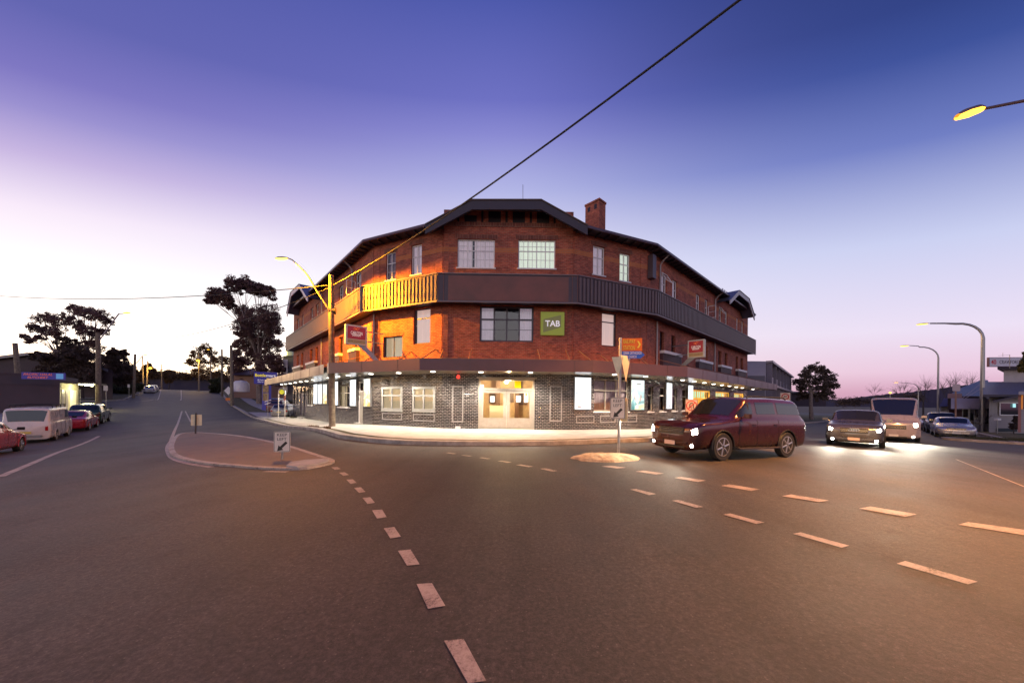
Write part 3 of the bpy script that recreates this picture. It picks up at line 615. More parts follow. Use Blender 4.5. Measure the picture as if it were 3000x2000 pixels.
# --- windows ----------------------------------------------------------------
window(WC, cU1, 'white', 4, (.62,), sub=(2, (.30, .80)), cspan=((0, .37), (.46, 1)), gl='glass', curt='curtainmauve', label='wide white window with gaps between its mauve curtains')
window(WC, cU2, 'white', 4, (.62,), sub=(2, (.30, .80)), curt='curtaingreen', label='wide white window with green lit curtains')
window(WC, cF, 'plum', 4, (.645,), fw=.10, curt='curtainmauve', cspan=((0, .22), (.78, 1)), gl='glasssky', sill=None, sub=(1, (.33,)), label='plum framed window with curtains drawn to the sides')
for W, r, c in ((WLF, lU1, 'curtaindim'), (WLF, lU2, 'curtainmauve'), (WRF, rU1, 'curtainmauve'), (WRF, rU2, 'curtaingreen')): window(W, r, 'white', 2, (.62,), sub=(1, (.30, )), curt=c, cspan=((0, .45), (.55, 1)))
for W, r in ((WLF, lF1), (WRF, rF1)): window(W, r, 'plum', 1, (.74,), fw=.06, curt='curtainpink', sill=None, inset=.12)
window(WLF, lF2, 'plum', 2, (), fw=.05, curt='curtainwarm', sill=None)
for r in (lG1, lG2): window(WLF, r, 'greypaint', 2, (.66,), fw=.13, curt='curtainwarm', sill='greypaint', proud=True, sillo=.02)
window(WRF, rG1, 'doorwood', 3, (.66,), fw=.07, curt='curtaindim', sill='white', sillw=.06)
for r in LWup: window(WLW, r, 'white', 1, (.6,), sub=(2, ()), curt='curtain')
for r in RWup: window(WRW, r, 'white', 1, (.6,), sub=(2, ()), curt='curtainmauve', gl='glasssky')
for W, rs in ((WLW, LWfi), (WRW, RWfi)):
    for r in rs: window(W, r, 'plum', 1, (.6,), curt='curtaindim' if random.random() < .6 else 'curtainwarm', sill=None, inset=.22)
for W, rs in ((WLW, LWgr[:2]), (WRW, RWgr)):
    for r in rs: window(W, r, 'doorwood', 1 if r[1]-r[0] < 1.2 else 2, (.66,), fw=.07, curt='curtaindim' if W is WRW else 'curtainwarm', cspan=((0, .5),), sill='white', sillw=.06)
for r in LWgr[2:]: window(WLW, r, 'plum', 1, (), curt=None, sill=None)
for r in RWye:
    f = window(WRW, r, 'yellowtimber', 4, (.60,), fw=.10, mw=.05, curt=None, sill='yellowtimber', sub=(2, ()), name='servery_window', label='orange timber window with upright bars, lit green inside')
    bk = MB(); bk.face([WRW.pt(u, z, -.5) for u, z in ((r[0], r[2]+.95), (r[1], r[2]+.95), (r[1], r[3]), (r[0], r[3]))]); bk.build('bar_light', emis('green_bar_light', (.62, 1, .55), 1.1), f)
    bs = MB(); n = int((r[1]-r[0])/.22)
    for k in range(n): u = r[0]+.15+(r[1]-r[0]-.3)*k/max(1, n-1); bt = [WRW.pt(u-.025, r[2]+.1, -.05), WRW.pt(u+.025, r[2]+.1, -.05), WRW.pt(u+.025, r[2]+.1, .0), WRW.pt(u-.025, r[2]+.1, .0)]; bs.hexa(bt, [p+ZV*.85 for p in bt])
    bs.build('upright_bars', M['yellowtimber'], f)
# open casements on the wings
for W, r, sg in ((WLW, LWup[0], -1), (WRW, RWup[3], 1), (WRW, RWup[0], 0), (WRW, RWup[4], 0)):
    mb = MB(); a = r[1] if sg > 0 else r[0]; wd = .55
    if sg: q = [W.pt(a, r[2]+.1, 0), W.pt(a, r[2]+.1, wd), W.pt(a, r[2]+1.05, wd), W.pt(a, r[2]+1.05, 0)]
    else: q = [W.pt(r[0], r[2]+1.0, .32), W.pt(r[1], r[2]+1.0, .32), W.pt(r[1], r[3], 0), W.pt(r[0], r[3], 0)]
    for k in range(4): mb.tube([q[k], q[(k+1) % 4]], .025, 4)
    mb.tube([(q[0]+q[3])/2, (q[1]+q[2])/2], .015, 4); mb.build('open_casement', M['white'], hotel)
# --- side doors on the left wing ---------------------------------------------
for k, r in enumerate(LWdoor):
    mb = MB(); W = WLW
    for a, b, c, d in ((r[0], r[0]+.08, -.3, r[3]), (r[1]-.08, r[1], -.3, r[3]), (r[0]+.08, r[1]-.08, r[3]-.08, r[3]), (r[0]+.08, r[1]-.08, 2.1, 2.18)):
        bt = [W.pt(a, c, -.14), W.pt(b, c, -.14), W.pt(b, c, -.04), W.pt(a, c, -.04)]; mb.hexa(bt, [p+ZV*(d-c) for p in bt])
    dr = mb.build('side_door', M['white' if k == 0 else 'plum'], hotel)
    lf = MB(); bt = [W.pt(r[0]+.08, -.4, -.12), W.pt(r[1]-.08, -.4, -.12), W.pt(r[1]-.08, -.4, -.08), W.pt(r[0]+.08, -.4, -.08)]; lf.hexa(bt, [p+ZV*2.5 for p in bt]); lf.build('door_leaf', M['doorwood' if k == 0 else 'plum'], dr)
    st = MB(); bt = [W.pt(r[0]-.1, -.5, -.1), W.pt(r[1]+.1, -.5, -.1), W.pt(r[1]+.1, -.5, .22), W.pt(r[0]-.1, -.5, .22)]; z = H(*W.pt(r[0], 0).to_2d())+KL+.14; st.hexa(bt, [p+ZV*(z+.5) for p in bt]); st.build('door_step', M['concrete'], dr)
# --- main entrance ------------------------------------------------------------
r = cD; W = WC; ent = MB(); s0, s1 = r[0], r[1]; zb = .13; ztr = W.uv(1484, 1140)[1]; sm_ = W.uv(1484.4, 1140)[0]; zt = r[3]
def bar(mb, W, a, b, c, d, oa, ob, mi=0): bt = [W.pt(a, c, oa), W.pt(b, c, oa), W.pt(b, c, ob), W.pt(a, c, ob)]; mb.hexa(bt, [p+ZV*(d-c) for p in bt], mi)
for a, b, c, d in ((s0, s0+.1, zb, zt), (s1-.1, s1, zb, zt), (s0+.1, s1-.1, zt-.09, zt), (s0+.1, s1-.1, ztr-.06, ztr+.06)): bar(ent, W, a, b, c, d, -.18, -.05)
bar(ent, W, s0-.1, s1+.1, zt, zt+.07, -.1, .06)
entrance = ent.build('entrance', M['doorwood'], hotel)
entrance['label'] = 'wide taupe double doors with glazed panels under a transom'
for a, b, side in ((s0+.1, sm_-.005, 1), (sm_+.005, s1-.1, -1)):
    dm = MB(); st = .17; ls = a, b
    bar(dm, W, a, a+st, zb, ztr-.06, -.16, -.10); bar(dm, W, b-st, b, zb, ztr-.06, -.16, -.10)
    bar(dm, W, a+st, b-st, zb, zb+.50, -.155, -.105); bar(dm, W, a+st, b-st, ztr-.2, ztr-.06, -.16, -.10); bar(dm, W, a+st, b-st, zb+.50, zb+.56, -.16, -.098)
    hs = b-.09 if side == 1 else a+.09
    bar(dm, W, hs-.045, hs+.045, 1.0, 1.45, -.10, -.088)
    dm.build('door_leaf', M['doorwood'], entrance)
for a, b, c, d in ((s0+.25, sm_-.17, zb+.55, ztr-.2), (sm_+.17, s1-.25, zb+.55, ztr-.2), (s0+.1, s1-.1, ztr+.05, zt-.08)): gm = MB(); gm.face([W.pt(a, c, -.135), W.pt(b, c, -.135), W.pt(b, d, -.135), W.pt(a, d, -.135)]); gm.build('door_glass', M['glass'], entrance)
for px0, px1, py0, py1 in ((1436, 1449, 1160, 1177), (1512.5, 1525.5, 1159, 1177), (1405, 1417, 1126, 1136)):
    nt = MB(); a, z1 = W.uv(px0, py0, -.12); b, z0 = W.uv(px1, py1, -.12); bar(nt, W, a, b, z0, z1, -.128, -.125); nt.build('paper_notice', mat('white_paper', (.85, .83, .78), .8, emit=(1, .95, .85), es=.35), entrance)
nt = MB(); a, z1 = W.uv(1508, 1116, -.12); b, z0 = W.uv(1526, 1136, -.12); bar(nt, W, a, b, z0, z1, -.128, -.125); nt.build('yellow_notice', mat('yellow_paper', (.9, .72, .0), .8, emit=(1, .8, 0), es=.4), entrance)
nt = MB(); a, z1 = W.uv(1536, 1150, -.12); b, z0 = W.uv(1547, 1178, -.12); bar(nt, W, a, b, z0, z1, -.128, -.125); nt.build('white_notice', mat('white_paper'), entrance)
nt = MB(); a, z1 = W.uv(1538, 1165, -.12); b, z0 = W.uv(1545, 1169, -.12); bar(nt, W, a, b, z0, z1, -.1245, -.122); a, z1 = W.uv(1538.5, 1152, -.12); b, z0 = W.uv(1544.5, 1160, -.12); bar(nt, W, a, b, z0, z1, -.1245, -.122, 1)
nt.build('notice_mark', [M['plum'], mat('orange_print', (.7, .2, .03), .6)], entrance)
# lobby behind the doors
lb = MB(); y0 = -.25; y1 = -3.2
q = {k: W.pt(u, z, o) for k, (u, z, o) in {'a': (s0-.6, zb, y0), 'b': (s1+.6, zb, y0), 'c': (s1+.6, zb, y1), 'd': (s0-.6, zb, y1)}.items()}
top = ZV*(2.85)
lb.face([q['a'], q['b'], q['c'], q['d']]); lb.face([q['a'], q['d'], q['d']+top, q['a']+top]); lb.face([q['b'], q['c'], q['c']+top, q['b']+top]); lb.face([q['d'], q['c'], q['c']+top, q['d']+top]); lb.face([q['a']+top, q['b']+top, q['c']+top, q['d']+top])
lb.build('lobby', mat('lobby_wall', (.42, .30, .17), .7, noise=.3, nscale=1.5), entrance)
lm = MB()
for u, z in ((s0+.7, 1.9), (s0+1.7, 1.95), (s1-.5, 1.8)): bar(lm, W, u-.28, u+.28, z-.42, z+.42, -3.15, -3.1)
for u in (s0+1.0, s1-.9): bar(lm, W, u-.13, u+.13, .2, 2.9, -2.6, -2.4)
lm.build('lobby_joinery', mat('dark_joinery', (.10, .05, .025), .35), entrance)
lm = MB(); bar(lm, W, s0+.55, s0+1.55, .2, 1.35, -1.5, -1.2); lm.build('lobby_board', mat('cream_board', (.75, .68, .52), .5), entrance)
lg = bpy.data.lights.new('lobby_lamp', 'POINT'); lg.energy = 560; lg.color = (1, .74, .38); lg.shadow_soft_size = .12
lo = bpy.data.objects.new('lobby_lamp', lg); COL.objects.link(lo); lo.location = W.pt((s0+s1)/2+.1, 2.6, -.75)
lt = MB(); lt.lathe([(.0, -.09), (.09, -.06), (.12, 0), (.09, .06), (.01, .09)], 14, M4=Matrix.Translation(W.pt((s0+s1)/2-.02, 2.66, -.45))); lt.build('lobby_light_globe', emis('warm_globe', (1, .80, .42), 30), entrance)
# tile trim frames (raised rectangles)
TM = mat('grey_tile_trim', (.26, .24, .24), .3)
def frame4(W, a, b, c, d, t, o):
    tm = MB()
    for e in ((a, b, c, c+t), (a, b, d-t, d), (a, a+t, c+t, d-t), (b-t, b, c+t, d-t)): bar(tm, W, *e, 0, o)
    tm.build('tile_trim', TM, hotel)
def trim(W, px0, px1, p0, p1, t=.06): a, b, c, d = rect(W, px0, px1, p0, p1); frame4(W, a, b, c, d, t, .014)
trim(WC, 1325, 1358, 1130, 1236); trim(WC, 1611, 1647, 1130, 1234)
for r in (lG1, lG2): frame4(WLF, r[0]+.04, r[1]-.04, .45, .84, .04, .01)
for a, b in ((.3, 1.5), (1.9, 3.0), (3.1, 4.6)): frame4(WRF, a, b, .45, .84, .04, .01)
# vent, bell strobe, down lamps on the front
vb = MB(); a, b, c, d = rect(WC, 1334, 1349, 1248, 1257); bar(vb, WC, a, b, c, d, 0, .03); vb.build('white_vent', M['white'], hotel)
vb = MB(); c_ = WC.pt(*WC.uv(1343, 1104), .06); vb.lathe([(.0, -.1), (.08, -.08), (.1, 0), (.06, .1), (.0, .13)], 12, M4=Matrix.Translation(c_)); vb.build('alarm_strobe', emis('red_strobe', (1, .06, .04), 1.6), hotel)
# --- balcony band ---------------------------------------------------------------
def offline(o):
    """the five faces' line pushed out by o, mitred"""
    Ws = [WLW, WLF, WC, WRF, WRW]; pts = [WLW.a+WLW.n*o]
    for A, B in zip(Ws[:-1], Ws[1:]):
        p = A.a+A.n*o; qq = B.a+B.n*o; k = A.d.x*B.d.y-A.d.y*B.d.x; t = ((qq.x-p.x)*B.d.y-(qq.y-p.y)*B.d.x)/k; pts.append(p+A.d*t)
    pts.append(WRW.a+WRW.d*WRW.L+WRW.n*o); return pts
OB = .70; bo = offline(OB); bi = offline(.0)
pan = MB()
for k in range(5):
    A, B = bo[k], bo[k+1]; Wk = Wall(A, B)
    for z0, z1, o0, o1 in ((ZB0, ZB1, -.05, 0),): bar(pan, Wk, 0, Wk.L, z0, z1, o0, o1)
    if k != 2: pass
for k, (A, B) in enumerate(((bi[0], bo[0]), (bi[5], bo[5]))): pan.face([(A.x, A.y, ZB0), (B.x, B.y, ZB0), (B.x, B.y, ZB1), (A.x, A.y, ZB1)])
pan.build('balcony_panelling', M['darkpanel'], hotel)
fl = MB()
for k in range(5): fl.face([(bi[k].x, bi[k].y, ZB0+.02), (bi[k+1].x, bi[k+1].y, ZB0+.02), (bo[k+1].x, bo[k+1].y, ZB0+.02), (bo[k].x, bo[k].y, ZB0+.02)])
for k in range(5): fl.face([(bi[k].x, bi[k].y, ZB1-.12), (bi[k+1].x, bi[k+1].y, ZB1-.12), (bo[k+1].x, bo[k+1].y, ZB1-.12), (bo[k].x, bo[k].y, ZB1-.12)])
fl.build('balcony_floor', M['timberdark'], hotel)
cap = MB(); cbm = mat('brown_cladding_boards', (.13, .085, .085), .5, noise=.15, nscale=1.5)
for k in (0, 1, 3, 4):
    rb = MB(); Wk = Wall(bo[k], bo[k+1]); n = int(Wk.L/.235)
    for j in range(n): u = (j+.5)*Wk.L/n; bar(rb, Wk, u-.062, u+.062, ZB0+.06, ZB1-.05, 0.002, .045)
    rb.build('balcony_boards', cbm, hotel)
for k in range(5):
    Wk = Wall(bo[k], bo[k+1]); bar(cap, Wk, 0, Wk.L, ZB1, ZB1+.05, -.08, .06); bar(cap, Wk, 0, Wk.L, ZB0-.07, ZB0, -.04, .055)
cap.build('balcony_rail', mat('rail_cap', (.20, .15, .16), .5), hotel)
pb = MB(); Wk = Wall(bo[2], bo[3]); bar(pb, Wk, .55, Wk.L-.5, ZB0+.03, ZB1-.08, .002, .02)
for u in (0.02, .30, Wk.L-.32, Wk.L-.04): bar(pb, Wk, u, u+.03, ZB0, ZB1-.01, .002, .03)
pb.build('front_board', M['bronze'], hotel)['label'] = 'plain brown board covering the front of the balcony band'
# first floor little balconies on the wings
for W, rs in ((WLW, LWba), (WRW, RWba)):
    for r in rs:
        mb = MB(); bar(mb, W, r[0], r[1], r[2]-.16, r[2]-.02, -.02, .32); bn = mb.build('window_balcony', M['white'], hotel); mb = MB(); bar(mb, W, r[0], r[1], r[3]-.08, r[3]+.10, -.02, .30); mb.build('balcony_sill', M['white'], bn)
        sb = MB(); n = max(4, int((r[1]-r[0])/.16)); bar(sb, W, r[0]+.03, r[1]-.03, r[2]-.02, r[3]-.08, -.02, .20)
        for j in range(n): u = r[0]+.06+(r[1]-r[0]-.12)*j/(n-1); bar(sb, W, u-.035, u+.035, r[2]-.02, r[3]-.08, .202, .25)
        sb.build('slats', M['darkpanel'], bn)
# --- awning -----------------------------------------------------------------------
OA = 2.55; ao = offline(OA); ai = offline(.0); ZA0, ZA1 = 3.0, 3.56
gap = WLW.L-.05   # pole notch on the left wing front edge
aw = MB(); sf = MB()
for k in range(5):
    A0, A1, B0, B1 = ai[k], ai[k+1], ao[k], ao[k+1]
    aw.face([(A0.x, A0.y, ZA1-.18), (B0.x, B0.y, ZA1-.18), (B1.x, B1.y, ZA1-.18), (A1.x, A1.y, ZA1-.18)]); sf.face([(A0.x, A0.y, ZA0+.06), (A1.x, A1.y, ZA0+.06), (B1.x, B1.y, ZA0+.06), (B0.x, B0.y, ZA0+.06)])
awn = aw.build('awning', M['roofmetal'], hotel); sf.build('soffit', M['soffit'], awn)
fm = MB(); Wk = Wall(ao[0], ao[1]); ug = Wk.L-.75
def fascia(Wk, a, b):
    fm = MB()
    n = max(1, int((b-a)/.35))
    for j in range(n):
        u0, u1 = a+(b-a)*j/n, a+(b-a)*(j+1)/n; fm.face([Wk.pt(u0, ZA0, .0), Wk.pt(u1, ZA0, .0), Wk.pt(u1, ZA1, .0), Wk.pt(u0, ZA1, .0)]); fm.face([Wk.pt(u0, ZA1, .0), Wk.pt(u1, ZA1, .0), Wk.pt(u1, ZA1, -.06), Wk.pt(u0, ZA1, -.06)]); fm.face([Wk.pt(u0, ZA0, .0), Wk.pt(u0, ZA0, -.06), Wk.pt(u1, ZA0, -.06), Wk.pt(u1, ZA0, .0)])
    fm.build('fascia', M['fascia'], awn)
    for j in range(1, int((b-a)/2.4)+1):
        u = a+j*2.4+random.uniform(-.1, .1)
        if u < b-.2: fj = MB(); bar(fj, Wk, u-.012, u+.012, ZA0+.01, ZA1-.01, .001, .009); fj.build('fascia_joint', M['darkpanel'], awn)
pole_xy = Vector((-10.02, 19.12)); upole = (pole_xy-Wk.a).dot(Wk.d)
fascia(Wk, 0, upole-.42); fascia(Wk, upole+.24, Wk.L)
for k in range(1, 5): Wq = Wall(ao[k], ao[k+1]); fascia(Wq, 0, Wq.L)
for A, B in ((ai[0], ao[0]), (ai[5], ao[5])): fm.face([(A.x, A.y, ZA0), (B.x, B.y, ZA0), (B.x, B.y, ZA1), (A.x, A.y, ZA1)]); fm.build('fascia_end', M['fascia'], awn); fm = MB()
for W in (WC, WLF, WRF): bd = MB(); bar(bd, W, 0.01, W.L-.01, ZA1+.0, ZA1+.34, 0, .05); bd.build('painted_band', M['render'], hotel)
# tie rods
def rod(px0, py0, W, out_px, out_py):
    ro = MB(); a = W.pt(*W.uv(px0, py0, .02), .02); u, z = W.uv(out_px, out_py, OA-.1); b = W.pt(u, ZA1, OA-.12); ro.tube([a, b], .03, 6); ro.build('tie_rod', M['rod'], awn)
for W, l in ((WC, ((1300, 1023, 1288, 1052), (1382, 1024, 1374, 1052), (1576, 1024, 1583, 1054), (1658, 1024, 1670, 1056))), (WRF, ((1695, 1027, 1732, 1058), (1752, 1033, 1785, 1058), (1860, 1042, 1900, 1060))), (WLF, ((1276, 1023, 1236, 1053), (1205, 1030, 1170, 1055), (1106, 1038, 1065, 1060)))):
    for q in l: rod(q[0], q[1], W, q[2], q[3])
for W, us in ((WLW, (2, 6, 10, 14, 18, 21.5)), (WRW, (1.5, 5, 9, 13, 17, 21))):
    for u in us: ro = MB(); ro.tube([W.pt(u, 4.35, .02), W.pt(u+random.uniform(-.3, .3), ZA1, OA-.1)], .028, 6); ro.build('tie_rod', M['rod'], awn)
# --- eaves, roof, front gable ---------------------------------------------------------
eo = offline(.62); ei = offline(-.02); ridge_in = offline(-5.0)
rf = MB()
for k in range(5):
    if k == 2: continue
    A, B, C, D = eo[k], eo[k+1], ridge_in[k+1], ridge_in[k]
    rf.face([(A.x, A.y, ZE+.06), (B.x, B.y, ZE+.06), (C.x, C.y, ZE+3.05), (D.x, D.y, ZE+3.05)])
back = [ridge_in[5], pRW1-nR*10.5+dR*.3, Vector((0, 36.5)), pLW1-nL*10.5+dL*.3, ridge_in[0]]
rf.face([(p.x, p.y, ZE+3.05 if i in (0, 4) else ZE) for i, p in enumerate(back)]+[(p.x, p.y, ZE+3.05) for p in ridge_in[1:5]])
roof = rf.build('roof', M['roofmetal'], hotel)
for k in (0, 1, 3, 4):
    ev = MB(); gu = MB(); A, B, a, b = eo[k], eo[k+1], ei[k], ei[k+1]
    ev.face([(a.x, a.y, ZE-.02), (b.x, b.y, ZE-.02), (B.x, B.y, ZE-.0), (A.x, A.y, ZE-.0)])
    Wk = Wall(A, B); bar(gu, Wk, 0, Wk.L, ZE-.04, ZE+.09, 0, .10)
    n = int(Wk.L/.6)
    for j in range(n): u = (j+.5)*Wk.L/n; bar(ev, Wk, u-.025, u+.025, ZE-.11, ZE-.01, -.55, -.02)
    ev.build('eaves_soffit', M['timberdark'], roof); gu.build('gutter', mat('plum_gutter', (.10, .065, .085), .4, metal=.3), roof)
# front gable
g = MB(); W = WC; gx = [W.uv(1245.6, 657, .85)[0], W.uv(1382, 585, .85)[0], W.uv(1586, 585, .85)[0], W.uv(1722, 660, .85)[0]]; gz = [W.uv(1245.6, 657, .85)[1], W.uv(1382, 585, .85)[1], W.uv(1586, 585, .85)[1], W.uv(1722, 660, .85)[1]]
for i in range(3):
    a, b = gx[i], gx[i+1]; z0, z1 = gz[i], gz[i+1]; dz = .50
    q = [W.pt(a, z0-dz, .78), W.pt(b, z1-dz, .78), W.pt(b, z1-dz, .85), W.pt(a, z0-dz, .85)]; t_ = [W.pt(a, z0-.03, .78), W.pt(b, z1-.03, .78), W.pt(b, z1-.03, .85), W.pt(a, z0-.03, .85)]
    g.hexa(q, t_)
gable = g.build('front_gable', M['timberdark'], hotel)
gr = MB(); cap = MB()
for i in range(3):
    a, b, z0, z1 = gx[i], gx[i+1], gz[i], gz[i+1]
    gr.face([W.pt(a, z0, .88), W.pt(b, z1, .88), W.pt(b, z1+(1.0 if i else .9), -5.2), W.pt(a, z0+.9, -5.2)])
    gr.face([W.pt(a, z0-.08, .80), W.pt(b, z1-.08, .80), W.pt(b, z1-.08, -.02), W.pt(a, z0-.08, -.02)])
    bt = [W.pt(a, z0-.03, .76), W.pt(b, z1-.03, .76), W.pt(b, z1-.03, .90), W.pt(a, z0-.03, .90)]; cap.hexa(bt, [p+ZV*.05 for p in bt])
gr.build('gable_roof', M['roofmetal'], gable); cap.build('gable_capping', mat('brown_capping', (.11, .07, .06), .5), gable)
pv = MB(); zc = 11.26
for px0, px1 in ((1361, 1397), (1431, 1467.5), (1502, 1538), (1573, 1609), (1410, 1416.5), (1481, 1487.5), (1552, 1558.5), (1340, 1346), (1622, 1628)):
    a = W.uv(px0, 630)[0]; b = W.uv(px1, 630)[0]; zt_ = 11.84 if 1390 < px0 < 1590 else 11.6; pv = MB(); bar(pv, W, a, b, zc, zt_, .002, .02); pv.build('gable_vents', mat('black_vent', (.012, .008, .014), .7), gable)
# apex roof and chimney, aerial
ap = MB(); c_ = W.pt(W.uv(1487, 600)[0], 0, -3.2); bz = 12.6
for k in range(2):
    sg = (-1, 1)[k]; ap.face([W.pt(3.5, 13.25, -1.9), W.pt(3.5, 13.25, -6), W.pt(3.5+sg*2.6, 12.4, -6), W.pt(3.5+sg*2.6, 12.4, -1.9)][::sg])
ap.face([W.pt(.9, 12.4, -1.9), W.pt(6.1, 12.4, -1.9), W.pt(3.5, 13.25, -1.9)]); ap.build('apex_roof', M['roofmetal'], roof)
ch = MB(); cc = P(1744, 640, 22.2); ca = atan2(WRW.d.y, WRW.d.x); ax_ = (Vector((-sin(ca), cos(ca), 0)), Vector((cos(ca), sin(ca), 0)), ZV)
cz1 = P(1757, 581, 21.6).z
def cbox(mb, c, l, wdt, z0, z1):
    hx, hy = Vector((WRW.d.x, WRW.d.y, 0))*l/2, Vector((WRW.n.x, WRW.n.y, 0))*wdt/2; bt = [Vector((c.x, c.y, z0))+a*hx+b*hy for a, b in ((-1, -1), (1, -1), (1, 1), (-1, 1))]
    tp = [p+ZV*(z1-z0) for p in bt]; q = bt+tp; L = [0, l, l+wdt, 2*l+wdt, 2*l+2*wdt]
    for k in range(4): j = (k+1) % 4; mb.face([q[k], q[j], q[4+j], q[4+k]], [(L[k], z0), (L[k+1], z0), (L[k+1], z1), (L[k], z1)])
    mb.face(tp, [(0, 0), (l, 0), (l, wdt), (0, wdt)])
cbox(ch, cc, .72, 1.05, 11.0, cz1-.12); chim = ch.build('chimney', M['brick'], hotel)
c2 = MB(); cbox(c2, cc, .80, 1.13, cz1-.12, cz1); c2.build('chimney_cap', M['brick'], chim)
c3 = MB()
for sgn, v in ((1, -.25), (1, .25)): p = cc-Vector((WRW.d.x, WRW.d.y, 0))*.362+Vector((WRW.n.x, WRW.n.y, 0))*v; c3.box((p.x, p.y, cz1-.42), (.2, .2, .3), 0, (Vector((WRW.n.x, WRW.n.y, 0)), Vector((WRW.d.x, WRW.d.y, 0))*.05, ZV))
c3.build('flue_hole', M['roomdark'], chim)
an = MB(); pa = P(1532, 590, 24); an.tube([pa, P(1532, 541, 24)], .018, 5)
an.build('roof_aerial', M['steel'], hotel)
# end gables on both wings
for W, pr, sg in ((WLW, ((840, 917), (851.5, 857), (877, 832), (900, 870)), 1), (WRW, ((2140, 877.6), (2165.5, 850), (2195, 875), (2211.5, 927)), -1)):
    prof = [W.uv(x, y, 1.05) for x, y in pr]; gm = MB(); rm = MB(); wm = MB(); um = prof[2 if sg > 0 else 1][0]
    for (a, za), (b, zb_) in zip(prof[:-1], prof[1:]):
        nv = Vector((-(zb_-za), b-a)).normalized()*.34
        q = [W.pt(a-nv.x*0, za-.38, .98), W.pt(b, zb_-.38, .98), W.pt(b, zb_-.38, 1.05), W.pt(a, za-.38, 1.05)]; gm.hexa(q, [p+ZV*.38 for p in q])
        rm.face([W.pt(a, za+.02, 1.1), W.pt(b, zb_+.02, 1.1), W.pt(b, zb_+.02, -6), W.pt(a, za+.02, -6)]); rm.face([W.pt(a, za-.06, 1.0), W.pt(b, zb_-.06, 1.0), W.pt(b, zb_-.06, -6), W.pt(a, za-.06, -6)])
    wl = [(min(max(u, 0), W.L), z-.08) for u, z in prof]; wl = [(wl[0][0], ZE-.3)]+wl+[(wl[-1][0], ZE-.3)]
    wl = [p for p in wl if p[1] > ZE-.35]
    wm.face([W.pt(u, z, .012) for u, z in wl], [(u, z) for u, z in wl])
    gb = wm.build('end_gable', M['brick'], hotel); gm.build('barge_board', M['bargepink' if sg > 0 else 'pipe'], gb); rm.build('gable_roof', M['roofmetal'], gb)
    for k in range(4): vm = MB(); bar(vm, W, um-1.1+k*.6, um-1.1+k*.6+.35, ZE+.15, ZE+.95, .013, .03); vm.build('gable_vent', M['pipe'], gb)
# downpipes
for W, px, za, zb_ in ((WLW, 1034, 8.3, ZE-.5), (WLW, 945, 3.6, ZE-.5), (WRW, 1928.5, 8.2, ZE-.5), (WRW, 1921, 3.6, 6.7), (WRW, 2091.5, 3.6, ZE-.5), (WLF, 1091, 3.6, 6.7)):
    u = W.uv(px, 1000)[0]; mb = MB(); u = min(max(u, .15), W.L-.12)
    pts = [W.pt(u, za, .09), W.pt(u, zb_, .09)]
    if zb_ > 9: pts += [W.pt(u, zb_+.25, .3), W.pt(u, ZE+.0, .66)]
    mb.tube(pts, .05, 8); mb.build('downpipe', M['pipe'], hotel)
# grille box high on the right wing corner
mb = MB(); u = WRW.uv(1906, 770)[0]; bar(mb, WRW, .05, .5, 9.1, 10.5, .02, .35); mb.build('wall_box', M['darkpanel'], hotel)
# downlights (bright discs, one lamp for each two or three)
dl0 = None
def downlight(p, energy=0, tint=(1, .88, .70)):
    global dl0
    if dl0 is None:
        mb = MB(); mb.lathe([(.001, 0), (.105, 0), (.12, .012), (.12, .03), (.001, .03)], 16, M4=Matrix.Translation((0, 0, -.02))); dl0 = mb.build('downlight', M['down'], hotel, local=True)
        o = dl0
    else: o = dl0.copy(); COL.objects.link(o)
    o.location = FR[hotel].inverted() @ p; o.parent = hotel; FR[o] = FR[hotel]
    if energy:
        energy *= 9
        l = bpy.data.lights.new('downlight_lamp', 'SPOT'); l.energy = energy; l.color = tint; l.spot_size = R(150); l.spot_blend = .6; l.shadow_soft_size = .1
        q = bpy.data.objects.new('downlight_lamp', l); COL.objects.link(q); q.location = p-ZV*.05
def soff(px, py, z=ZA0+.06):
    d = ray(px, py); t = (z-EYE.z)/d.z; return EYE+d*t
DL = [(1168, 1092, 60), (1268.5, 1088.3, 60), (1409, 1090, 90), (1554, 1091, 90), (1801, 1097, 60), (1891.5, 1102.6, 60), (2000, 1113, 60), (2034, 1117, 0), (2063.5, 1121, 60), (2090.6, 1124.7, 0), (2115, 1127.8, 60), (2137, 1130.5, 0), (2157, 1133.5, 60), (2175, 1135.8, 0), (2206, 1140, 50), (2221, 1142, 0),
      (825, 1125.8, 0), (836.6, 1124.5, 50), (850, 1122.7, 0), (865, 1120.6, 60), (881, 1118, 0), (898, 1115.8, 60), (917, 1112.5, 0), (963.6, 1106.6, 60), (990, 1103, 0), (1020, 1099, 60), (1087, 1095, 60)]
for px, py, e in DL: downlight(soff(px, py), e)
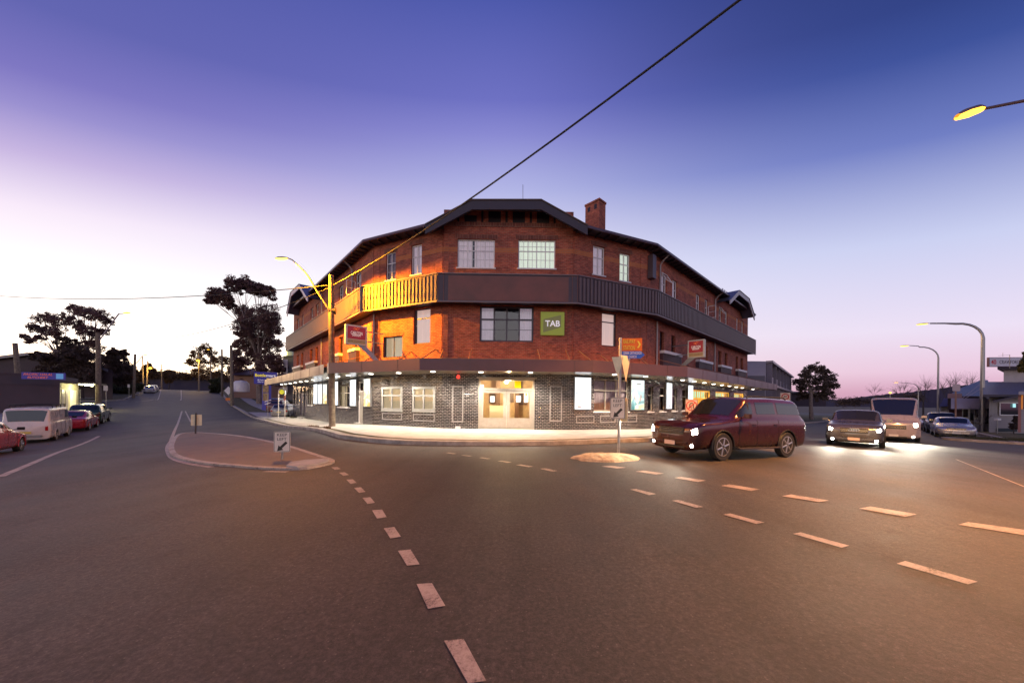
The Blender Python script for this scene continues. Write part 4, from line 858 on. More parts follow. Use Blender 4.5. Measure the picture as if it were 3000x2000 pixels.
# ---------------------------------------------------------------- light boxes on the tiled walls
def postermat(name, cols, seed, s=2.0):
    m = bpy.data.materials.new(name); m.use_nodes = True; n = NT(m.node_tree); n.n.clear(); o = n.add('ShaderNodeOutputMaterial'); uv = n.add('ShaderNodeUVMap')
    mp = n.vmath('ADD', uv.outputs[0], (seed*3.7, seed*1.9, 0)); tx = n.add('ShaderNodeTexNoise', ins={'Vector': mp, 'Scale': 2.6, 'Detail': 4.0, 'Distortion': 1.2})
    c = n.ramp(tx.outputs[0], cols); sp = n.add('ShaderNodeSeparateXYZ', ins={0: uv.outputs[0]})
    c = n.mix(n.math('MULTIPLY', sp.outputs[1], .75, clamp=True), c, (.93, .97, 1.0))
    e = n.add('ShaderNodeEmission', ins={0: c, 1: s}); n.l.new(e.outputs[0], o.inputs[0]); return m
W1 = (1, 1, 1)
PM = [postermat('pastel_poster', [(.3, (.85, .93, 1)), (.5, W1), (.62, (.55, .70, .85)), (.7, (.95, .8, .6))], 1, 1.5), postermat('fruit_poster', [(.3, W1), (.48, (1, .93, .6)), (.6, (1, .55, .12)), (.7, (.6, .7, .2))], 2, 1.2),
      postermat('teal_poster', [(.25, (.03, .10, .10)), (.42, (.10, .30, .28)), (.52, (.35, .62, .60)), (.62, (.8, .85, .4)), (.75, (.25, .18, .1))], 3, 1.5), postermat('blue_white_poster', [(.3, (.6, .8, 1)), (.5, W1), (.7, (.8, .9, 1))], 4, 1.6)]
ink = mat('grey_print', (.25, .22, .22), .7, emit=(.3, .3, .34), es=.3); skin = mat('tan_print', (.5, .35, .25), .7, emit=(.9, .7, .55), es=1.0)
def lightbox(W, px0, px1, p0, p1, mi, label, fig=None):
    a, b, c, d = rect(W, px0, px1, p0, p1, .1); ctr = W.pt((a+b)/2, c, 0); t = thing('poster_light_box', label, 'light box', ctr, 0, 'lit poster boxes along the pub wall')
    mb = MB(); bar(mb, W, a, b, c, d, .002, .10); mb.build('box_frame', M['steel'], t, bevel=.008)
    f = MB(); e = .035; q = [(a+e, c+e), (b-e, c+e), (b-e, d-e), (a+e, d-e)]; ar = (b-a)/(d-c); f.face([W.pt(u, z, .104) for u, z in q], [(0, 0), (ar, 0), (ar, 1), (0, 1)]); f.build('poster', PM[mi], t)
    w_, h_ = b-a, d-c
    g = MB()
    def blob(cx, cz, rx, rz, rot=0, mi=0):
        pts = []
        for k in range(14): x, y = rx*cos(2*pi*k/14), rz*sin(2*pi*k/14); pts.append(W.pt(a+w_*cx+x*cos(rot)-y*sin(rot), c+h_*cz+x*sin(rot)+y*cos(rot), .107))
        g.face(pts, mi=mi)
    if fig == 'sit':
        for q in ((.14, .52, .05, .05, 0, 0), (.17, .46, .03, .05, .3, 1), (.24, .30, .055, .16, .5, 1), (.30, .17, .16, .05, .9, 1), (.45, .17, .18, .035, -.8, 1), (.30, .09, .17, .045, 0, 0), (.36, .27, .05, .03, .4, 0), (.70, .25, .05, .04, .5, 0)): blob(*q)
    elif fig == 'stand':
        for q in ((.45, .58, .045, .05, 0, 1), (.45, .35, .09, .26, .06, 1), (.70, .40, .07, .22, -.2, 0), (.28, .40, .06, .14, .4, 0), (.45, .10, .13, .12, 0, 1), (.55, .86, .2, .03, .05, 0)): blob(*q)
    elif fig == 'fruit':
        for q in ((.5, .62, .07, .06, 0, 1), (.45, .22, .12, .14, .3, 1), (.68, .16, .08, .1, .2, 0)): blob(*q)
    else:
        for q in ((.5, .5, .05, .16, .2, 0), (.5, .12, .14, .05, 0, 0), (.45, .82, .12, .02, 0, 0)): blob(*q)
    g.build('print', [ink, skin], t)
    return t
lightbox(WRF, 1683.6, 1733, 1103, 1200, 3, 'big white lit poster box with a faint sitting figure, right of the entrance', 'sit')
lightbox(WRF, 1849, 1889, 1111, 1201, 2, 'teal and green lit poster box between the curtained windows', 'stand')
lightbox(WRW, 1953, 1969.5, 1120, 1198, 3, 'narrow white lit poster box between two dim windows, second from the orange windows')
lightbox(WRW, 2016.7, 2031, 1127, 1190, 3, 'narrow white lit poster box touching the first orange window')
lightbox(WLW, 1065.5, 1085, 1109, 1191, 1, 'white lit poster box with orange fruit, right of the white side door', 'fruit')
lightbox(WLW, 1025.5, 1043, 1112, 1189, 0, 'white lit poster box with a dark sketch, just left of the white side door')
lightbox(WLW, 981, 990, 1117, 1187, 3, 'blue white lit poster box hard against the wooden pole')
lightbox(WLW, 946, 958, 1125, 1183, 1, 'yellow topped lit poster box, last of the three left of the wooden pole')
lightbox(WLW, 932, 943.5, 1125, 1183, 0, 'pale lit poster box in the middle of the three left of the wooden pole')
lightbox(WLW, 919, 930, 1125, 1183, 3, 'pale blue lit poster box farthest along the left wing')
# ---------------------------------------------------------------- signs on the hotel
t = thing('betting_sign', 'square lime green sign with white letters TAB on the brick front', 'sign', WC.pt(WC.uv(1619, 947)[0], 5.2, 0))
a, b, c, d = rect(WC, 1584.4, 1653.8, 913, 981, .12); mb = MB(); bar(mb, WC, a, b, c, d, .025, .13); mb.build('sign_box', mat('lime_sign', (.30, .36, .03), .35, emit=(.42, .48, .06), es=.14), t, bevel=.01)
mb = MB(); q = [(.11, .13), (.86, .36), (.86, .88), (.11, .68)]; q = [(.11, .11), (.11, .68), (.86, .87), (.86, .34)][::-1]; mb.face([WC.pt(a+(b-a)*u, c+(d-c)*v, .134) for u, v in q]); mb.build('sign_shield', mat('olive_shield', (.16, .15, .045), .4, emit=(.25, .24, .08), es=.22), t)
text(t, 'TAB', WC.pt(a+(b-a)*.5, c+(d-c)*.50, .137), WC.D, ZV, width=(b-a)*.62, height=(d-c)*.26, m=mat('white_sign_letters', (.85, .8, .82), .5, emit=(1, .92, .95), es=.35), bold=.02)
def beersign(W, px_out, px_in, pt, pb, label, toward):
    # box that sticks out square from the wall; outer edge px_out, wall side px_in
    o1 = 2.05; u, z1 = W.uv(px_out, pt, o1); _, z0 = W.uv(px_out, pb, o1); o0 = .1
    for _k in range(60):
        q = W.pt(u, 5, o0); 
        if (1500+q.x/q.y*FPX-px_in)*(px_out-px_in) < 0: o0 += .03
        else: break
    o0 = min(max(o0, .2), 1.2); fs = (o1-o0)/1.7
    t = thing('beer_sign', label, 'sign', W.pt(u, 4.5, 0), 0, 'projecting beer signs')
    D = W.D*toward; mb = MB(); wth = .22
    def bx(oa, ob, za, zb, da, db, mm=mb, mi=0):
        bt = [W.pt(u, za, oa)+D*da, W.pt(u, za, ob)+D*da, W.pt(u, za, ob)+D*db, W.pt(u, za, oa)+D*db]; mm.hexa(bt, [p+ZV*(zb-za) for p in bt], mi)
    bx(o0, o1, z0, z1, -wth/2, wth/2); mb.build('sign_box', mat('cream_sign_case', (.72, .66, .52), .4), t, bevel=.012)
    h = z1-z0
    for sgn in (1, -1):
        f = MB(); f1 = wth/2+.003
        bx(o0+.09, o1-.09, z0+h*.29, z1-.08, sgn*f1-.002, sgn*f1+.002, f); bx(o0+.09, o1-.09, z0+.07, z0+h*.275, sgn*f1-.002, sgn*f1+.002, f, 1)
        f.build('sign_face', [mat('deep_red_sign', (.30, .006, .012), .3, emit=(.5, .01, .02), es=.22), mat('tan_sign_strip', (.42, .24, .10), .4, emit=(.8, .5, .2), es=.10)], t)
        Nn = D*sgn; rt = W.Nn*(1 if (W.Nn.cross(ZV)).dot(Nn) > 0 else -1)
        cc = W.pt(u, 0, (o0+o1)/2)+Nn*(f1+.006)
        text(t, 'CARLTON', cc+ZV*(z0+h*.60), rt, ZV, width=.92*fs, height=.17, m=mat('cream_letters', (.85, .74, .62), .4, emit=(1, .85, .7), es=.25), bold=.012)
        text(t, 'DRAUGHT', cc+ZV*(z0+h*.485), rt, ZV, width=.70*fs, height=.11, m=MATS['cream_letters'], bold=.012)
        text(t, 'HOTEL QUEANBEYAN', cc+ZV*(z0+h*.165), rt, ZV, width=1.35*fs, height=.075, m=mat('brown_letters', (.14, .05, .02), .5))
        # orange flourish above the name: two running strokes
        fl_ = MB()
        for q in ([(-.28, .80), (-.14, .86), (-.05, .80), (.06, .88), (.18, .84), (.26, .90)], [(-.2, .74), (-.06, .79), (.04, .75), (.16, .80)]): fl_.tube([cc+rt*x*fs+ZV*(z0+h*y) for x, y in q], [.008]+[.02]*(len(q)-2)+[.006], 5)
        fl_.build('sign_flourish', mat('orange_flourish', (.8, .16, .03), .4, emit=(1, .2, .05), es=.3), t)
    bk = MB(); bk.tube([W.pt(u, z1-.25, 0.0), W.pt(u, z1-.25, o0+.02)], .035, 6); bk.tube([W.pt(u, z0+.25, 0.0), W.pt(u, z0+.25, o0+.02)], .035, 6)
    bt = [W.pt(u-.03, 3.6, .05), W.pt(u+.03, 3.6, .05), W.pt(u+.03, 3.6, .30), W.pt(u-.03, 3.6, .30)]
    bk.hexa(bt, [W.pt(u-.03, z0, o0), W.pt(u+.03, z0, o0), W.pt(u+.03, z0, o0+.45), W.pt(u-.03, z0, o0+.45)]); bk.build('sign_bracket', M['steel'], t)
beersign(WLW, 1011, 1072, 949, 1007, 'red and cream beer sign standing out from the left wing, glowing yellow at its edge', 1)
beersign(WRW, 2066, 2013, 993, 1046, 'dark red beer sign standing out from the right wing above the small balconies', -1)
# ---------------------------------------------------------------- street signs
def rrect(c, rt, up, w_, h_, r, n=5):
    pts = []
    for cx, cy, a0 in ((w_/2-r, h_/2-r, 0), (-w_/2+r, h_/2-r, 90), (-w_/2+r, -h_/2+r, 180), (w_/2-r, -h_/2+r, 270)):
        for k in range(n+1): a = R(a0+90*k/n); pts.append(c+rt*(cx+r*cos(a))+up*(cy+r*sin(a)))
    return pts
def slab(mb, pts, nrm, th, mi=0):
    n = len(pts); b = [p-nrm*th for p in pts]; mb.mesh(list(pts)+b, [tuple(range(n)), tuple(range(2*n-1, n-1, -1))]+[((k+1) % n, k, n+k, n+(k+1) % n) for k in range(n)], mi)
signwhite = mat('reflective_white_sign', (.68, .63, .56), .35, noise=.08, nscale=3); signblack = mat('black_sign_print', (.02, .018, .018), .5); signback = mat('sign_back_aluminium', (.78, .66, .42), .45, metal=.0, noise=.15, nscale=3)
def plate(t, c, nrm, w_, h_, r=.04, m=None, border=True, name='sign_plate', back=True):
    nrm = nrm.normalized(); rt = ZV.cross(nrm).normalized(); mb = MB(); slab(mb, rrect(c, rt, ZV, w_, h_, r), nrm, .004); mb.build(name, m or signwhite, t)
    if border:
        o_ = rrect(c+nrm*.0015, rt, ZV, w_-.02, h_-.02, r*.8); i_ = rrect(c+nrm*.0015, rt, ZV, w_-.045, h_-.045, r*.6); bm_ = MB(); n = len(o_)
        for k in range(n): bm_.face([o_[k], o_[(k+1) % n], i_[(k+1) % n], i_[k]])
        bm_.build('sign_border', signblack, t)
    if back: mb = MB(); slab(mb, rrect(c-nrm*.006, rt, ZV, w_-.004, h_-.004, r), nrm, .002); mb.build('sign_back', signback, t)
    return rt
def arrow(t, c, rt, nrm, s, ang=225):
    a = R(ang); d = rt*cos(a)+ZV*sin(a); q = rt*-sin(a)+ZV*cos(a); p = c+nrm*.0025; mb = MB()
    mb.face([p-d*.5*s-q*.10*s, p+d*.10*s-q*.10*s, p+d*.10*s+q*.10*s, p-d*.5*s+q*.10*s]); mb.face([p+d*.10*s-q*.26*s, p+d*.5*s, p+d*.10*s+q*.26*s]); mb.build('sign_arrow', signblack, t)
def keepleft(t, c, nrm, w_=.45, h_=.60):
    nrm = nrm.normalized(); rt = plate(t, c, nrm, w_, h_)
    text(t, 'KEEP', c+ZV*h_*.34+nrm*.003, rt, ZV, width=w_*.60, height=h_*.135, m=signblack, ext=.0008); text(t, 'LEFT', c+ZV*h_*.13+nrm*.003, rt, ZV, width=w_*.56, height=h_*.135, m=signblack, ext=.0008)
    arrow(t, c-ZV*h_*.235, rt, nrm, .36*w_/.45)
def post(t, b, top, r=.03, m='steel', name='sign_post'): mb = MB(); mb.tube([b, top], r, 10); return mb.build(name, M[m], t)
b_ = G(827, 1346, .05); Yk = b_.y; c_ = P(826, 1293.5, Yk-.04); t = thing('keep_left_sign', 'white KEEP LEFT sign on a short pole at the front of the painted traffic island', 'sign', b_)
post(t, b_, Vector((b_.x, b_.y, c_.z+.2))); keepleft(t, c_, Vector((.08, -1, 0)), 46*Yk/1004, 60*Yk/1004)
b_ = G(573, 1270, .05); t = thing('keep_left_sign', 'back of a sign with two pale halves at the far end of the painted island', 'sign', b_); c_ = P(575.5, 1230, b_.y+.05)
post(t, b_, Vector((b_.x, b_.y, c_.z+.4)), .035, 'darksteel'); plate(t, c_, Vector((-.25, 1, 0)), .52, .62, border=False)
# pole with the direction blades and give way signs
bp_ = Vector((0, 0, 0)); d_ = ray(1812, 1335); Yp = 10.1; bp_ = EYE+d_*Yp; bp_.z = H(bp_.x, bp_.y)+.08
t = thing('sign_pole', 'galvanised pole with railway station and church blades, give way backs and a KEEP LEFT plate', 'sign', bp_)
topp = P(1818, 989, Yp); topp.x = bp_.x+(topp.x-bp_.x); post(t, bp_, topp, .042)
def onpole(py): k = (P(1815, py, Yp).z-bp_.z)/(topp.z-bp_.z); return bp_+(topp-bp_)*k
nf = Vector((-.62, -.78, 0)).normalized(); keepleft(t, onpole(1195)+nf*.055+Vector((-.03, 0, 0)), nf, .45, .63)
nb = Vector((.95, .30, 0)).normalized(); plate(t, onpole(1199)+nb*.05+Vector((.06, -.02, 0)), nb, .45, .68, border=False, name='side_plate')
for cx0, py0, n_, wd, hh in ((-.10, 1046, Vector((.45, .9, 0)), .66, .62), (.14, 1042, Vector((-.40, .9, 0)), .76, .78)):
    n_ = n_.normalized(); rt = ZV.cross(n_); c0 = onpole(py0)+Vector((cx0, -.06, 0)); 
    tri = [c0-rt*wd/2*.5, c0+rt*wd/2*.5, c0-ZV*hh+rt*(-.02)]
    mb = MB(); slab(mb, tri, n_, .004); mb.build('give_way_plate', signback, t)
def blade(t, px0, px1, p0, p1, lines, m, ml, pointed, hs):
    nr_ = Vector((-.12, -1, 0)).normalized(); a = P(px0, (p0+p1)/2, Yp); rt = ZV.cross(nr_).normalized(); wd = (px1-px0)*Yp/1004/abs(rt.x)*1.02; h_ = (p1-p0)*Yp/1004
    c = onpole((p0+p1)/2)+rt*(.045+wd/2)-Vector((0, .01, 0)); l, r_ = c-rt*wd/2, c+rt*wd/2
    pts = [l-ZV*h_/2, (r_ if not pointed else r_-rt*.12)-ZV*h_/2]+([r_] if pointed else [])+[(r_ if not pointed else r_-rt*.12)+ZV*h_/2, l+ZV*h_/2]
    mb = MB(); slab(mb, pts, nr_, .006); mb.build('direction_blade', m, t)
    for k, (tx, ww, off) in enumerate(lines): text(t, tx, c+rt*off*wd+ZV*(h_*(.25-.5*k))+nr_*.003, rt, ZV, width=wd*ww, height=h_*hs, m=ml, ext=.001, bold=.005)
    if not pointed:
        q = c+rt*wd*.33+nr_*.004; mb = MB(); s = .10
        mb.face([q-rt*s*.5+ZV*s, q+ZV*s-rt*0*s, q+rt*s*.6, q+rt*s*.1]); mb.face([q+rt*s*.1, q+rt*s*.6, q-ZV*s, q-rt*s*.5-ZV*s]); mb.build('sign_chevron', ml, t)
blade(t, 1822, 1877, 991, 1028, (('RAILWAY', .60, -.14), ('STATION', .58, -.15)), mat('orange_direction_sign', (.72, .14, .0), .45), mat('yellow_letters', (.80, .62, .05), .5), False, .33)
blade(t, 1824, 1887, 1029, 1050, (('GREEK ORTHODOX', .80, -.04), ('CHURCH', .34, -.04)), mat('blue_direction_sign', (.02, .10, .55), .4), mat('white_letters', (.80, .76, .80), .5), True, .36)
# NO U TURN
def ring(mb, c, rt, r0, r1, mi=0, a0=0, a1=360, n=32):
    for k in range(n):
        x0, x1 = R(a0+(a1-a0)*k/n), R(a0+(a1-a0)*(k+1)/n); f = lambda r, a: c+rt*(r*cos(a))+ZV*(r*sin(a)); mb.face([f(r0, x0), f(r1, x0), f(r1, x1), f(r0, x1)], mi=mi)
Yn = 13.4; c_ = P(2026, 1203, Yn); b_ = Vector((c_.x, c_.y, H(c_.x, c_.y))); t = thing('no_u_turn_sign', 'NO U TURN sign with a crossed U arrow behind the maroon four wheel drive', 'sign', b_)
post(t, b_, c_+ZV*.35+Vector((0, .03, 0)), .03); nn = Vector((-.20, -1, 0)).normalized(); rt = plate(t, c_, nn, .45, .90, m=mat('pinkish_white_sign', (.70, .52, .46), .35))
mb = MB(); rc = c_+ZV*.20+nn*.003; ring(mb, rc, rt, .165, .20); d1 = (rt+ZV).normalized(); d2 = (rt-ZV).normalized(); mb.face([rc-d1*.18-d2*.017+nn*.002, rc+d1*.18-d2*.017+nn*.002, rc+d1*.18+d2*.017+nn*.002, rc-d1*.18+d2*.017+nn*.002][::-1]); mb.build('red_ring', mat('red_sign_print', (.55, .03, .03), .45), t)
mb = MB(); rc = c_+ZV*.22+nn*.0028; ring(mb, rc+ZV*.02, rt, .045, .080, a0=0, a1=180, n=12)
for x0, x1, z0, z1 in ((-.08, -.045, -.07, .02), (.045, .08, -.13, .02)): mb.face([rc+rt*x0+ZV*z0, rc+rt*x1+ZV*z0, rc+rt*x1+ZV*z1, rc+rt*x0+ZV*z1])
mb.face([rc-rt*.115-ZV*.06, rc-rt*.062-ZV*.13, rc-rt*.01-ZV*.06]); mb.build('u_arrow', signblack, t)
text(t, 'NO U', c_-ZV*.15+nn*.003, rt, ZV, width=.33, height=.12, m=signblack, ext=.0008); text(t, 'TURN', c_-ZV*.33+nn*.003, rt, ZV, width=.30, height=.12, m=signblack, ext=.0008)
# 40 AREA
b2 = RR(21.6, 3.4); b_ = onG(b2.x, b2.y, KL); t = thing('speed_area_sign', 'small white 40 AREA sign with a red ring by the far kerb', 'sign', b_)
c_ = P(2286, 1166, b_.y); post(t, b_, Vector((b_.x, b_.y, c_.z+.5)), .035); nn = Vector((-.72, -.7, 0)).normalized(); c_ = Vector((b_.x, b_.y, c_.z))+nn*.05; rt = plate(t, c_, nn, .75, 1.05, border=False, m=mat('pinkish_white_sign'))
mb = MB(); ring(mb, c_+ZV*.15+nn*.003, rt, .21, .30); mb.build('red_ring', mat('red_sign_print'), t)
text(t, '40', c_+ZV*.15+nn*.003, rt, ZV, width=.28, height=.22, m=signblack, ext=.001); text(t, 'AREA', c_-ZV*.35+nn*.003, rt, ZV, width=.55, height=.16, m=signblack, ext=.001)
# hoop stop sign and rail pole on the hotel pavement
b_ = G(825, 1231, KL); t = thing('bus_stop_hoop', 'pale hoop stand with a round yellow disc on the hotel pavement', 'sign', b_); zt_ = P(825, 1137, b_.y).z; mb = MB()
e = 9.5*b_.y/1004*1.0; mb.tube([b_-Vector((e, 0, 0)), Vector((b_.x-e, b_.y, zt_-e))]+[Vector((b_.x-e*cos(R(k*15)), b_.y, zt_-e+e*sin(R(k*15)))) for k in range(1, 12)]+[Vector((b_.x+e, b_.y, zt_-e)), b_+Vector((e, 0, 0))], .035, 8); mb.build('hoop', mat('white_steel', (.7, .68, .64), .35), t)
mb = MB(); c_ = Vector((b_.x, b_.y-.01, zt_-e-.04)); mb.lathe([(.001, -.02), (e*.72, -.02), (e*.72, .02), (.001, .02)], 24, M4=Matrix.Translation(c_) @ Matrix.Rotation(pi/2, 4, 'X')); mb.build('yellow_disc', mat('yellow_disc', (.75, .70, .02), .4, emit=(.9, .85, .05), es=.35), t)
mb = MB(); mb.box((b_.x+e, b_.y-.05, zt_-.85), (.16, .02, .42)); mb.build('parking_plate', mat('red_white_plate', (.6, .22, .14), .5), t)
b_ = G(785, 1224, KL); t = thing('rail_post', 'thin pale post with two short white rails by the driveway', 'post', b_); post(t, b_, P(784, 1150, b_.y), .03); mb = MB()
for y0, y1 in ((1176, 1171), (1184, 1179)): mb.tube([P(776, y0, b_.y), P(793, y1, b_.y)], .04, 6)
mb.build('white_rails', M['white'], t)
# bottle shop sign
Yb = 47.; c_ = P(778, 1107, Yb); t = thing('bottle_shop_sign', 'dark blue Bottlemart drive thru sign with a yellow arrow, behind the awning end', 'sign', onG(c_.x, c_.y, KL)); nn = Vector((.45, -1, 0)).normalized(); rt = ZV.cross(nn)
navy = mat('navy_sign', (.018, .016, .16), .4, emit=(.05, .04, .4), es=.2); slabm = MB(); w_, h_ = 51*Yb/1004/rt.x, 35*Yb/1004; slab(slabm, rrect(c_, rt, ZV, w_, h_, .05), nn, .25); slabm.build('sign_box', navy, t)
yl = mat('yellow_sign_letters', (.75, .6, .02), .5, emit=(1, .8, .05), es=.45); wl_ = mat('white_sign_letters')
text(t, 'Bottle', c_-rt*w_*.22+ZV*h_*.22+nn*.01, rt, ZV, width=w_*.46, height=h_*.24, m=yl, bold=.02); text(t, 'mart', c_+rt*w_*.24+ZV*h_*.20+nn*.01, rt, ZV, width=w_*.42, height=h_*.19, m=wl_, bold=.02)
text(t, 'drive', c_-rt*w_*.22-ZV*h_*.16+nn*.01, rt, ZV, width=w_*.27, height=h_*.11, m=wl_); text(t, 'thru', c_-rt*w_*.22-ZV*h_*.32+nn*.01, rt, ZV, width=w_*.24, height=h_*.11, m=wl_)
mb = MB(); q = c_+rt*w_*.15-ZV*h_*.22+nn*.012; s = h_*.2; mb.face([q+rt*-s+ZV*s, q+ZV*s, q+rt*s, q]); mb.face([q, q+rt*s, q-ZV*s, q-rt*s-ZV*s]); mb.build('sign_arrow', yl, t)
mb = MB(); g0 = H(c_.x, c_.y); 
for px0, px1 in ((768, 789),): 
    a = P(px0, 1125, Yb+.3); bb = P(px1, 1125, Yb+.3); bt = [Vector((a.x, a.y, g0)), Vector((bb.x, bb.y, g0)), Vector((bb.x, bb.y+.4, g0)), Vector((a.x, a.y+.4, g0))]; mb.hexa(bt, [Vector((p.x, p.y, a.z)) for p in bt])
mb.build('sign_column', navy, t)
for k, (p0, p1) in enumerate(((1127, 1149), (1151, 1173))):
    mb = MB(); mb.mesh([P(769.5, p1, Yb+.25), P(787, p1, Yb+.25), P(787, p0, Yb+.25), P(769.5, p0, Yb+.25)], [(0, 1, 2, 3)]); mb.build('menu_panel', mat('mustard_menu', (.35, .22, .10), .5, noise=.6, nscale=2.5), t)
# ---------------------------------------------------------------- poles, lamps and wires
def luminaire(t, c, d, L=.75, lit='lampglow', energy=0, tint=(1, .55, .16), r=.16, spot=R(160), bat=0):
    """cobra head: c = arm end, d = unit direction outward"""
    side = d.cross(ZV).normalized(); upn = side.cross(d).normalized(); hs = MB(); prof = [(0, .035, .03), (.15, .09, .07), (.45, r, .10), (.8, r*.95, .09), (1, .05, .04)]
    for sgn, nm, m in ((1, 'lamp_housing', mat('lamp_housing', (.16, .12, .10), .4)), (-1, 'lamp_lens', M[lit])):
        mb = MB(); rings = []
        for k, (q, w_, h_) in enumerate(prof):
            if sgn < 0 and k == 0: continue
            rings.append([c+d*L*q+side*w_*cos(R(a))*(1 if sgn > 0 else .86)+upn*sgn*h_*(1 if sgn > 0 else .75)*sin(R(a)) for a in range(0, 181, 20)])
        n = len(rings[0]); vs = [p for rg in rings for p in rg]; fs = [(k*n+j, k*n+j+1, (k+1)*n+j+1, (k+1)*n+j) for k in range(len(rings)-1) for j in range(n-1)]; mb.mesh(vs, fs); mb.build(nm, m, t, smooth=60)
    if energy:
        l = bpy.data.lights.new('street_lamp_light', 'POINT' if bat else 'SPOT'); l.energy = energy; l.color = tint; l.shadow_soft_size = .14
        if not bat: l.spot_size = spot; l.spot_blend = .35
        if bat:   # lamp optics: little light straight down, none above the horizon, most towards one side
            l.use_nodes = True; nn_ = NT(l.node_tree); em = [n for n in nn_.n if n.type == 'EMISSION'][0]; tcn = nn_.add('ShaderNodeTexCoord'); sz = nn_.add('ShaderNodeSeparateXYZ', ins={0: tcn.outputs['Normal']})
            def ss(v, a, b, lo=0., hi=1.): return nn_.add('ShaderNodeMapRange', interpolation_type='SMOOTHSTEP', ins={0: v, 1: a, 2: b, 3: lo, 4: hi}).outputs[0]
            side_ = nn_.math('ADD', nn_.math('MULTIPLY', sz.outputs[0], .75), nn_.math('MULTIPLY', sz.outputs[1], .66))
            f_ = nn_.math('MULTIPLY', nn_.math('MULTIPLY', ss(sz.outputs[2], .09, -.07), ss(sz.outputs[2], -.95, -.55, bat, 1.)), ss(side_, .05, .6, .15, 1.)); nn_.l.new(f_, em.inputs[1])
        q = bpy.data.objects.new('street_lamp_light', l); COL.objects.link(q); q.location = c+d*L*.55-ZV*.16
# wooden pole with lamp arm by the pub
bpz = onG(pole_xy.x, pole_xy.y, KL-.02); t = thing('wooden_lamp_pole', 'weathered timber pole at the kerb of the pub with a long bent lamp arm', 'lamp post', bpz)
pt_ = P(970, 806, pole_xy.y); mb = MB(); mb.tube([bpz, bpz+(pt_-bpz)*.5, pt_], [.17, .155, .135], 14); mb.build('timber_pole', M['wood'], t, smooth=40)
an_ = onL = None
hd = Vector((-12.3, 17.95)); arm0 = bpz+(pt_-bpz)*((P(968, 915, pole_xy.y).z-bpz.z)/(pt_.z-bpz.z))
def armY(px): 
    k = (968-px)/(968-845); return pole_xy.y+(hd.y-pole_xy.y)*k
mb = MB(); apts = [arm0]+[P(px, py, armY(px)) for px, py in ((934, 861), (905, 812), (893, 796), (868, 772), (856, 761), (847, 757.5))]
mb.tube(apts, [.055, .05, .045, .04, .032, .03, .03], 8); mb.build('lamp_arm', mat('mustard_arm', (.38, .30, .18), .45, metal=.3), t, smooth=50)
mb = MB(); mb.tube([arm0+ZV*.1+Vector((-.12, 0, 0)), arm0+ZV*.1+Vector((.2, .1, 0))], .19, 10); mb.build('pole_bracket', M['darksteel'], t)
luminaire(t, apts[-1], (P(816, 757.5, armY(816))-apts[-1]).normalized(), .62, energy=20000, tint=(1, .37, .008), bat=.12)
# the big sodium lamp high on the right, its post outside the picture
b_ = onG(15.6, 8.3); t = thing('roadside_lamp', 'tall street lamp whose bright amber head hangs near the top right', 'lamp post', b_); mb = MB(); tip = P(2884, 319, 7.9)
arm = [b_, Vector((15.5, 8.3, 7.6)), Vector((15.2, 8.3, 8.6)), Vector((14.3, 8.25, 9.05)), P(3000, 296, 8.0), tip]; mb.tube(arm, [.11, .08, .07, .05, .035, .03], 10); mb.build('lamp_post', mat('brown_lamp_arm', (.14, .06, .04), .5), t, smooth=50)
luminaire(t, tip, (P(2762, 352, 7.75)-tip).normalized(), .80, lit='lampbig', energy=9200, r=.17, tint=(1, .43, .11))
def curved_lamp(base, h, arm, dirv, label, drop=.25, r0=.10, L=.9, energy=0, m='steel', lit='lampsmall', group='curved steel street lamps', rad=1.6):
    t = thing('curved_street_lamp', label, 'lamp post', base, 0, group); d = Vector((dirv[0], dirv[1], 0)).normalized(); mb = MB(); top = base+ZV*h
    pts = [base, base+ZV*(h-rad)]+[base+ZV*(h-rad+rad*sin(R(a)))+d*(rad*(1-cos(R(a)))) for a in range(15, 91, 15)]+[top+d*(arm*.7)+ZV*drop*.5, top+d*arm+ZV*drop]
    mb.tube(pts, [r0, r0*.75]+[r0*.6]*(len(pts)-4)+[r0*.45, r0*.4], 10); mb.build('lamp_post', M[m], t, smooth=50); luminaire(t, pts[-1], d, L, lit, energy, r=.2)
    return t
def lamp_at(px, pbase, tx, ty, Y, label, energy=0, **k):
    b = EYE+ray(px, pbase)*Y; b.z = H(b.x, b.y)+KL; top = P(tx, ty, Y); d = RR(-1, 0)-RR(0, 0)
    # head position: keep the arm square to the street
    dv = -nR; arm = None
    # solve arm length so that the end appears at tx
    u = (tx-1500)/FPX; arm = (b.x-u*b.y)/(u*dv.y-dv.x) if abs(u*dv.y-dv.x) > 1e-4 else 6
    e = b+Vector((dv.x, dv.y, 0))*arm; z = (EYE+ray(tx, ty)*e.y).z
    return curved_lamp(b, z-b.z-.3, arm, dv, label, .3, energy=energy, **k)
lamp_at(2877, 1262, 2722, 947, 32.5, 'tallest curved street lamp, standing before the grey weatherboard house', 900, r0=.17)
lamp_at(2747, 1245, 2664, 1012, 45, 'middle curved street lamp above the parked cars', 0, r0=.12)
lamp_at(2690, 1210, 2633, 1120, 92, 'small far curved lamp among the bare trees', 0, r0=.12)
b_ = onG(*RR(150, 16)[:2]); b_ = P(2608, 1190, 150); b_.z = H(b_.x, b_.y); t = thing('far_street_lamp', 'tiny glowing amber lamp above the hill line', 'lamp post', b_); c_ = P(2608, 1150, 150); post(t, b_, c_, .1, name='lamp_post'); mb = MB(); mb.lathe([(.01, -.35), (.4, -.2), (.45, 0), (.3, .2), (.01, .3)], 12, M4=Matrix.Translation(c_)); mb.build('lamp_globe', M['lampsmall'], t)
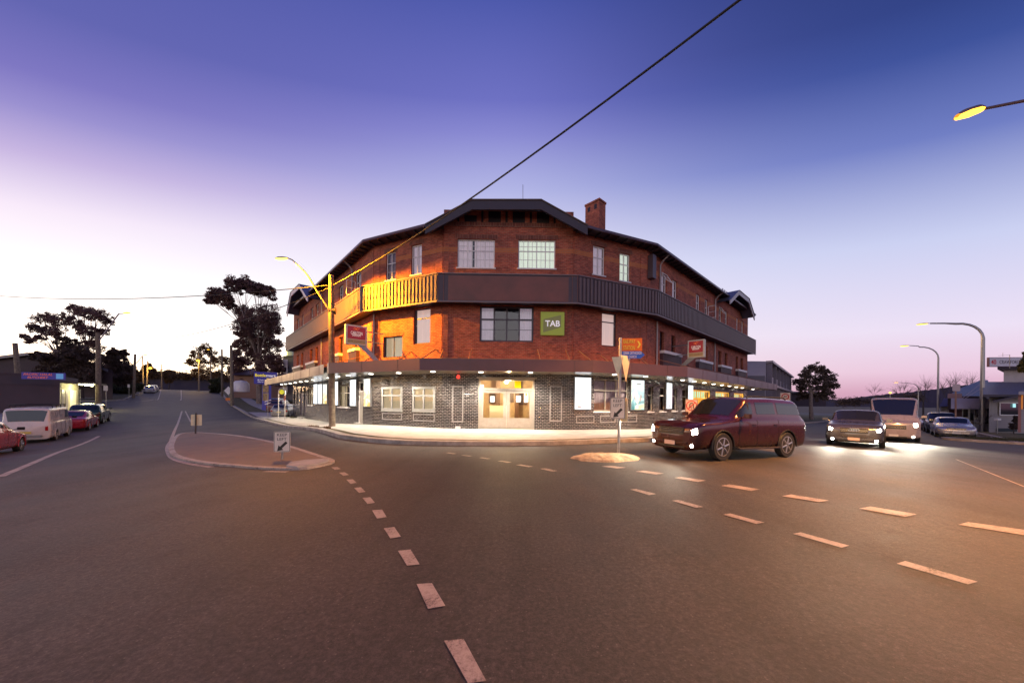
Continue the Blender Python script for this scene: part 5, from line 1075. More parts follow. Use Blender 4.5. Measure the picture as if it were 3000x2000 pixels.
# timber poles of the left street
def timber(px0, py0, px1, py1, label, r=.15, armto=None, lit='lampsmall', glow=None, grp='timber power poles along the left street', lift=KL):
    b = G(px0, py0, lift) if py0 > 1150 else None
    if b is None: b = P(px0, py0, 95); b.z = H(b.x, b.y)
    t = thing('power_pole', label, 'pole', b, 0, grp); tp = P(px1, py1, b.y); mb = MB(); mb.tube([b, tp], [r, r*.75], 10); mb.build('timber_pole', M['wood'], t, smooth=40)
    if armto:
        a = P(armto[0], armto[1], b.y); e = P(armto[2], armto[3], b.y-.5); mb = MB(); mid = P(armto[2]-14, armto[3]+1, b.y-.5) if len(armto) < 5 else e
        mb.tube([a, mid, e] if len(armto) < 5 else [a, e], .06, 6); mb.build('lamp_arm', M['pipe'], t)
        luminaire(t, e, Vector((.9, -.3, 0)).normalized(), 1.1, lit, 0, r=.22)
    if glow:
        c = P(glow[0], glow[1], b.y-.4); mb = MB(); mb.lathe([(.01, -.3), (.35, -.15), (.38, .05), (.2, .25), (.01, .3)], 12, M4=Matrix.Translation(c)); mb.build('lamp_globe', M['lampsmall'], t)
        l = bpy.data.lights.new('pole_light', 'POINT'); l.energy = 900; l.color = (1, .6, .15); l.shadow_soft_size = .4; q = bpy.data.objects.new('pole_light', l); COL.objects.link(q); q.location = c-ZV*.7-Vector((0, .6, 0))
    return t
timber(289, 1203, 287, 975, 'thick timber pole with a long slanting lamp arm by the butcher', .24, (291, 997, 362, 918))
timber(391, 1166, 396, 1037, 'timber pole with a diagonal strut beside the green verge', .20, (400, 1063, 419, 1041, 1))
timber(420, 1142, 418, 1045, 'slim timber pole just before the white hatchbacks', .16)
timber(430, 1124, 433, 1057, 'far timber pole carrying a glowing amber lamp on the left', .2, glow=(440, 1078))
timber(474, 1126, 474, 1066, 'thin pale pole at the bend of the far road', .13)
timber(680, 1188, 677, 1011, 'thick bare timber pole on the verge nearest the pub driveway', .25)
timber(651, 1162, 650, 1023, 'timber pole second from the driveway, by the dark hedge', .2)
timber(617, 1146, 617, 1040, 'timber pole with a small lamp head, before the thin tree', .18, (617, 1050, 606, 1024))
timber(583, 1132, 583, 1035, 'timber pole carrying a glowing lamp in front of the thin tree', .2, glow=(580, 1056))
b_ = P(58, 1096, 40); b_.z = H(b_.x, b_.y); t = thing('power_pole', 'leaning timber pole rising behind the butcher shop', 'pole', b_, 0, 'timber power poles along the left street'); mb = MB(); tp = P(44, 1005, 40); b0 = P(60, 1180, 40); mb.tube([b0, tp], [.26, .2], 10); mb.build('timber_pole', M['wood'], t)
# cables
def cable(name, label, pts, r=.02, sag=0., grp='overhead cables'):
    a = [Vector(p) for p in pts]; out = []
    for i in range(len(a)-1):
        for k in range(14): q = k/14; p = a[i].lerp(a[i+1], q); p.z -= sag*4*q*(1-q); out.append(p)
    mb = MB(); mb.tube(out+[a[-1]], r, 6); o = mb.build(name, M['tar']); setp(o, label, 'cable', grp); return o
pa = P(978, 834, pole_xy.y-.05); far_ = P(2168, 0, 6.6); cable('overhead_cable', 'thick black cable rising from the wooden pole to the top of the sky', [pa, far_, far_+(far_-pa)*.45], .027, .35)
cable('overhead_cable', 'upper cable running left from the wooden pole across the bright sky', [P(966, 835, pole_xy.y), P(-260, 838, 30)], .022, .95)
cable('overhead_cable', 'lower cable sagging left from the wooden pole', [P(966, 842, pole_xy.y+.1), P(292, 980, 42)], .022, 1.6)
cable('overhead_cable', 'short cable from the slanting arm pole to the left edge', [P(287, 985, 42), P(-200, 870, 44)], .022, .8)
# ================================================================== VEHICLES
SPEC = {  # L, W, H, hood z, belt z, wheel r, xf, xr, greenhouse bottom x (front, rear), top x (front, rear), belt rise at rear, type
 'sedan': dict(L=4.75, W=1.82, H=1.44, hood=.86, belt=.95, deck=.98, r=.325, xf=1.45, xr=-1.32, gb=(1.05, -1.85), gt=(.25, -1.02), hx=1.15, tx=-1.75),
 'hatch': dict(L=4.1, W=1.72, H=1.46, hood=.90, belt=.95, deck=.98, r=.30, xf=1.28, xr=-1.25, gb=(1.05, -1.95), gt=(.35, -1.50), hx=1.15, tx=-1.92),
 'suv': dict(L=4.7, W=1.9, H=1.68, hood=1.05, belt=1.10, deck=1.12, r=.37, xf=1.45, xr=-1.38, gb=(1.05, -2.25), gt=(.40, -1.85), hx=1.15, tx=-2.22),
 'fourwd': dict(L=4.95, W=1.9, H=1.86, hood=1.12, belt=1.18, deck=1.2, r=.40, xf=1.50, xr=-1.42, gb=(.95, -2.38), gt=(.35, -2.15), hx=1.05, tx=-2.36),
 'van': dict(L=4.75, W=1.70, H=1.96, hood=1.05, belt=1.12, deck=1.14, r=.32, xf=1.40, xr=-1.25, gb=(2.15, -2.32), gt=(1.35, -2.18), hx=2.2, tx=-2.30),
 'minibus': dict(L=6.2, W=2.05, H=2.55, hood=1.25, belt=1.35, deck=1.35, r=.37, xf=2.1, xr=-1.7, gb=(2.85, -3.02), gt=(2.1, -2.95), hx=2.9, tx=-3.0),
 'ute': dict(L=5.1, W=1.85, H=1.78, hood=1.08, belt=1.12, deck=1.08, r=.38, xf=1.55, xr=-1.55, gb=(.95, -.95), gt=(.35, -.70), hx=1.05, tx=-1.0),
}
def vehicle(name, label, cat, kind, pcol, loc, head, group=None, lights=False, tail=False, metal=.3, rack=False, plate_c=None, badge=False, slim=False):
    S = SPEC[kind]; L, W, Hh, r, xf, xr = S['L'], S['W'], S['H'], S['r'], S['xf'], S['xr']; hw = W/2; hl = L/2
    rz = atan2(head[1], head[0]); t = thing(name, label, cat, (loc[0], loc[1], H(loc[0], loc[1])), rz, group); pm_ = paint('car_paint_%s' % '_'.join('%d' % int(c*100) for c in pcol), pcol, metal)
    # tilt to the slope of the road
    p0 = H(loc[0]+head[0]*1.3, loc[1]+head[1]*1.3); p1 = H(loc[0]-head[0]*1.3, loc[1]-head[1]*1.3); t.rotation_euler = (0, -atan2(p0-p1, 2.6*Vector(head[:2]).length), rz); t.location.z = (p0+p1)/2
    ra = r+.05; gc = .20 if kind not in ('fourwd', 'ute') else .30
    hood, belt, deck = S['hood'], S['belt'], S['deck']; (gx0, gx1), (tx0, tx1) = S['gb'], S['gt']; wt = hw*(.80 if kind not in ('van', 'minibus') else .90); hz0 = hood-.16 if kind not in ('van', 'minibus') else hood-.10
    st = [(hl, .52, .40, hz0-.16, hz0-.13, 0), (hl-.05, .84, .25, hz0-.08, hz0-.03, 0), (hl-.22, .955, gc, hood-.12, hood-.05, 0)]
    if hl-.22-gx0 > .5: st.append(((hl-.22+gx0)/2, .985, gc, hood-.07, hood-.01, 0))
    st.append((gx0, .99, gc, belt-.05, belt+.01, 0)); iw = len(st)-1
    st += [(tx0, 1, gc, belt-.04, Hh-.03, 1), ((tx0+tx1)/2, 1, gc, belt-.03, Hh, 1), (tx1, .99, gc, deck-.06, Hh-.03, 1), (gx1, .975, gc, deck-.07, deck, 0)]; ir = len(st)-2
    if gx1 > -hl+.35: st.append((-hl+.20, .955, gc+.02, deck-.09, deck-.02, 0))
    st += [(-hl+.04, .87, gc+.05, deck-.16, deck-.08, 0), (-hl, .56, .40, deck-.27, deck-.22, 0)]
    def sect(x, ws, zb, zs, zt, roof):
        w_ = hw*ws; p = [(0, zb), (.82*w_, zb), (.975*w_, zb+.09), (w_, (zb+zs)/2+.06), (.99*w_, zs)]
        if roof: p += [(.935*w_, zs+.06), (wt*ws, zt-.07), (wt*ws*.82, zt-.01), (0, zt+.012)]
        else: p += [(.94*w_, zt-.025), (.80*w_, zt-.002), (.5*w_, zt+.01), (0, zt+.018)]
        return np.array([(x, y, z) for y, z in p])
    CG = np.array([sect(*q) for q in st]); ns_, nv_ = CG.shape[:2]; sv = []
    for a in range(ns_-1): n = max(2, int(np.ceil(np.linalg.norm(CG[a+1]-CG[a], axis=1).max()/.065))); sv += [a+q/n for q in range(n)]
    sv.append(ns_-1.); vv = []
    for b in range(nv_-1): n = max(2, int(np.ceil(np.linalg.norm(CG[iw+2, b+1]-CG[iw+2, b])/.075))); vv += [b+q/n for q in range(n)]
    vv.append(nv_-1.); sv = np.array(sv); vv = np.array(vv)
    def samp(a, b):
        i0 = np.clip(np.floor(a).astype(int), 0, ns_-2); j0 = np.clip(np.floor(b).astype(int), 0, nv_-2); fa = (a-i0)[:, None, None]; fb = (b-j0)[None, :, None]
        c = lambda di, dj: CG[np.ix_(i0+di, j0+dj)]
        return (c(0, 0)*(1-fa)+c(1, 0)*fa)*(1-fb)+(c(0, 1)*(1-fa)+c(1, 1)*fa)*fb
    Gd = samp(sv, vv)
    for _ in range(3):
        g2 = Gd.copy(); g2[1:-1] = .25*Gd[:-2]+.5*Gd[1:-1]+.25*Gd[2:]; Gd = g2; g2 = Gd.copy(); g2[:, 1:-1] = .25*Gd[:, :-2]+.5*Gd[:, 1:-1]+.25*Gd[:, 2:]; Gd = g2
    GN = np.cross(np.gradient(Gd, axis=0), np.gradient(Gd, axis=1)); GN /= np.linalg.norm(GN, axis=2)[..., None]+1e-9
    if (GN[len(sv)//2, len(vv)//2, 1]) < 0: GN = -GN
    for cx in (xf, xr):
        dx = np.abs(Gd[..., 0]-cx); az_ = np.where(dx < ra, r+np.sqrt(np.maximum(ra*ra-dx*dx, 0)), 0); Gd[..., 2] = np.where((dx < ra) & (Gd[..., 2] < az_), az_, Gd[..., 2])
    nS, nV = len(sv), len(vv); ringn = 2*nV-2; vs = []; fs = []
    for a in range(nS):
        vs += [tuple(p) for p in Gd[a]]; vs += [(p[0], -p[1], p[2]) for p in Gd[a][-2:0:-1]]
    for a in range(nS-1):
        for b in range(ringn): c_ = (b+1) % ringn; fs.append((a*ringn+b, a*ringn+c_, (a+1)*ringn+c_, (a+1)*ringn+b))
    fs.append(tuple(range(ringn-1, -1, -1))); fs.append(tuple(range((nS-1)*ringn, nS*ringn)))
    mb = MB(); mb.mesh(vs, fs); body = mb.build('body', pm_, t, local=True, smooth=55)
    gl = M['glassdark']
    def skin(nm, m, s0, s1, v0, v1, off, sides=(1, -1), full=False, xr_=None):
        a = np.where((sv >= s0) & (sv <= s1))[0]; b = np.where((vv >= v0) & (vv <= v1))[0]
        if xr_: xm = Gd[:, np.argmin(abs(vv-5.5)), 0]; a = np.array([k for k in a if xr_[0] <= xm[k] <= xr_[1]])
        if len(a) < 2 or len(b) < 2: return
        for sd in ((1,) if full else sides):
            mb = MB()
            def pt(i, j, sg): p = Gd[i, j]+GN[i, j]*off; return (p[0], sg*p[1], p[2])
            for sg in ((1, -1) if full else (sd,)):
                for i in range(len(a)-1):
                    for j in range(len(b)-1):
                        q = [pt(a[i], b[j], sg), pt(a[i+1], b[j], sg), pt(a[i+1], b[j+1], sg), pt(a[i], b[j+1], sg)]; mb.face(q if sg > 0 else q[::-1])
            mb.build(nm, m, t, local=True, smooth=60)
    skin('windscreen', gl, iw+.10, iw+.93, 6.12, 8, .006, full=True)
    skin('rear_window', gl, ir+.10, ir+(.80 if kind not in ('van', 'minibus') else .97), 6.02, 8, .006, full=True)
    cuts = {'sedan': (.02, -.98), 'hatch': (-.05, -.95), 'suv': (.0, -1.0), 'fourwd': (.05, -.95), 'van': (.55,), 'minibus': (1.4, .2, -1.0), 'ute': (-.2,)}[kind]
    xs_ = [gx0-.10]+list(cuts)+[gx1+(.10 if kind in ('suv', 'fourwd', 'van', 'minibus') else .3)]
    for k in range(len(xs_)-1):
        if kind == 'van' and k: break
        skin('side_window', gl, iw+.25, ir+.75, 5.2, 5.88, .006, xr_=(xs_[k+1]+.05, xs_[k]-.03))
    if kind == 'van':
        for a_, b_ in ((-.45, .40), (-1.5, -.60)): skin('side_panel', paint('van_panel', (.50, .48, .50), 0), iw+.25, ir+.75, 5.25, 5.85, .005, xr_=(a_, b_))
    # shut lines follow the skin
    mb = MB()
    for sd in (-1, 1):
        for x in ((gx0-.12, cuts[0], cuts[-1]-.02) if kind not in ('van', 'minibus') else (gx0-.75, .45, -.5)):
            i_ = int(np.argmin(abs(Gd[:, np.argmin(abs(vv-4)), 0]-x))); js = [j for j in range(nV) if 1.9 <= vv[j] <= 4.9]
            mb.tube([(Gd[i_, j, 0], sd*(Gd[i_, j, 1]+.001), Gd[i_, j, 2]) for j in js], .0055, 4)
    mb.build('door_seams', M['black'], t, local=True)
    mb = MB()
    for sd in (-1, 1):
        for x in (cuts[0]+.16, cuts[-1]+.16): mb.box((x, sd*(hw+.008), belt-.15), (.15, .03, .028))
    mb.build('door_handle', pm_, t, local=True, bevel=.008)
    lt_ = M['headglow'] if lights else M['clearlens']
    if kind == 'van': skin('headlight', lt_, .5, 1.6, 3.0, 3.9, .008)
    else: skin('headlight', lt_, .55, 1.75 if not lights else 1.35, 3.35, 4.5, .008)
    tl = M['tailglow'] if tail else M['taillens']
    if kind in ('van', 'minibus'): skin('tail_light', tl, ns_-2.25, ns_-1.45, 2.9, 3.9, .008)
    else: skin('tail_light', tl, ns_-2.6, ns_-1.4, 3.3, 4.6, .008)
    # bumpers, grille, plates, lamps
    mb = MB(); mb.box((hl-.005, 0, gc+.17), (.07, hw*1.25, .12)); mb.build('front_bumper', pm_ if not slim else M['black'], t, local=True, bevel=.03, smooth=50)
    mb = MB(); mb.box((-hl+.005, 0, gc+.19), (.08, hw*1.3, .13)); mb.build('rear_bumper', pm_ if kind not in ('van',) else M['steel'], t, local=True, bevel=.03, smooth=50)
    gz = (hood+gc)/2+.10; mb = MB(); mb.box((hl-.03, 0, gz), (.09, hw*.92, .20 if kind in ('suv', 'fourwd', 'minibus', 'ute') else .11)); mb.box((hl-.03, 0, gc+.06), (.05, hw*1.0, .07)); gr_ = mb.build('grille', M['black'], t, local=True)
    mb = MB()
    for k in (-1, 0, 1): mb.box((hl+.018, 0, gz+k*.04), (.01, hw*.9, .012))
    mb.build('grille_bars', M['chrome'], gr_, local=True)
    for x, nm, c in ((hl+.045, 'front_plate', plate_c), (-hl-.045, 'rear_plate', (.6, .5, .12) if kind != 'suv' else None)):
        mb = MB(); zz = gc+.16 if x > 0 else (.60 if kind in ('van',) else deck-.34); mb.box((x, 0, zz), (.012, .37, .12)); mb.build(nm, mat('number_plate_%d' % int((c or (.7,))[0]*100), c or (.7, .68, .62), .5), t, local=True)
    if badge:
        mb = MB()
        for k in range(4):
            y = (-1.5+k)*.075; ptsb = [Vector((hl+.03, y+.055*cos(R(a)), gz+.03+.055*sin(R(a)))) for a in range(0, 361, 24)]; mb.tube(ptsb, .009, 5, cap=False)
        mb.build('badge', M['chrome'], t, local=True)
    hz = hood-.19
    for sd in (-1, 1):
        if lights:
            mb = MB(); mb.lathe([(.001, .03), (.045, .03), (.055, -.02)], 10, M4=Matrix.Translation((hl-.06, sd*hw*.72, gc+.12)) @ Matrix.Rotation(pi/2, 4, 'Y')); mb.build('fog_lamp', M['headglow'], t, local=True)
            l = bpy.data.lights.new('headlight_beam', 'SPOT'); l.energy = lights; l.color = (1, .90, .70); l.spot_size = R(95); l.spot_blend = .9; l.shadow_soft_size = .09
            q = bpy.data.objects.new('headlight_beam', l); COL.objects.link(q); q.parent = t; q.location = (hl+.08, sd*hw*.70, hz); q.rotation_euler = (0, R(-83), 0); q.rotation_euler = Vector((-1, 0, .13)).to_track_quat('Z', 'Y').to_euler()
        mb = MB(); mb.tube([(gx0-.28, sd*hw*.90, belt+.04), (gx0-.27, sd*(hw+.04), belt+.08)], .02, 6); mb.box((gx0-.27, sd*(hw+.11), belt+.10), (.09, .19, .13)); mb.build('wing_mirror', M['black'] if kind in ('van', 'ute', 'sedan') else pm_, t, local=True, bevel=.015)
    for sd in (-1, 1):
        for x in (xf, xr): mb = MB(); mb.tube([(x-(ra+.008)*cos(R(a)), sd*hw*.985, r+(ra+.008)*sin(R(a))) for a in range(-8, 189, 14)], .020, 6); mb.build('arch_trim', M['black'] if kind in ('fourwd', 'suv', 'ute') else pm_, t, local=True, smooth=50)
    if kind in ('fourwd',):
        mb = MB()
        for sd in (-1, 1): mb.tube([(.1, sd*wt*.84, Hh-.04), (.0, sd*wt*.84, Hh+.02), (-1.7, sd*wt*.84, Hh+.02), (-1.8, sd*wt*.84, Hh-.05)], .018, 6)
        mb.build('roof_rail', M['black'], t, local=True)
        for sd in (-1, 1): mb = MB(); mb.box((-.02, sd*(hw*.97+.04), gc+.04), (xf-xr-2*ra-.1, .14, .05)); mb.build('side_step', M['darksteel'], t, local=True, bevel=.015)
    # wheels
    for x in (xf, xr):
        for sd in (-1, 1):
            Mx = Matrix.Translation((x, sd*(hw-.105), r)) @ Matrix.Rotation(-sd*pi/2, 4, 'X'); wm_ = MB(); rr = r*.66
            wm_.lathe([(rr, -.09), (r*.93, -.10), (r, -.07), (r, .06), (r*.93, .095), (rr, .085)], 28, M4=Mx); wh = wm_.build('wheel', M['black'], t, local=True, smooth=40)
            rm_ = MB(); rm_.lathe([(rr, .06), (rr*1.02, .088), (rr*.93, .09), (rr*.90, .03), (.0, .0)], 24, M4=Mx); rm_.lathe([(.055, .0), (.055, .075), (.03, .085), (.0, .085)], 12, M4=Mx)
            for k in range(5 if kind != 'fourwd' else 6):
                a = 2*pi*k/(5 if kind != 'fourwd' else 6)+.3; c0 = Mx @ Vector((cos(a)*.04, sin(a)*.04, .07)); c1 = Mx @ Vector((cos(a)*rr*.95, sin(a)*rr*.95, .075)); rm_.tube([c0, c1], [.035, .028], 6)
            rm_.build('rim', M['alloy'] if kind != 'van' else M['steel'], wh, local=True, smooth=40)
    if kind == 'ute':
        mb = MB()
        for sd in (-1, 1): mb.box((-1.72, sd*(hw-.05), deck+.03), (1.55, .07, .14))
        mb.box((-hl+.06, 0, deck+.02), (.07, hw*1.9, .14)); mb.build('tray_sides', pm_, t, local=True, bevel=.015)
    if rack:
        mb = MB()
        for x in (.9, .1, -.7, -1.5):
            for sd in (-1, 1): mb.tube([(x, sd*wt*.95, Hh-.06), (x, sd*wt*.92, Hh+.12)], .018, 5)
            mb.tube([(x, -wt*.98, Hh+.12), (x, wt*.98, Hh+.12)], .020, 6)
        for sd in (-1, 1): mb.tube([(1.1, sd*wt*.95, Hh+.13), (-1.7, sd*wt*.95, Hh+.13)], .018, 6)
        mb.build('roof_rack', M['black'], t, local=True)
    return t
dl = (dL.x, dL.y); ndr = (-dR.x, -dR.y)
def at(s, c): p = LR(s, c); return (p.x, p.y)
vehicle('parked_van', 'white panel van with black roof racks and dark rear window parked beside the butcher', 'van', 'van', (.60, .57, .58), at(13.2, 14.6), dl, 'vehicles parked along the left kerb', rack=True, metal=.0)
vehicle('parked_car', 'red car cut off by the left edge behind the white van', 'car', 'sedan', (.40, .02, .025), at(3.5, 14.35), (dL.x+.02, dL.y), 'vehicles parked along the left kerb', metal=.3)
vehicle('parked_car', 'small red sedan parked just ahead of the white van', 'car', 'sedan', (.38, .015, .03), at(20.0, 14.4), dl, 'vehicles parked along the left kerb', metal=.2)
vehicle('parked_car', 'dark green wagon ahead of the red sedan', 'car', 'suv', (.035, .07, .05), at(26.0, 14.55), dl, 'vehicles parked along the left kerb', metal=.5)
vehicle('parked_car', 'white hatchback parked far up the left street', 'car', 'hatch', (.6, .58, .56), at(85, 15.0), dl, 'vehicles parked along the left kerb', metal=0)
vehicle('parked_car', 'pale car just beyond the far white hatchback', 'car', 'hatch', (.45, .42, .38), at(91.5, 15.0), dl, 'vehicles parked along the left kerb', metal=0)
# right street
vehicle('four_wheel_drive', 'maroon four wheel drive with its lamps on turning at the junction', 'car', 'fourwd', (.045, .007, .008), (7.0, 11.1), (-.925, -.38), lights=330, metal=.4, plate_c=(.55, .42, .40))
vehicle('approaching_car', 'grey car with four rings on its grille waiting in the right street', 'car', 'suv', (.13, .13, .14), (16.7, 16.6), ndr, lights=380, metal=.7, plate_c=(.55, .16, .12), badge=True)
vehicle('minibus', 'tall white minibus with dazzling headlights behind the grey car', 'bus', 'minibus', (.36, .30, .30), (24.0, 21.6), ndr, lights=1500, metal=0)
vehicle('parked_car', 'silver sedan at the grass corner, nearest of the right parked cars', 'car', 'sedan', (.42, .40, .42), RR(20.9, 13.2), ndr, 'cars parked along the right street', metal=.5)
vehicle('parked_car', 'dark ute parked behind the silver sedan', 'car', 'ute', (.04, .045, .06), RR(27.6, 13.2), ndr, 'cars parked along the right street', metal=.4)
vehicle('parked_car', 'red brown car third in the row on the right', 'car', 'sedan', (.20, .05, .04), RR(34.5, 13.2), ndr, 'cars parked along the right street', metal=.2)
# car park by the bottle shop
fw = (-.30, .95)
for px, Yc, kind, col_, lb, nm in ((836, 38.5, 'hatch', (.30, .29, .28), 'pale grey hatchback nearest the end wall of the pub', 'parked_hatchback'), (822, 45.5, 'suv', (.20, .09, .07), 'bronze station wagon behind the grey hatchback', 'parked_wagon'), (812, 53, 'suv', (.36, .40, .48), 'silver blue four wheel drive farthest in the pub car park', 'parked_wagon')):
    x = (px-1500)/1004*Yc; vehicle(nm, lb, 'car', kind, col_, (x, Yc), fw, 'cars in the pub car park', metal=.3)
# ================================================================== TREES
def leaves(mb, c, rad, n, size, flat=1.):
    c = np.array(c); d = rng.normal(size=(n, 3)); d /= np.linalg.norm(d, axis=1)[:, None]; q = rng.random(n)**.45; pos = c+d*q[:, None]*rad*np.array([1, 1, flat])
    a = rng.normal(size=(n, 3)); a /= np.linalg.norm(a, axis=1)[:, None]; b = np.cross(a, rng.normal(size=(n, 3))); b /= np.linalg.norm(b, axis=1)[:, None]; s = size*(.6+.8*rng.random(n))[:, None]
    i = len(mb.v); v = np.stack([pos-a*s*.5, pos+b*s*.28, pos+a*s*.5, pos-b*s*.28], 1).reshape(-1, 3); mb.v += v.tolist()
    mb.f += [(i+4*k, i+4*k+1, i+4*k+2, i+4*k+3) for k in range(n)]; mb.uv += [[(0, 0)]*4]*n; mb.m += [0]*n
def tree(name, label, base, Y, blobs, dens=1., m='leaf', bark='bark', trunk=.3, size=None, forks=None, group='trees round the crossroads', twigs=0, clump=True):
    b = P(base[0], base[1], Y); b.z = H(b.x, b.y); t = thing(name, label, 'tree', b, 0, group); size = size or Y*.0042; cr = MB(); tk = MB()
    cs = [(P(x, y, Y+random.uniform(-.03, .03)*Y), r*1.12*Y/1004) for x, y, r in blobs]
    lim = [b+(cs[0][0]-b)*0]
    hub = Vector((b.x, b.y, b.z)); top = max(c.z for c, _ in cs); low = min(c.z-r for c, r in cs); h0 = P(forks[0], forks[1], Y) if forks else b+Vector((0, 0, (low-b.z)*.75+.3))
    tk.tube([b-ZV*.2, b.lerp(h0, .5)+Vector((random.uniform(-.1, .1), 0, 0)), h0], [trunk, trunk*.8, trunk*.65], 8)
    for c, r in cs:
        mid = h0.lerp(c, .5)+Vector((random.uniform(-.08, .08), random.uniform(-.08, .08), .05))*(c-h0).length; tk.tube([h0, mid, c], [trunk*.30, trunk*.15, trunk*.04], 5)
        for k in range(3+twigs):
            e = c+Vector((random.uniform(-1, 1), random.uniform(-1, 1), random.uniform(-.5, .9)))*r*.9; tk.tube([mid.lerp(c, random.random()*.7), e], [trunk*.07, trunk*.02], 4)
        if dens:
            # clumps inside each blob leave gaps for the sky
            nc = int(16+r*5) if clump else 4
            for k in range(nc):
                d = Vector((random.gauss(0, 1), random.gauss(0, 1), random.gauss(0, .8))).normalized()*r*random.uniform(.35, .95); leaves(cr, c+d, r*random.uniform(.26, .46), int(95*dens), size*1.1, .75)
            leaves(cr, c, r*.85, int(110*dens), size*1.2, .85)
    tk.build('trunk', M[bark], t)
    if dens: cr.build('crown', M[m], t)
    return t
tree('eucalyptus_tree', 'tall twin crowned gum tree rising behind the pub car park', (762, 1172), 62, [(640, 860, 24), (622, 880, 18), (662, 868, 18), (690, 838, 24), (720, 832, 22), (745, 850, 20), (768, 845, 18), (790, 860, 18), (672, 888, 16),
     (715, 915, 26), (745, 940, 34), (780, 925, 34), (795, 960, 26), (710, 965, 28), (760, 985, 40), (720, 1010, 30), (795, 1010, 30), (775, 1045, 34), (740, 1040, 24), (805, 1060, 24), (820, 1080, 18), (700, 1060, 18), (780, 1090, 30), (815, 1110, 20)], 1.15, 'leaf', 'bark', .55, .26, (758, 1060))
tree('gum_tree', 'left one of the two spreading gums above the butcher shop', (172, 1110), 58, [(120, 935, 18), (100, 960, 16), (150, 930, 16), (175, 940, 26), (195, 932, 18), (135, 968, 16), (160, 975, 18), (72, 985, 10), (90, 1000, 10), (115, 990, 12)], .42, 'leaf', 'bark', .38, .23, (170, 1040), twigs=5)
tree('gum_tree', 'right and taller of the two spreading gums above the butcher shop', (258, 1110), 60, [(220, 905, 18), (245, 912, 20), (265, 918, 22), (290, 925, 20), (315, 938, 16), (230, 955, 16), (255, 965, 22), (280, 975, 16), (300, 970, 14), (262, 1000, 16), (285, 1018, 16)], .5, 'leaf', 'bark', .38, .23, (252, 1030), twigs=5)
tree('dark_tree', 'low dark bushy tree in front of the two gums', (240, 1130), 52, [(200, 1010, 22), (215, 1035, 28), (235, 1060, 34), (180, 1055, 26), (260, 1040, 22), (150, 1060, 22), (265, 1080, 26), (115, 1045, 16), (205, 1080, 34), (130, 1085, 26), (240, 1100, 34), (170, 1100, 30)], 1.5, 'leafdark', 'barkdark', .3, .22)
tree('conifer_tree', 'dark rounded conifer right of the gums', (350, 1140), 72, [(332, 1030, 12), (320, 1050, 18), (345, 1055, 20), (360, 1035, 10), (310, 1080, 22), (340, 1085, 28), (365, 1080, 20), (325, 1115, 30), (360, 1115, 28), (378, 1100, 12), (300, 1110, 18)], 1.9, 'leafdark', 'barkdark', .3, .26)
tree('thin_tree', 'thin warm backlit tree at the bend of the road', (640, 1150), 105, [(575, 1035, 16), (600, 1020, 16), (560, 1060, 14), (590, 1060, 18), (620, 1040, 16), (640, 1060, 16), (665, 1055, 14), (605, 1090, 18), (640, 1095, 16), (575, 1090, 14), (680, 1090, 16)], .45, 'leafwarm', 'barkdark', .3, .34, twigs=6)
tree('thin_tree', 'dim tree filling between the far poles and the gum', (705, 1170), 75, [(695, 1040, 14), (715, 1060, 16), (690, 1080, 18), (720, 1095, 20), (700, 1115, 20), (735, 1120, 22), (690, 1010, 9)], .8, 'leaf', 'barkdark', .22, .26, twigs=4)
tree('hedge_bush', 'dark clipped bush beside the left footpath', (634, 1158), 84, [(625, 1118, 10), (640, 1118, 10), (625, 1135, 12), (642, 1135, 12), (632, 1148, 12)], 2.2, 'leafgreen', 'barkdark', .1, .2, group='bushes')
tree('hedge_bush', 'dark shrubs under the left verge beside the side street', (345, 1165), 66, [(320, 1140, 14), (340, 1145, 16), (362, 1145, 14), (300, 1150, 12), (382, 1140, 12), (405, 1135, 12), (330, 1160, 12), (355, 1158, 10)], 2.0, 'leafgreen', 'barkdark', .1, .2, group='bushes')
tree('roadside_tree', 'broad dark gum right of the flats', (2378, 1178), 62, [(2372, 1082, 14), (2395, 1078, 16), (2415, 1088, 14), (2355, 1095, 14), (2335, 1120, 14), (2362, 1118, 18), (2385, 1108, 20), (2410, 1112, 18), (2432, 1108, 15), (2440, 1128, 14), (2420, 1135, 16), (2348, 1135, 15), (2390, 1135, 18), (2400, 1160, 20), (2430, 1158, 18), (2350, 1160, 16)], .42, 'leafdark', 'bark', .35, .24, (2376, 1150), twigs=4)
for k, (bx, yy, bl, lb) in enumerate((((2560, 1175), 110, [(2545, 1140, 12), (2565, 1132, 14), (2585, 1138, 12)], 'low bare shrubs under the far hill'), ((2640, 1180), 75, [(2615, 1140, 12), (2635, 1128, 18), (2655, 1125, 18), (2672, 1140, 16)], 'leafless tree behind the small curved lamp'), ((2705, 1180), 62, [(2690, 1130, 18), (2712, 1115, 22), (2730, 1122, 18), (2700, 1148, 18)], 'leafless tree left of the middle curved lamp'),
    ((2775, 1180), 58, [(2760, 1120, 20), (2785, 1110, 22), (2805, 1105, 22), (2770, 1140, 18)], 'leafless tree behind the square post sign'), ((2840, 1180), 56, [(2830, 1112, 18), (2850, 1104, 20), (2868, 1118, 16)], 'leafless tree above the dark hipped roof'))):
    tree('bare_tree', lb, bx, yy, bl, 0, bark='barkdark', trunk=.17, group='leafless trees along the right street', twigs=26)
tree('bare_shrub', 'small leafless shrub at the foot of the tallest curved lamp', (2871, 1268), 30, [(2850, 1205, 12), (2868, 1195, 14), (2890, 1200, 14), (2905, 1215, 12), (2840, 1190, 10)], 0, bark='barkdark', trunk=.06, group='bushes', twigs=14, forks=(2871, 1248))
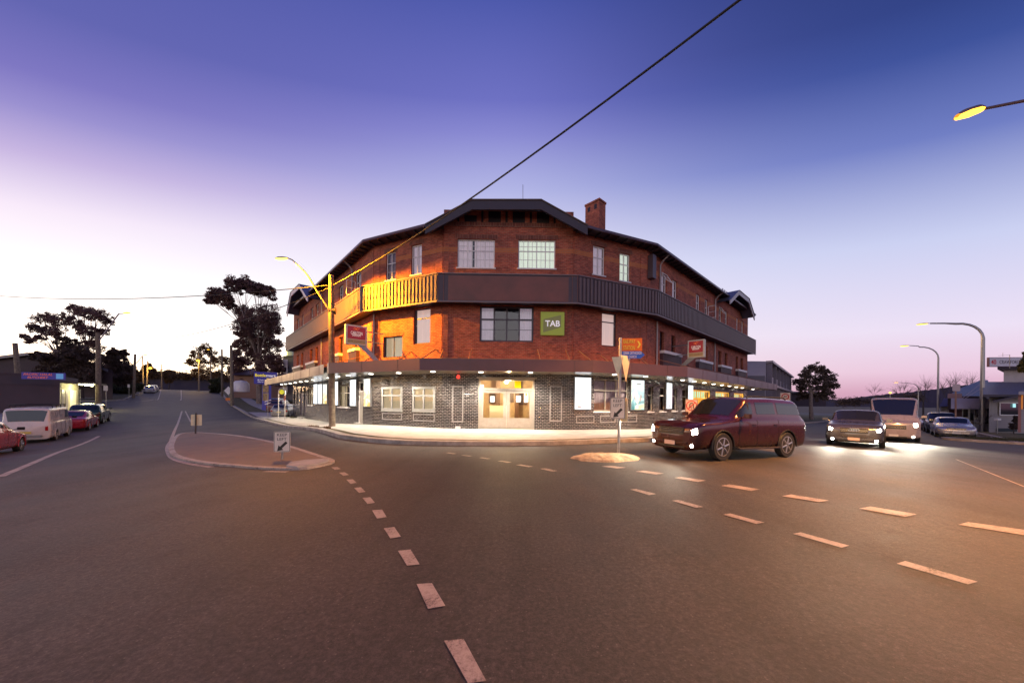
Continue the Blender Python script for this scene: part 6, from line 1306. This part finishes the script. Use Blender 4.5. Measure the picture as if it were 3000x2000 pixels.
tree('garden_shrub', 'leafy shrub against the orange post of the bungalow', (2972, 1262), 29, [(2968, 1245, 7), (2976, 1232, 7), (2972, 1250, 8), (2978, 1222, 5)], 1.2, 'leafdark', 'barkdark', .04, .10, group='bushes')
tree('street_tree', 'dark foliage entering at the right edge beside the 40 sign', (3080, 1290), 17, [(3012, 1060, 18), (3022, 1035, 14), (3008, 1078, 12), (3040, 1070, 22), (3060, 1040, 25), (3060, 1090, 25)], 1.2, 'leafgreen', 'barkdark', .12, .11, group='trees round the crossroads')
# far wooded hills and rooflines (hills and low bush)
def hillmesh(name, pts, Y0, m, base=-6, depth=300):
    mb = MB(); f = []; 
    P_ = [P(x, y, Y0*(1+.0)) for x, y in pts]
    sm_ = [P_[0]]
    for a, b in zip(P_[:-1], P_[1:]):
        n = max(2, int((b-a).length/8)); sm_ += [a.lerp(b, (k+1)/n)+ZV*random.uniform(-.6, .6)*Y0/400 for k in range(n)]
    for a, b in zip(sm_[:-1], sm_[1:]):
        k2 = 1+depth/Y0; a2, b2 = Vector((a.x*k2, a.y*k2, a.z)), Vector((b.x*k2, b.y*k2, b.z)); a0, b0 = Vector((a.x*.8, a.y*.8, base)), Vector((b.x*.8, b.y*.8, base)); mb.face([a0, b0, b, a]); mb.face([a, b, b2, a2])
    o = mb.build(name, m); o['kind'] = 'structure'; return o
hm = mat('wooded_hill', (.040, .026, .026), .95, noise=.45, nscale=.05); hm2 = mat('wooded_hill_right', (.038, .022, .034), .95, noise=.35, nscale=.03)
hillmesh('hills', [(2150, 1172), (2400, 1172), (2480, 1168), (2560, 1158), (2640, 1150), (2720, 1142), (2800, 1130), (2950, 1118), (3200, 1105)], 900, hm2, -30, 900)
hillmesh('left_hill', [(-200, 1110), (200, 1108), (330, 1106), (400, 1094), (430, 1098), (480, 1090), (540, 1096), (620, 1100), (700, 1108), (850, 1120), (1000, 1130)], 260, hm, -5, 200)
mb = MB()
for _ in range(230):
    px = random.uniform(300, 760); y0 = np.interp(px, [300, 400, 480, 540, 620, 760], [1104, 1092, 1092, 1094, 1098, 1106]); c = P(px, y0+random.uniform(-1, 14), 250); leaves(mb, c, random.uniform(2., 4.2), 50, 1.1, .7)
o = mb.build('far_woods', M['leafwarm']); o['kind'] = 'stuff'; o['label'] = 'backlit far woods along the ridge'
mb = MB()
for _ in range(130):
    px = random.uniform(2440, 2700); y0 = np.interp(px, [2440, 2560, 2700], [1176, 1168, 1160]); c = P(px, y0+random.uniform(-3, 10), 160); leaves(mb, c, random.uniform(1.5, 3.), 40, .6, .7)
o = mb.build('far_bush', M['leafdark']); o['kind'] = 'stuff'; o['label'] = 'low dark bush at the foot of the right hill'
for k, (px, py, r_) in enumerate(((435, 1078, 12), (496, 1094, 12), (392, 1095, 14))):
    tree('far_tree', ('round tree behind the glowing left lamp', 'small rounded tree on the far ridge at the bend', 'pale round tree behind the strutted poles')[k], (px, 1125), 150, [(px, py, r_), (px-r_*.8, py+r_*.7, r_*.8), (px+r_*.8, py+r_*.7, r_*.8), (px, py+r_*1.4, r_)], .9, 'leafwarm', 'barkdark', .3, .7)
# ================================================================== OTHER BUILDINGS
def wallbox(mb, a, b, dep, z0, z1, mi=0):
    """front edge a-b, depth vector"""
    q = [Vector((p.x, p.y, z0)) for p in (a, b, b+dep, a+dep)]; mb.hexa(q, [p+ZV*(z1-z0) for p in q], mi)
brk = mat('dim_render_wall', (.085, .06, .07), .8, noise=.15, nscale=.6); crm = mat('cream_shop_wall', (.50, .45, .30), .8, noise=.12, nscale=.8)
# butcher
A_, B_ = LR(36.4, 18.1), LR(44, 18.1); dep = nL*14; zb_ = 3.72
t = thing('butcher_shop', 'low dark butcher shop with a lit cream front under bright strip lights', 'shop', ((A_.x+B_.x)/2, (A_.y+B_.y)/2, 0)); mb = MB(); wallbox(mb, A_, B_, Vector((dep.x, dep.y)), -1.2, zb_); mb.build('wall', brk, t)
Wf = Wall(A_+nL*0, B_); Wf = Wall(A_, B_); Wf.n = -nL; 
if Wf.n.dot(-A_) < 0: Wf.n = -Wf.n
mb = MB(); bar(mb, Wf, .0, Wf.L, -.8, 3.0, .01, .05); mb.build('shop_front', crm, t)
Ws = Wall(A_+nL*14, A_); Ws.n = -dL
mb = MB(); bar(mb, Ws, 0, Ws.L, zb_-.0, zb_+.12, -.1, .08); bar(mb, Ws, 0, Ws.L, zb_-1.0, zb_-.92, 0, .06); mb.build('parapet', M['darkpanel'], t)
for a, b, m_ in ((.5, 1.4, 'pipe'), (1.9, 2.9, 'pipe'), (3.6, 6.2, 'curtainwarm')): mb = MB(); bar(mb, Wf, a, b, .2, 2.3, .055, .09); mb.build('shop_window', M[m_], t)
mb = MB(); a0 = Wf.a; wallbox(mb, A_-nL*-.0+(-nL)*2.2, B_-nL*2.2, Vector((nL.x, nL.y))*2.2, 2.98, 3.14); mb.build('awning', M['darksteel'], t)
st_ = emis('strip_light', (1, .93, .50), 26)
for u in (1.2, 3.6, 6.2):
    mb = MB(); p = Wf.pt(u, 2.9, 1.2); mb.box(p, (.09, 1.3, .08), 0, (Vector((nL.x, nL.y, 0)), Vector((dL.x, dL.y, 0)), ZV)); mb.build('strip_light', st_, t)
l = bpy.data.lights.new('shop_light', 'POINT'); l.energy = 380; l.color = (1, .92, .50); l.shadow_soft_size = .5; q = bpy.data.objects.new('shop_light', l); COL.objects.link(q); q.location = Wf.pt(4, 2.6, 1.3)
t2 = thing('shop_sign', 'dark blue butcher signboard on the shop roof with a light blue square', 'sign', (A_.x, A_.y, zb_)); c_ = P(127, 1101, 32.5); nn = Vector((-dL.x, -dL.y, 0)); nn = Vector((.25, -1, 0)).normalized(); rt = ZV.cross(nn); w_ = 95*32.5/1004/rt.x; h_ = .64
mb = MB(); slab(mb, rrect(c_, rt, ZV, w_, h_, .02), nn, .08); mb.build('sign_board', mat('royal_blue_sign', (.03, .02, .20), .5, emit=(.08, .05, .5), es=.12), t2); rdl = mat('red_orange_letters', (.7, .12, .03), .5, emit=(1, .2, .05), es=.25)
text(t2, 'PACIFIC HALAL', c_-rt*w_*.12+ZV*.14+nn*.01, rt, ZV, width=w_*.66, height=.20, m=rdl, shear=.25); text(t2, 'BUTCHERY', c_-rt*w_*.12-ZV*.15+nn*.01, rt, ZV, width=w_*.48, height=.20, m=rdl, shear=.25)
mb = MB(); slab(mb, rrect(c_+rt*w_*.38+nn*.006, rt, ZV, w_*.17, h_*.78, .01), nn, .004); mb.build('sign_panel', mat('sky_blue_print', (.10, .35, .65), .5, emit=(.2, .5, .9), es=.2), t2)
# hall behind
t = thing('gabled_hall', 'large dark gabled hall behind the butcher shop', 'building', (-70, 62, 0)); mb = MB(); gz_ = 54.
pp = [P(-120, 1180, gz_), P(330, 1180, gz_), P(330, 1085, gz_), P(285, 1068, gz_), P(215, 1048, gz_), P(95, 1036, gz_), P(-120, 1062, gz_)]; dd = Vector((-34, 24, 0)); n = len(pp)
mb.mesh(pp+[p+dd for p in pp], [tuple(range(n)), tuple(range(2*n-1, n-1, -1))]+[((k+1) % n, k, n+k, n+(k+1) % n) for k in range(n)]); mb.build('wall', mat('dark_purple_cladding', (.05, .032, .045), .8, noise=.2, nscale=.5), t)
mb = MB()
for a, b in ((pp[2], pp[3]), (pp[3], pp[4]), (pp[4], pp[5]), (pp[5], pp[6])): mb.face([a+Vector((0, -.6, .12)), b+Vector((0, -.6, .12)), b+dd+ZV*.12, a+dd+ZV*.12]); mb.face([a+Vector((0, -.6, -.3)), b+Vector((0, -.6, -.3)), b+Vector((0, -.6, .12)), a+Vector((0, -.6, .12))])
mb.build('roof', M['roofmetal'], t)
def posted(px, p0, p1, label, name='post_sign', pl=None, r=.03, m='steel', cat='sign', plm=None):
    b = G(px, p0, KL); t = thing(name, label, cat, b); tp = P(px, p1, b.y); post(t, b, tp, r, m)
    if pl: w_, hh, off = pl; plate(t, tp-ZV*(hh/2-.02)+Vector((off, -.05, 0)), Vector((.4, -1, 0)), w_, hh, border=False, m=plm)
    return t
posted(311, 1206, 1130, 'small sign on a thin post at the side street corner', pl=(.35, .55, 0)); posted(235, 1194, 1140, 'thin bare post in front of the lit shop', 'thin_post', cat='post')
posted(378, 1169, 1126, 'slim sign post on the green verge', pl=(.3, .5, 0)); posted(136, 1196, 1120, 'post with a glowing yellow white sign box in front of the butcher', pl=(.34, 1.1, 0), plm=mat('lit_yellow_plate', (.8, .7, .4), .5, emit=(1, .85, .45), es=1.0)); posted(168, 1196, 1132, 'dark narrow sign post at the shop corner', pl=(.2, .9, 0), m='darksteel')
for k, px in enumerate((60, 101, 152)): posted(px, 1196, 1165, ('bollard behind the rear of the white van', 'bollard behind the middle of the white van', 'bollard behind the front of the white van')[k], 'bollard', r=.09, cat='bollard')
# red paling fence, signs and house right of the left street
F0, F1 = LR(38, -1.6), LR(56, -1.8); t = thing('picket_fence', 'dark red fence with pale posts beside the footpath', 'fence', (F0.x, F0.y, H(F0.x, F0.y))); Wf = Wall(F0, F1); Wf.n = Vector((-dL.y, dL.x))*-1
if Wf.n.dot(-Wf.a) < 0: Wf.n = -Wf.n
for k in range(9):
    u = Wf.L*k/9; z = H(*Wf.pt(u+1, 0).to_2d()); mb = MB(); bar(mb, Wf, u+.22, u+Wf.L/9-.02, z+.1, z+1.25, -.03, .03); mb.build('fence_panel', mat('dark_red_fence', (.28, .045, .03), .6), t); mb = MB(); bar(mb, Wf, u, u+.22, z-.2, z+1.38, -.11, .11); mb.build('fence_post', mat('salmon_post', (.50, .25, .18), .7), t)
b_ = LR(52, 1.5); posted(671, 1180, 1139, 'white diamond warning sign on the footpath', pl=None, r=.03); c_ = P(669, 1144, 60); t = thing('diamond_sign', 'small pale diamond road sign above an orange board', 'sign', c_); mb = MB(); s = .75; slab(mb, [c_-ZV*s, c_+Vector((s, 0, 0)), c_+ZV*s, c_-Vector((s, 0, 0))], Vector((0, -1, 0)), .01); mb.build('sign_plate', M['white'], t); mb = MB(); mb.box(c_-ZV*1.5, (.9, .05, .5)); mb.build('orange_board', mat('orange_board', (.7, .18, .03), .5), t)
t = thing('far_house', 'brick house with a pale roof behind the red fence', 'house', P(720, 1130, 72)); mb = MB(); a, b = P(685, 1120, 72), P(755, 1120, 72); wallbox(mb, a.to_2d(), b.to_2d(), Vector((2, 9)), 0, P(700, 1098, 72).z); mb.build('wall', M['brick'], t); mb = MB(); a, b = P(680, 1098, 71), P(760, 1098, 71); mb.mesh([a, b, b+Vector((0, 10, 0)), a+Vector((0, 10, 0)), P(700, 1082, 75), P(745, 1082, 75)], [(0, 1, 5, 4), (1, 2, 5), (2, 3, 4, 5), (3, 0, 4)]); mb.build('roof', M['darkpanel'], t)
# sun mascot board is left out; pale marquee cover
t = thing('parked_caravan', 'white curved caravan top above the red fence', 'caravan', P(706, 1125, 62)); mb = MB(); c_ = P(706, 1128, 62); mb.lathe([(.01, .9), (.8, .75), (1.25, .3), (1.3, -1.2)], 16, M4=Matrix.Translation(c_)); mb.build('shell', M['white'], t, smooth=60)
# flats behind the pub on the left
t = thing('apartment_block', 'grey and white flats with a lit window between the gum and the pub', 'building', P(850, 1150, 62)); Yq = 62
def slabpx(t, nm, px0, px1, p0, p1, Y, m, dep=8):
    mb = MB(); a, b = P(px0, p1, Y), P(px1, p1, Y); um_ = (a.x+b.x)/(a.y+b.y)*(1.08 if a.x > 0 else 1.0); q = [a, b, b+Vector((um_*dep, dep, 0)), a+Vector((um_*dep, dep, 0))]; tp = [Vector((p.x, p.y, P(px0, p0, Y).z)) for p in q]; mb.hexa(q, tp); return mb.build(nm, m, t)
slabpx(t, 'wall', 828, 880, 1042, 1170, 64, mat('grey_render', (.16, .15, .15), .8)); slabpx(t, 'stair_tower', 838, 880, 1020, 1042, 63.5, mat('blue_grey_cladding', (.22, .25, .32), .5)); slabpx(t, 'white_bay', 828, 842, 1052, 1150, 63, M['white'])
slabpx(t, 'window', 829, 841, 1028, 1040, 62.8, emis('yellow_window', (1, .85, .3), 4), .2)
for k in range(3): slabpx(t, 'window', 830, 838, 1076+22*k, 1090+22*k, 62.9, M['glassdark'], .1)
# modern flats behind the right wing
t = thing('modern_flats', 'long grey flats with framed balconies beyond the right end of the pub', 'building', (40, 60, 0)); fa = P(2189, 1058, 42); fb = P(2244, 1058, 42); fc = P(2313, 1092, 66)
zt_ = P(2244, 1058, 42).z; gl_ = mat('lilac_render', (.30, .28, .36), .7, noise=.1, nscale=.5); dk_ = mat('dark_balcony_recess', (.035, .03, .05), .6)
mb = MB(); a2, b2, c2 = fa.to_2d()-Vector((6, 0)), fb.to_2d(), fc.to_2d(); bk_ = Vector((-12, 14))
q = [Vector((*p, -2)) for p in (a2, b2, c2, a2+bk_*2)]; mb.hexa(q, [Vector((p.x, p.y, zt_)) for p in q]); mb.build('wall', gl_, t)
Wq = Wall(b2, c2); 
if Wq.n.x < 0: Wq.n = -Wq.n
nb_ = 7
for k in range(nb_):
    for z0, z1 in ((zt_-2.7, zt_-.25), (zt_-5.6, zt_-3.1)):
        u0, u1 = Wq.L*k/nb_+.15, Wq.L*(k+1)/nb_-.15; mb = MB(); bar(mb, Wq, u0, u1, z0, z1, .005, .04); w_ = mb.build('balcony', dk_, t)
        mb = MB(); bar(mb, Wq, u0, u1, z0, z0+.9, .3, .34); bar(mb, Wq, u0, u0+.08, z0, z1, .04, .6); mb.build('balcony_screen', mat('frosted_screen', (.16, .14, .20), .4), w_)
mb = MB(); bar(mb, Wq, 0, Wq.L, zt_-.22, zt_+.05, .0, .7); bar(mb, Wq, 0, Wq.L, zt_-3.05, zt_-2.75, 0, .65); mb.build('slab_edge', M['pipe'], t)
slabpx(t, 'low_wing', 2189, 2240, 1100, 1180, 39, mat('grey_fence_cladding', (.10, .09, .12), .6), 3)
t = thing('low_brick_building', 'dark low building under the broad gum', 'building', P(2360, 1180, 70)); slabpx(t, 'wall', 2300, 2420, 1150, 1190, 74, mat('dark_purple_cladding')); slabpx(t, 'roof', 2296, 2424, 1146, 1150, 73, M['roofmetal'], 10)
# right hand houses
def roofpx(t, nm, pts, m): mb = MB(); mb.face(pts); mb.build(nm, m, t)
cor = bpy.data.materials.new('corrugated_blue_roof'); cor.use_nodes = True; n_ = NT(cor.node_tree); bb = n_.n['Principled BSDF']; bb.inputs['Base Color'].default_value = (.085, .10, .18, 1); bb.inputs['Roughness'].default_value = .4; bb.inputs['Metallic'].default_value = .3
wv = n_.add('ShaderNodeTexWave', ins={'Vector': n_.add('ShaderNodeNewGeometry').outputs['Position'], 'Scale': 1.6}); wv.bands_direction = 'X'; bp = n_.add('ShaderNodeBump', ins={'Height': wv.outputs[1], 'Strength': 1.0, 'Distance': .06}); n_.l.new(bp.outputs[0], bb.inputs['Normal'])
wb = bpy.data.materials.new('weatherboards'); wb.use_nodes = True; n_ = NT(wb.node_tree); bb = n_.n['Principled BSDF']; s_ = n_.add('ShaderNodeSeparateXYZ', ins={0: n_.add('ShaderNodeNewGeometry').outputs['Position']}); fr_ = n_.math('FRACT', n_.math('MULTIPLY', s_.outputs[2], 5.5))
n_.l.new(n_.ramp(fr_, [(0, (.16, .14, .15)), (.12, (.30, .27, .28)), (1, (.33, .30, .31))]), bb.inputs['Base Color']); bb.inputs['Roughness'].default_value = .7; bp = n_.add('ShaderNodeBump', ins={'Height': fr_, 'Strength': .8, 'Distance': .02}); n_.l.new(bp.outputs[0], bb.inputs['Normal'])
Yh = 31.; t = thing('weatherboard_bungalow', 'grey weatherboard bungalow with a blue iron roof at the right edge', 'house', P(2950, 1262, Yh)); slabpx(t, 'wall', 2897, 3130, 1150, 1275, Yh, wb, 9)
a, b = P(2880, 1155, Yh-.8), P(3140, 1155, Yh-.8); c, d = P(3140, 1118, Yh+3.5), P(2878, 1118, Yh+3.5); roofpx(t, 'roof', [a, b, c, d], cor); mb = MB(); mb.face([a-ZV*.22, b-ZV*.22, b, a]); mb.face([a, a-ZV*.22, d-ZV*1.2, d]); mb.build('gutter', M['timberdark'], t)
slabpx(t, 'upper_storey', 2940, 3140, 1072, 1122, Yh+3.4, mat('pale_block_wall', (.45, .40, .42), .8, noise=.08, nscale=2), 5); slabpx(t, 'upper_eaves', 2922, 3140, 1071, 1082, Yh+2.9, M['timberdark'], 6)
f = slabpx(t, 'window', 2930, 2985, 1181, 1214, Yh-.05, M['glassdark'], .1)
for q in ((2928, 2987, 1178, 1181), (2928, 2987, 1214, 1217), (2928, 2931, 1181, 1214)): slabpx(t, 'window_frame', *q, Yh-.1, M['white'], .1)
slabpx(t, 'painted_reflection', 2967, 2976, 1182, 1193, Yh-.12, emis('cyan_reflection_glow', (.5, .95, 1), .9), .02)  # reflection in the glass painted as a small glowing slab
mb = MB(); mb.hexa([P(2910, 1175, Yh-.1), P(2985, 1160, Yh-.1), P(2985, 1160, Yh-1.3)-ZV*.1, P(2910, 1175, Yh-1.3)-ZV*.1], [p+ZV*.15 for p in (P(2910, 1175, Yh-.1), P(2985, 1160, Yh-.1), P(2985, 1160, Yh-1.3)-ZV*.1, P(2910, 1175, Yh-1.3)-ZV*.1)]); mb.build('window_hood', M['timberdark'], t)
slabpx(t, 'footing', 2922, 2980, 1254, 1264, Yh-.1, mat('dark_footing', (.03, .04, .05), .8), .2)
t2 = thing('address_sign', 'long pale roof sign reading 40 CRAWFORD STREET in red and dark letters', 'sign', P(2960, 1066, Yh+2.4)); c_ = P(2985, 1060, Yh+2.3); nn = Vector((-.12, -1, 0)).normalized(); rt = ZV.cross(nn); k_ = (Yh+2.3)/1004; w_, h_ = 148*k_, 25*k_
mb = MB(); slab(mb, rrect(c_, rt, ZV, w_, h_, .02), nn, .2); mb.build('sign_board', mat('lilac_white_board', (.62, .60, .68), .5), t2); mb = MB(); slab(mb, rrect(c_-nn*.005, rt, ZV, w_+.1, h_+.1, .02), nn, .18); mb.build('sign_frame', mat('plum_frame', (.10, .04, .07), .5), t2)
text(t2, '40', c_-rt*(w_/2-10*k_)+nn*.01, rt, ZV, width=13*k_, height=14*k_, m=mat('red_sign_letters', (.6, .02, .05), .5), bold=.01); text(t2, 'CRAWFORD STREET', c_-rt*(w_/2-66*k_)+nn*.01, rt, ZV, width=82*k_, height=10*k_, m=mat('slate_letters', (.08, .07, .10), .5))
mb = MB(); a = P(2938, 1040, Yh+2); mb.tube([P(2938, 1044, Yh+2), P(2938, 1033, Yh+2)], .015, 4); mb.tube([P(2925, 1042, Yh+2), P(2958, 1039, Yh+2)], .015, 4); mb.tube([P(2958, 1078, Yh+2), P(2958, 1039, Yh+2)], .025, 4); mb.build('aerial', M['steel'], t2)
t = thing('white_shopfront', 'white and lilac shop annexe with dark windows left of the bungalow', 'shop', P(2860, 1262, 33)); slabpx(t, 'wall', 2818, 2897, 1195, 1275, 33, M['white'], 6); slabpx(t, 'fascia_board', 2786, 2897, 1166, 1197, 32.6, mat('lilac_fascia', (.40, .36, .50), .5, noise=.1, nscale=1), 1)
for a, b, y0, y1 in ((2822, 2836, 1199, 1222), (2842, 2852, 1199, 1258), (2856, 2866, 1199, 1222), (2878, 2896, 1196, 1240)): slabpx(t, 'window', a, b, y0, y1, 32.9, M['glassdark'], .1)
t = thing('hipped_roof_house', 'dark house with a wide hipped blue roof behind the tallest curved lamp', 'house', P(2830, 1180, 44)); slabpx(t, 'wall', 2776, 2890, 1158, 1200, 44, mat('dark_purple_cladding'), 9)
roofpx(t, 'roof', [P(2775, 1160, 43), P(2895, 1160, 43), P(2895, 1113, 50), P(2875, 1112, 50), P(2815, 1136, 47)], cor); slabpx(t, 'fascia_board', 2776, 2818, 1152, 1166, 42.8, mat('muted_pink_board', (.35, .22, .22), .6), .3)
mb = MB()
for k in (0, 8): mb.tube([P(2812+k, 1172, 40), P(2868+k, 1128+k, 40)], .03, 5)
mb.build('stay_cables', M['pipe'], t)
t = thing('small_cottage', 'small purple gabled cottage behind the parked cars on the right', 'house', P(2770, 1200, 50)); slabpx(t, 'wall', 2755, 2800, 1185, 1215, 50, M['white'], 6); roofpx(t, 'roof', [P(2752, 1190, 49), P(2810, 1190, 49), P(2790, 1166, 52), P(2765, 1166, 52)], mat('purple_roof', (.09, .045, .09), .6)); slabpx(t, 'low_wall', 2780, 2850, 1200, 1220, 46, mat('maroon_wall', (.16, .05, .05), .7), .3)
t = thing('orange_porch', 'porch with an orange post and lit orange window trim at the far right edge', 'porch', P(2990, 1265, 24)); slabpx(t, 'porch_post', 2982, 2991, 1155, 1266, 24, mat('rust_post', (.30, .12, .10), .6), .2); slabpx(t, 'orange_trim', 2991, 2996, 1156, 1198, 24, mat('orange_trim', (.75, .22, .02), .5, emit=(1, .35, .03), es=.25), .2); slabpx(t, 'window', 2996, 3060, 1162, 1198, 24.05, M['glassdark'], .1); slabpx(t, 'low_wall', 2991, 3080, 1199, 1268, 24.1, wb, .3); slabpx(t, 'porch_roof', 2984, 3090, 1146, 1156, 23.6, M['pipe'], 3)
b_ = P(2800, 1272, 27); b_.z = H(b_.x, b_.y)+.05; t = thing('parking_sign', 'square plain sign on a thin pole in front of the silver sedan', 'sign', b_); tp = P(2800, 1124, 27); post(t, b_, tp, .05, 'rod'); plate(t, P(2802, 1135, 26.9), Vector((-.1, -1, 0)), .55, .55, border=False, m=mat('faded_pink_sign', (.50, .38, .38), .5))
b_ = P(2829, 1272, 28); b_.z = H(b_.x, b_.y)+KL; t = thing('litter_bin', 'slatted brown litter bin by the silver sedan', 'bin', b_); mb = MB()
for k in range(14): a = 2*pi*k/14; mb.box(b_+Vector((.32*cos(a), .32*sin(a), .5)), (.10, .03, .95), 0, (Vector((-sin(a), cos(a), 0)), Vector((cos(a), sin(a), 0)), ZV))
mb.build('slats', mat('bin_slat', (.20, .12, .06), .7), t); mb = MB(); mb.lathe([(.29, .02), (.29, .95), (.33, .97), (.33, 1.03), (.25, 1.04)], 16, M4=Matrix.Translation(b_)); mb.build('liner', M['black'], t)
b_ = P(2922, 1264, 29); b_.z = H(b_.x, b_.y)+KL; t = thing('letterbox', 'pale letterbox on a post in front of the bungalow', 'letterbox', b_); post(t, b_, b_+ZV*1.15, .03); mb = MB(); mb.box(b_+ZV*1.2, (.36, .22, .16)); mb.build('box', M['white'], t, bevel=.02)
print('objects', len(bpy.data.objects))
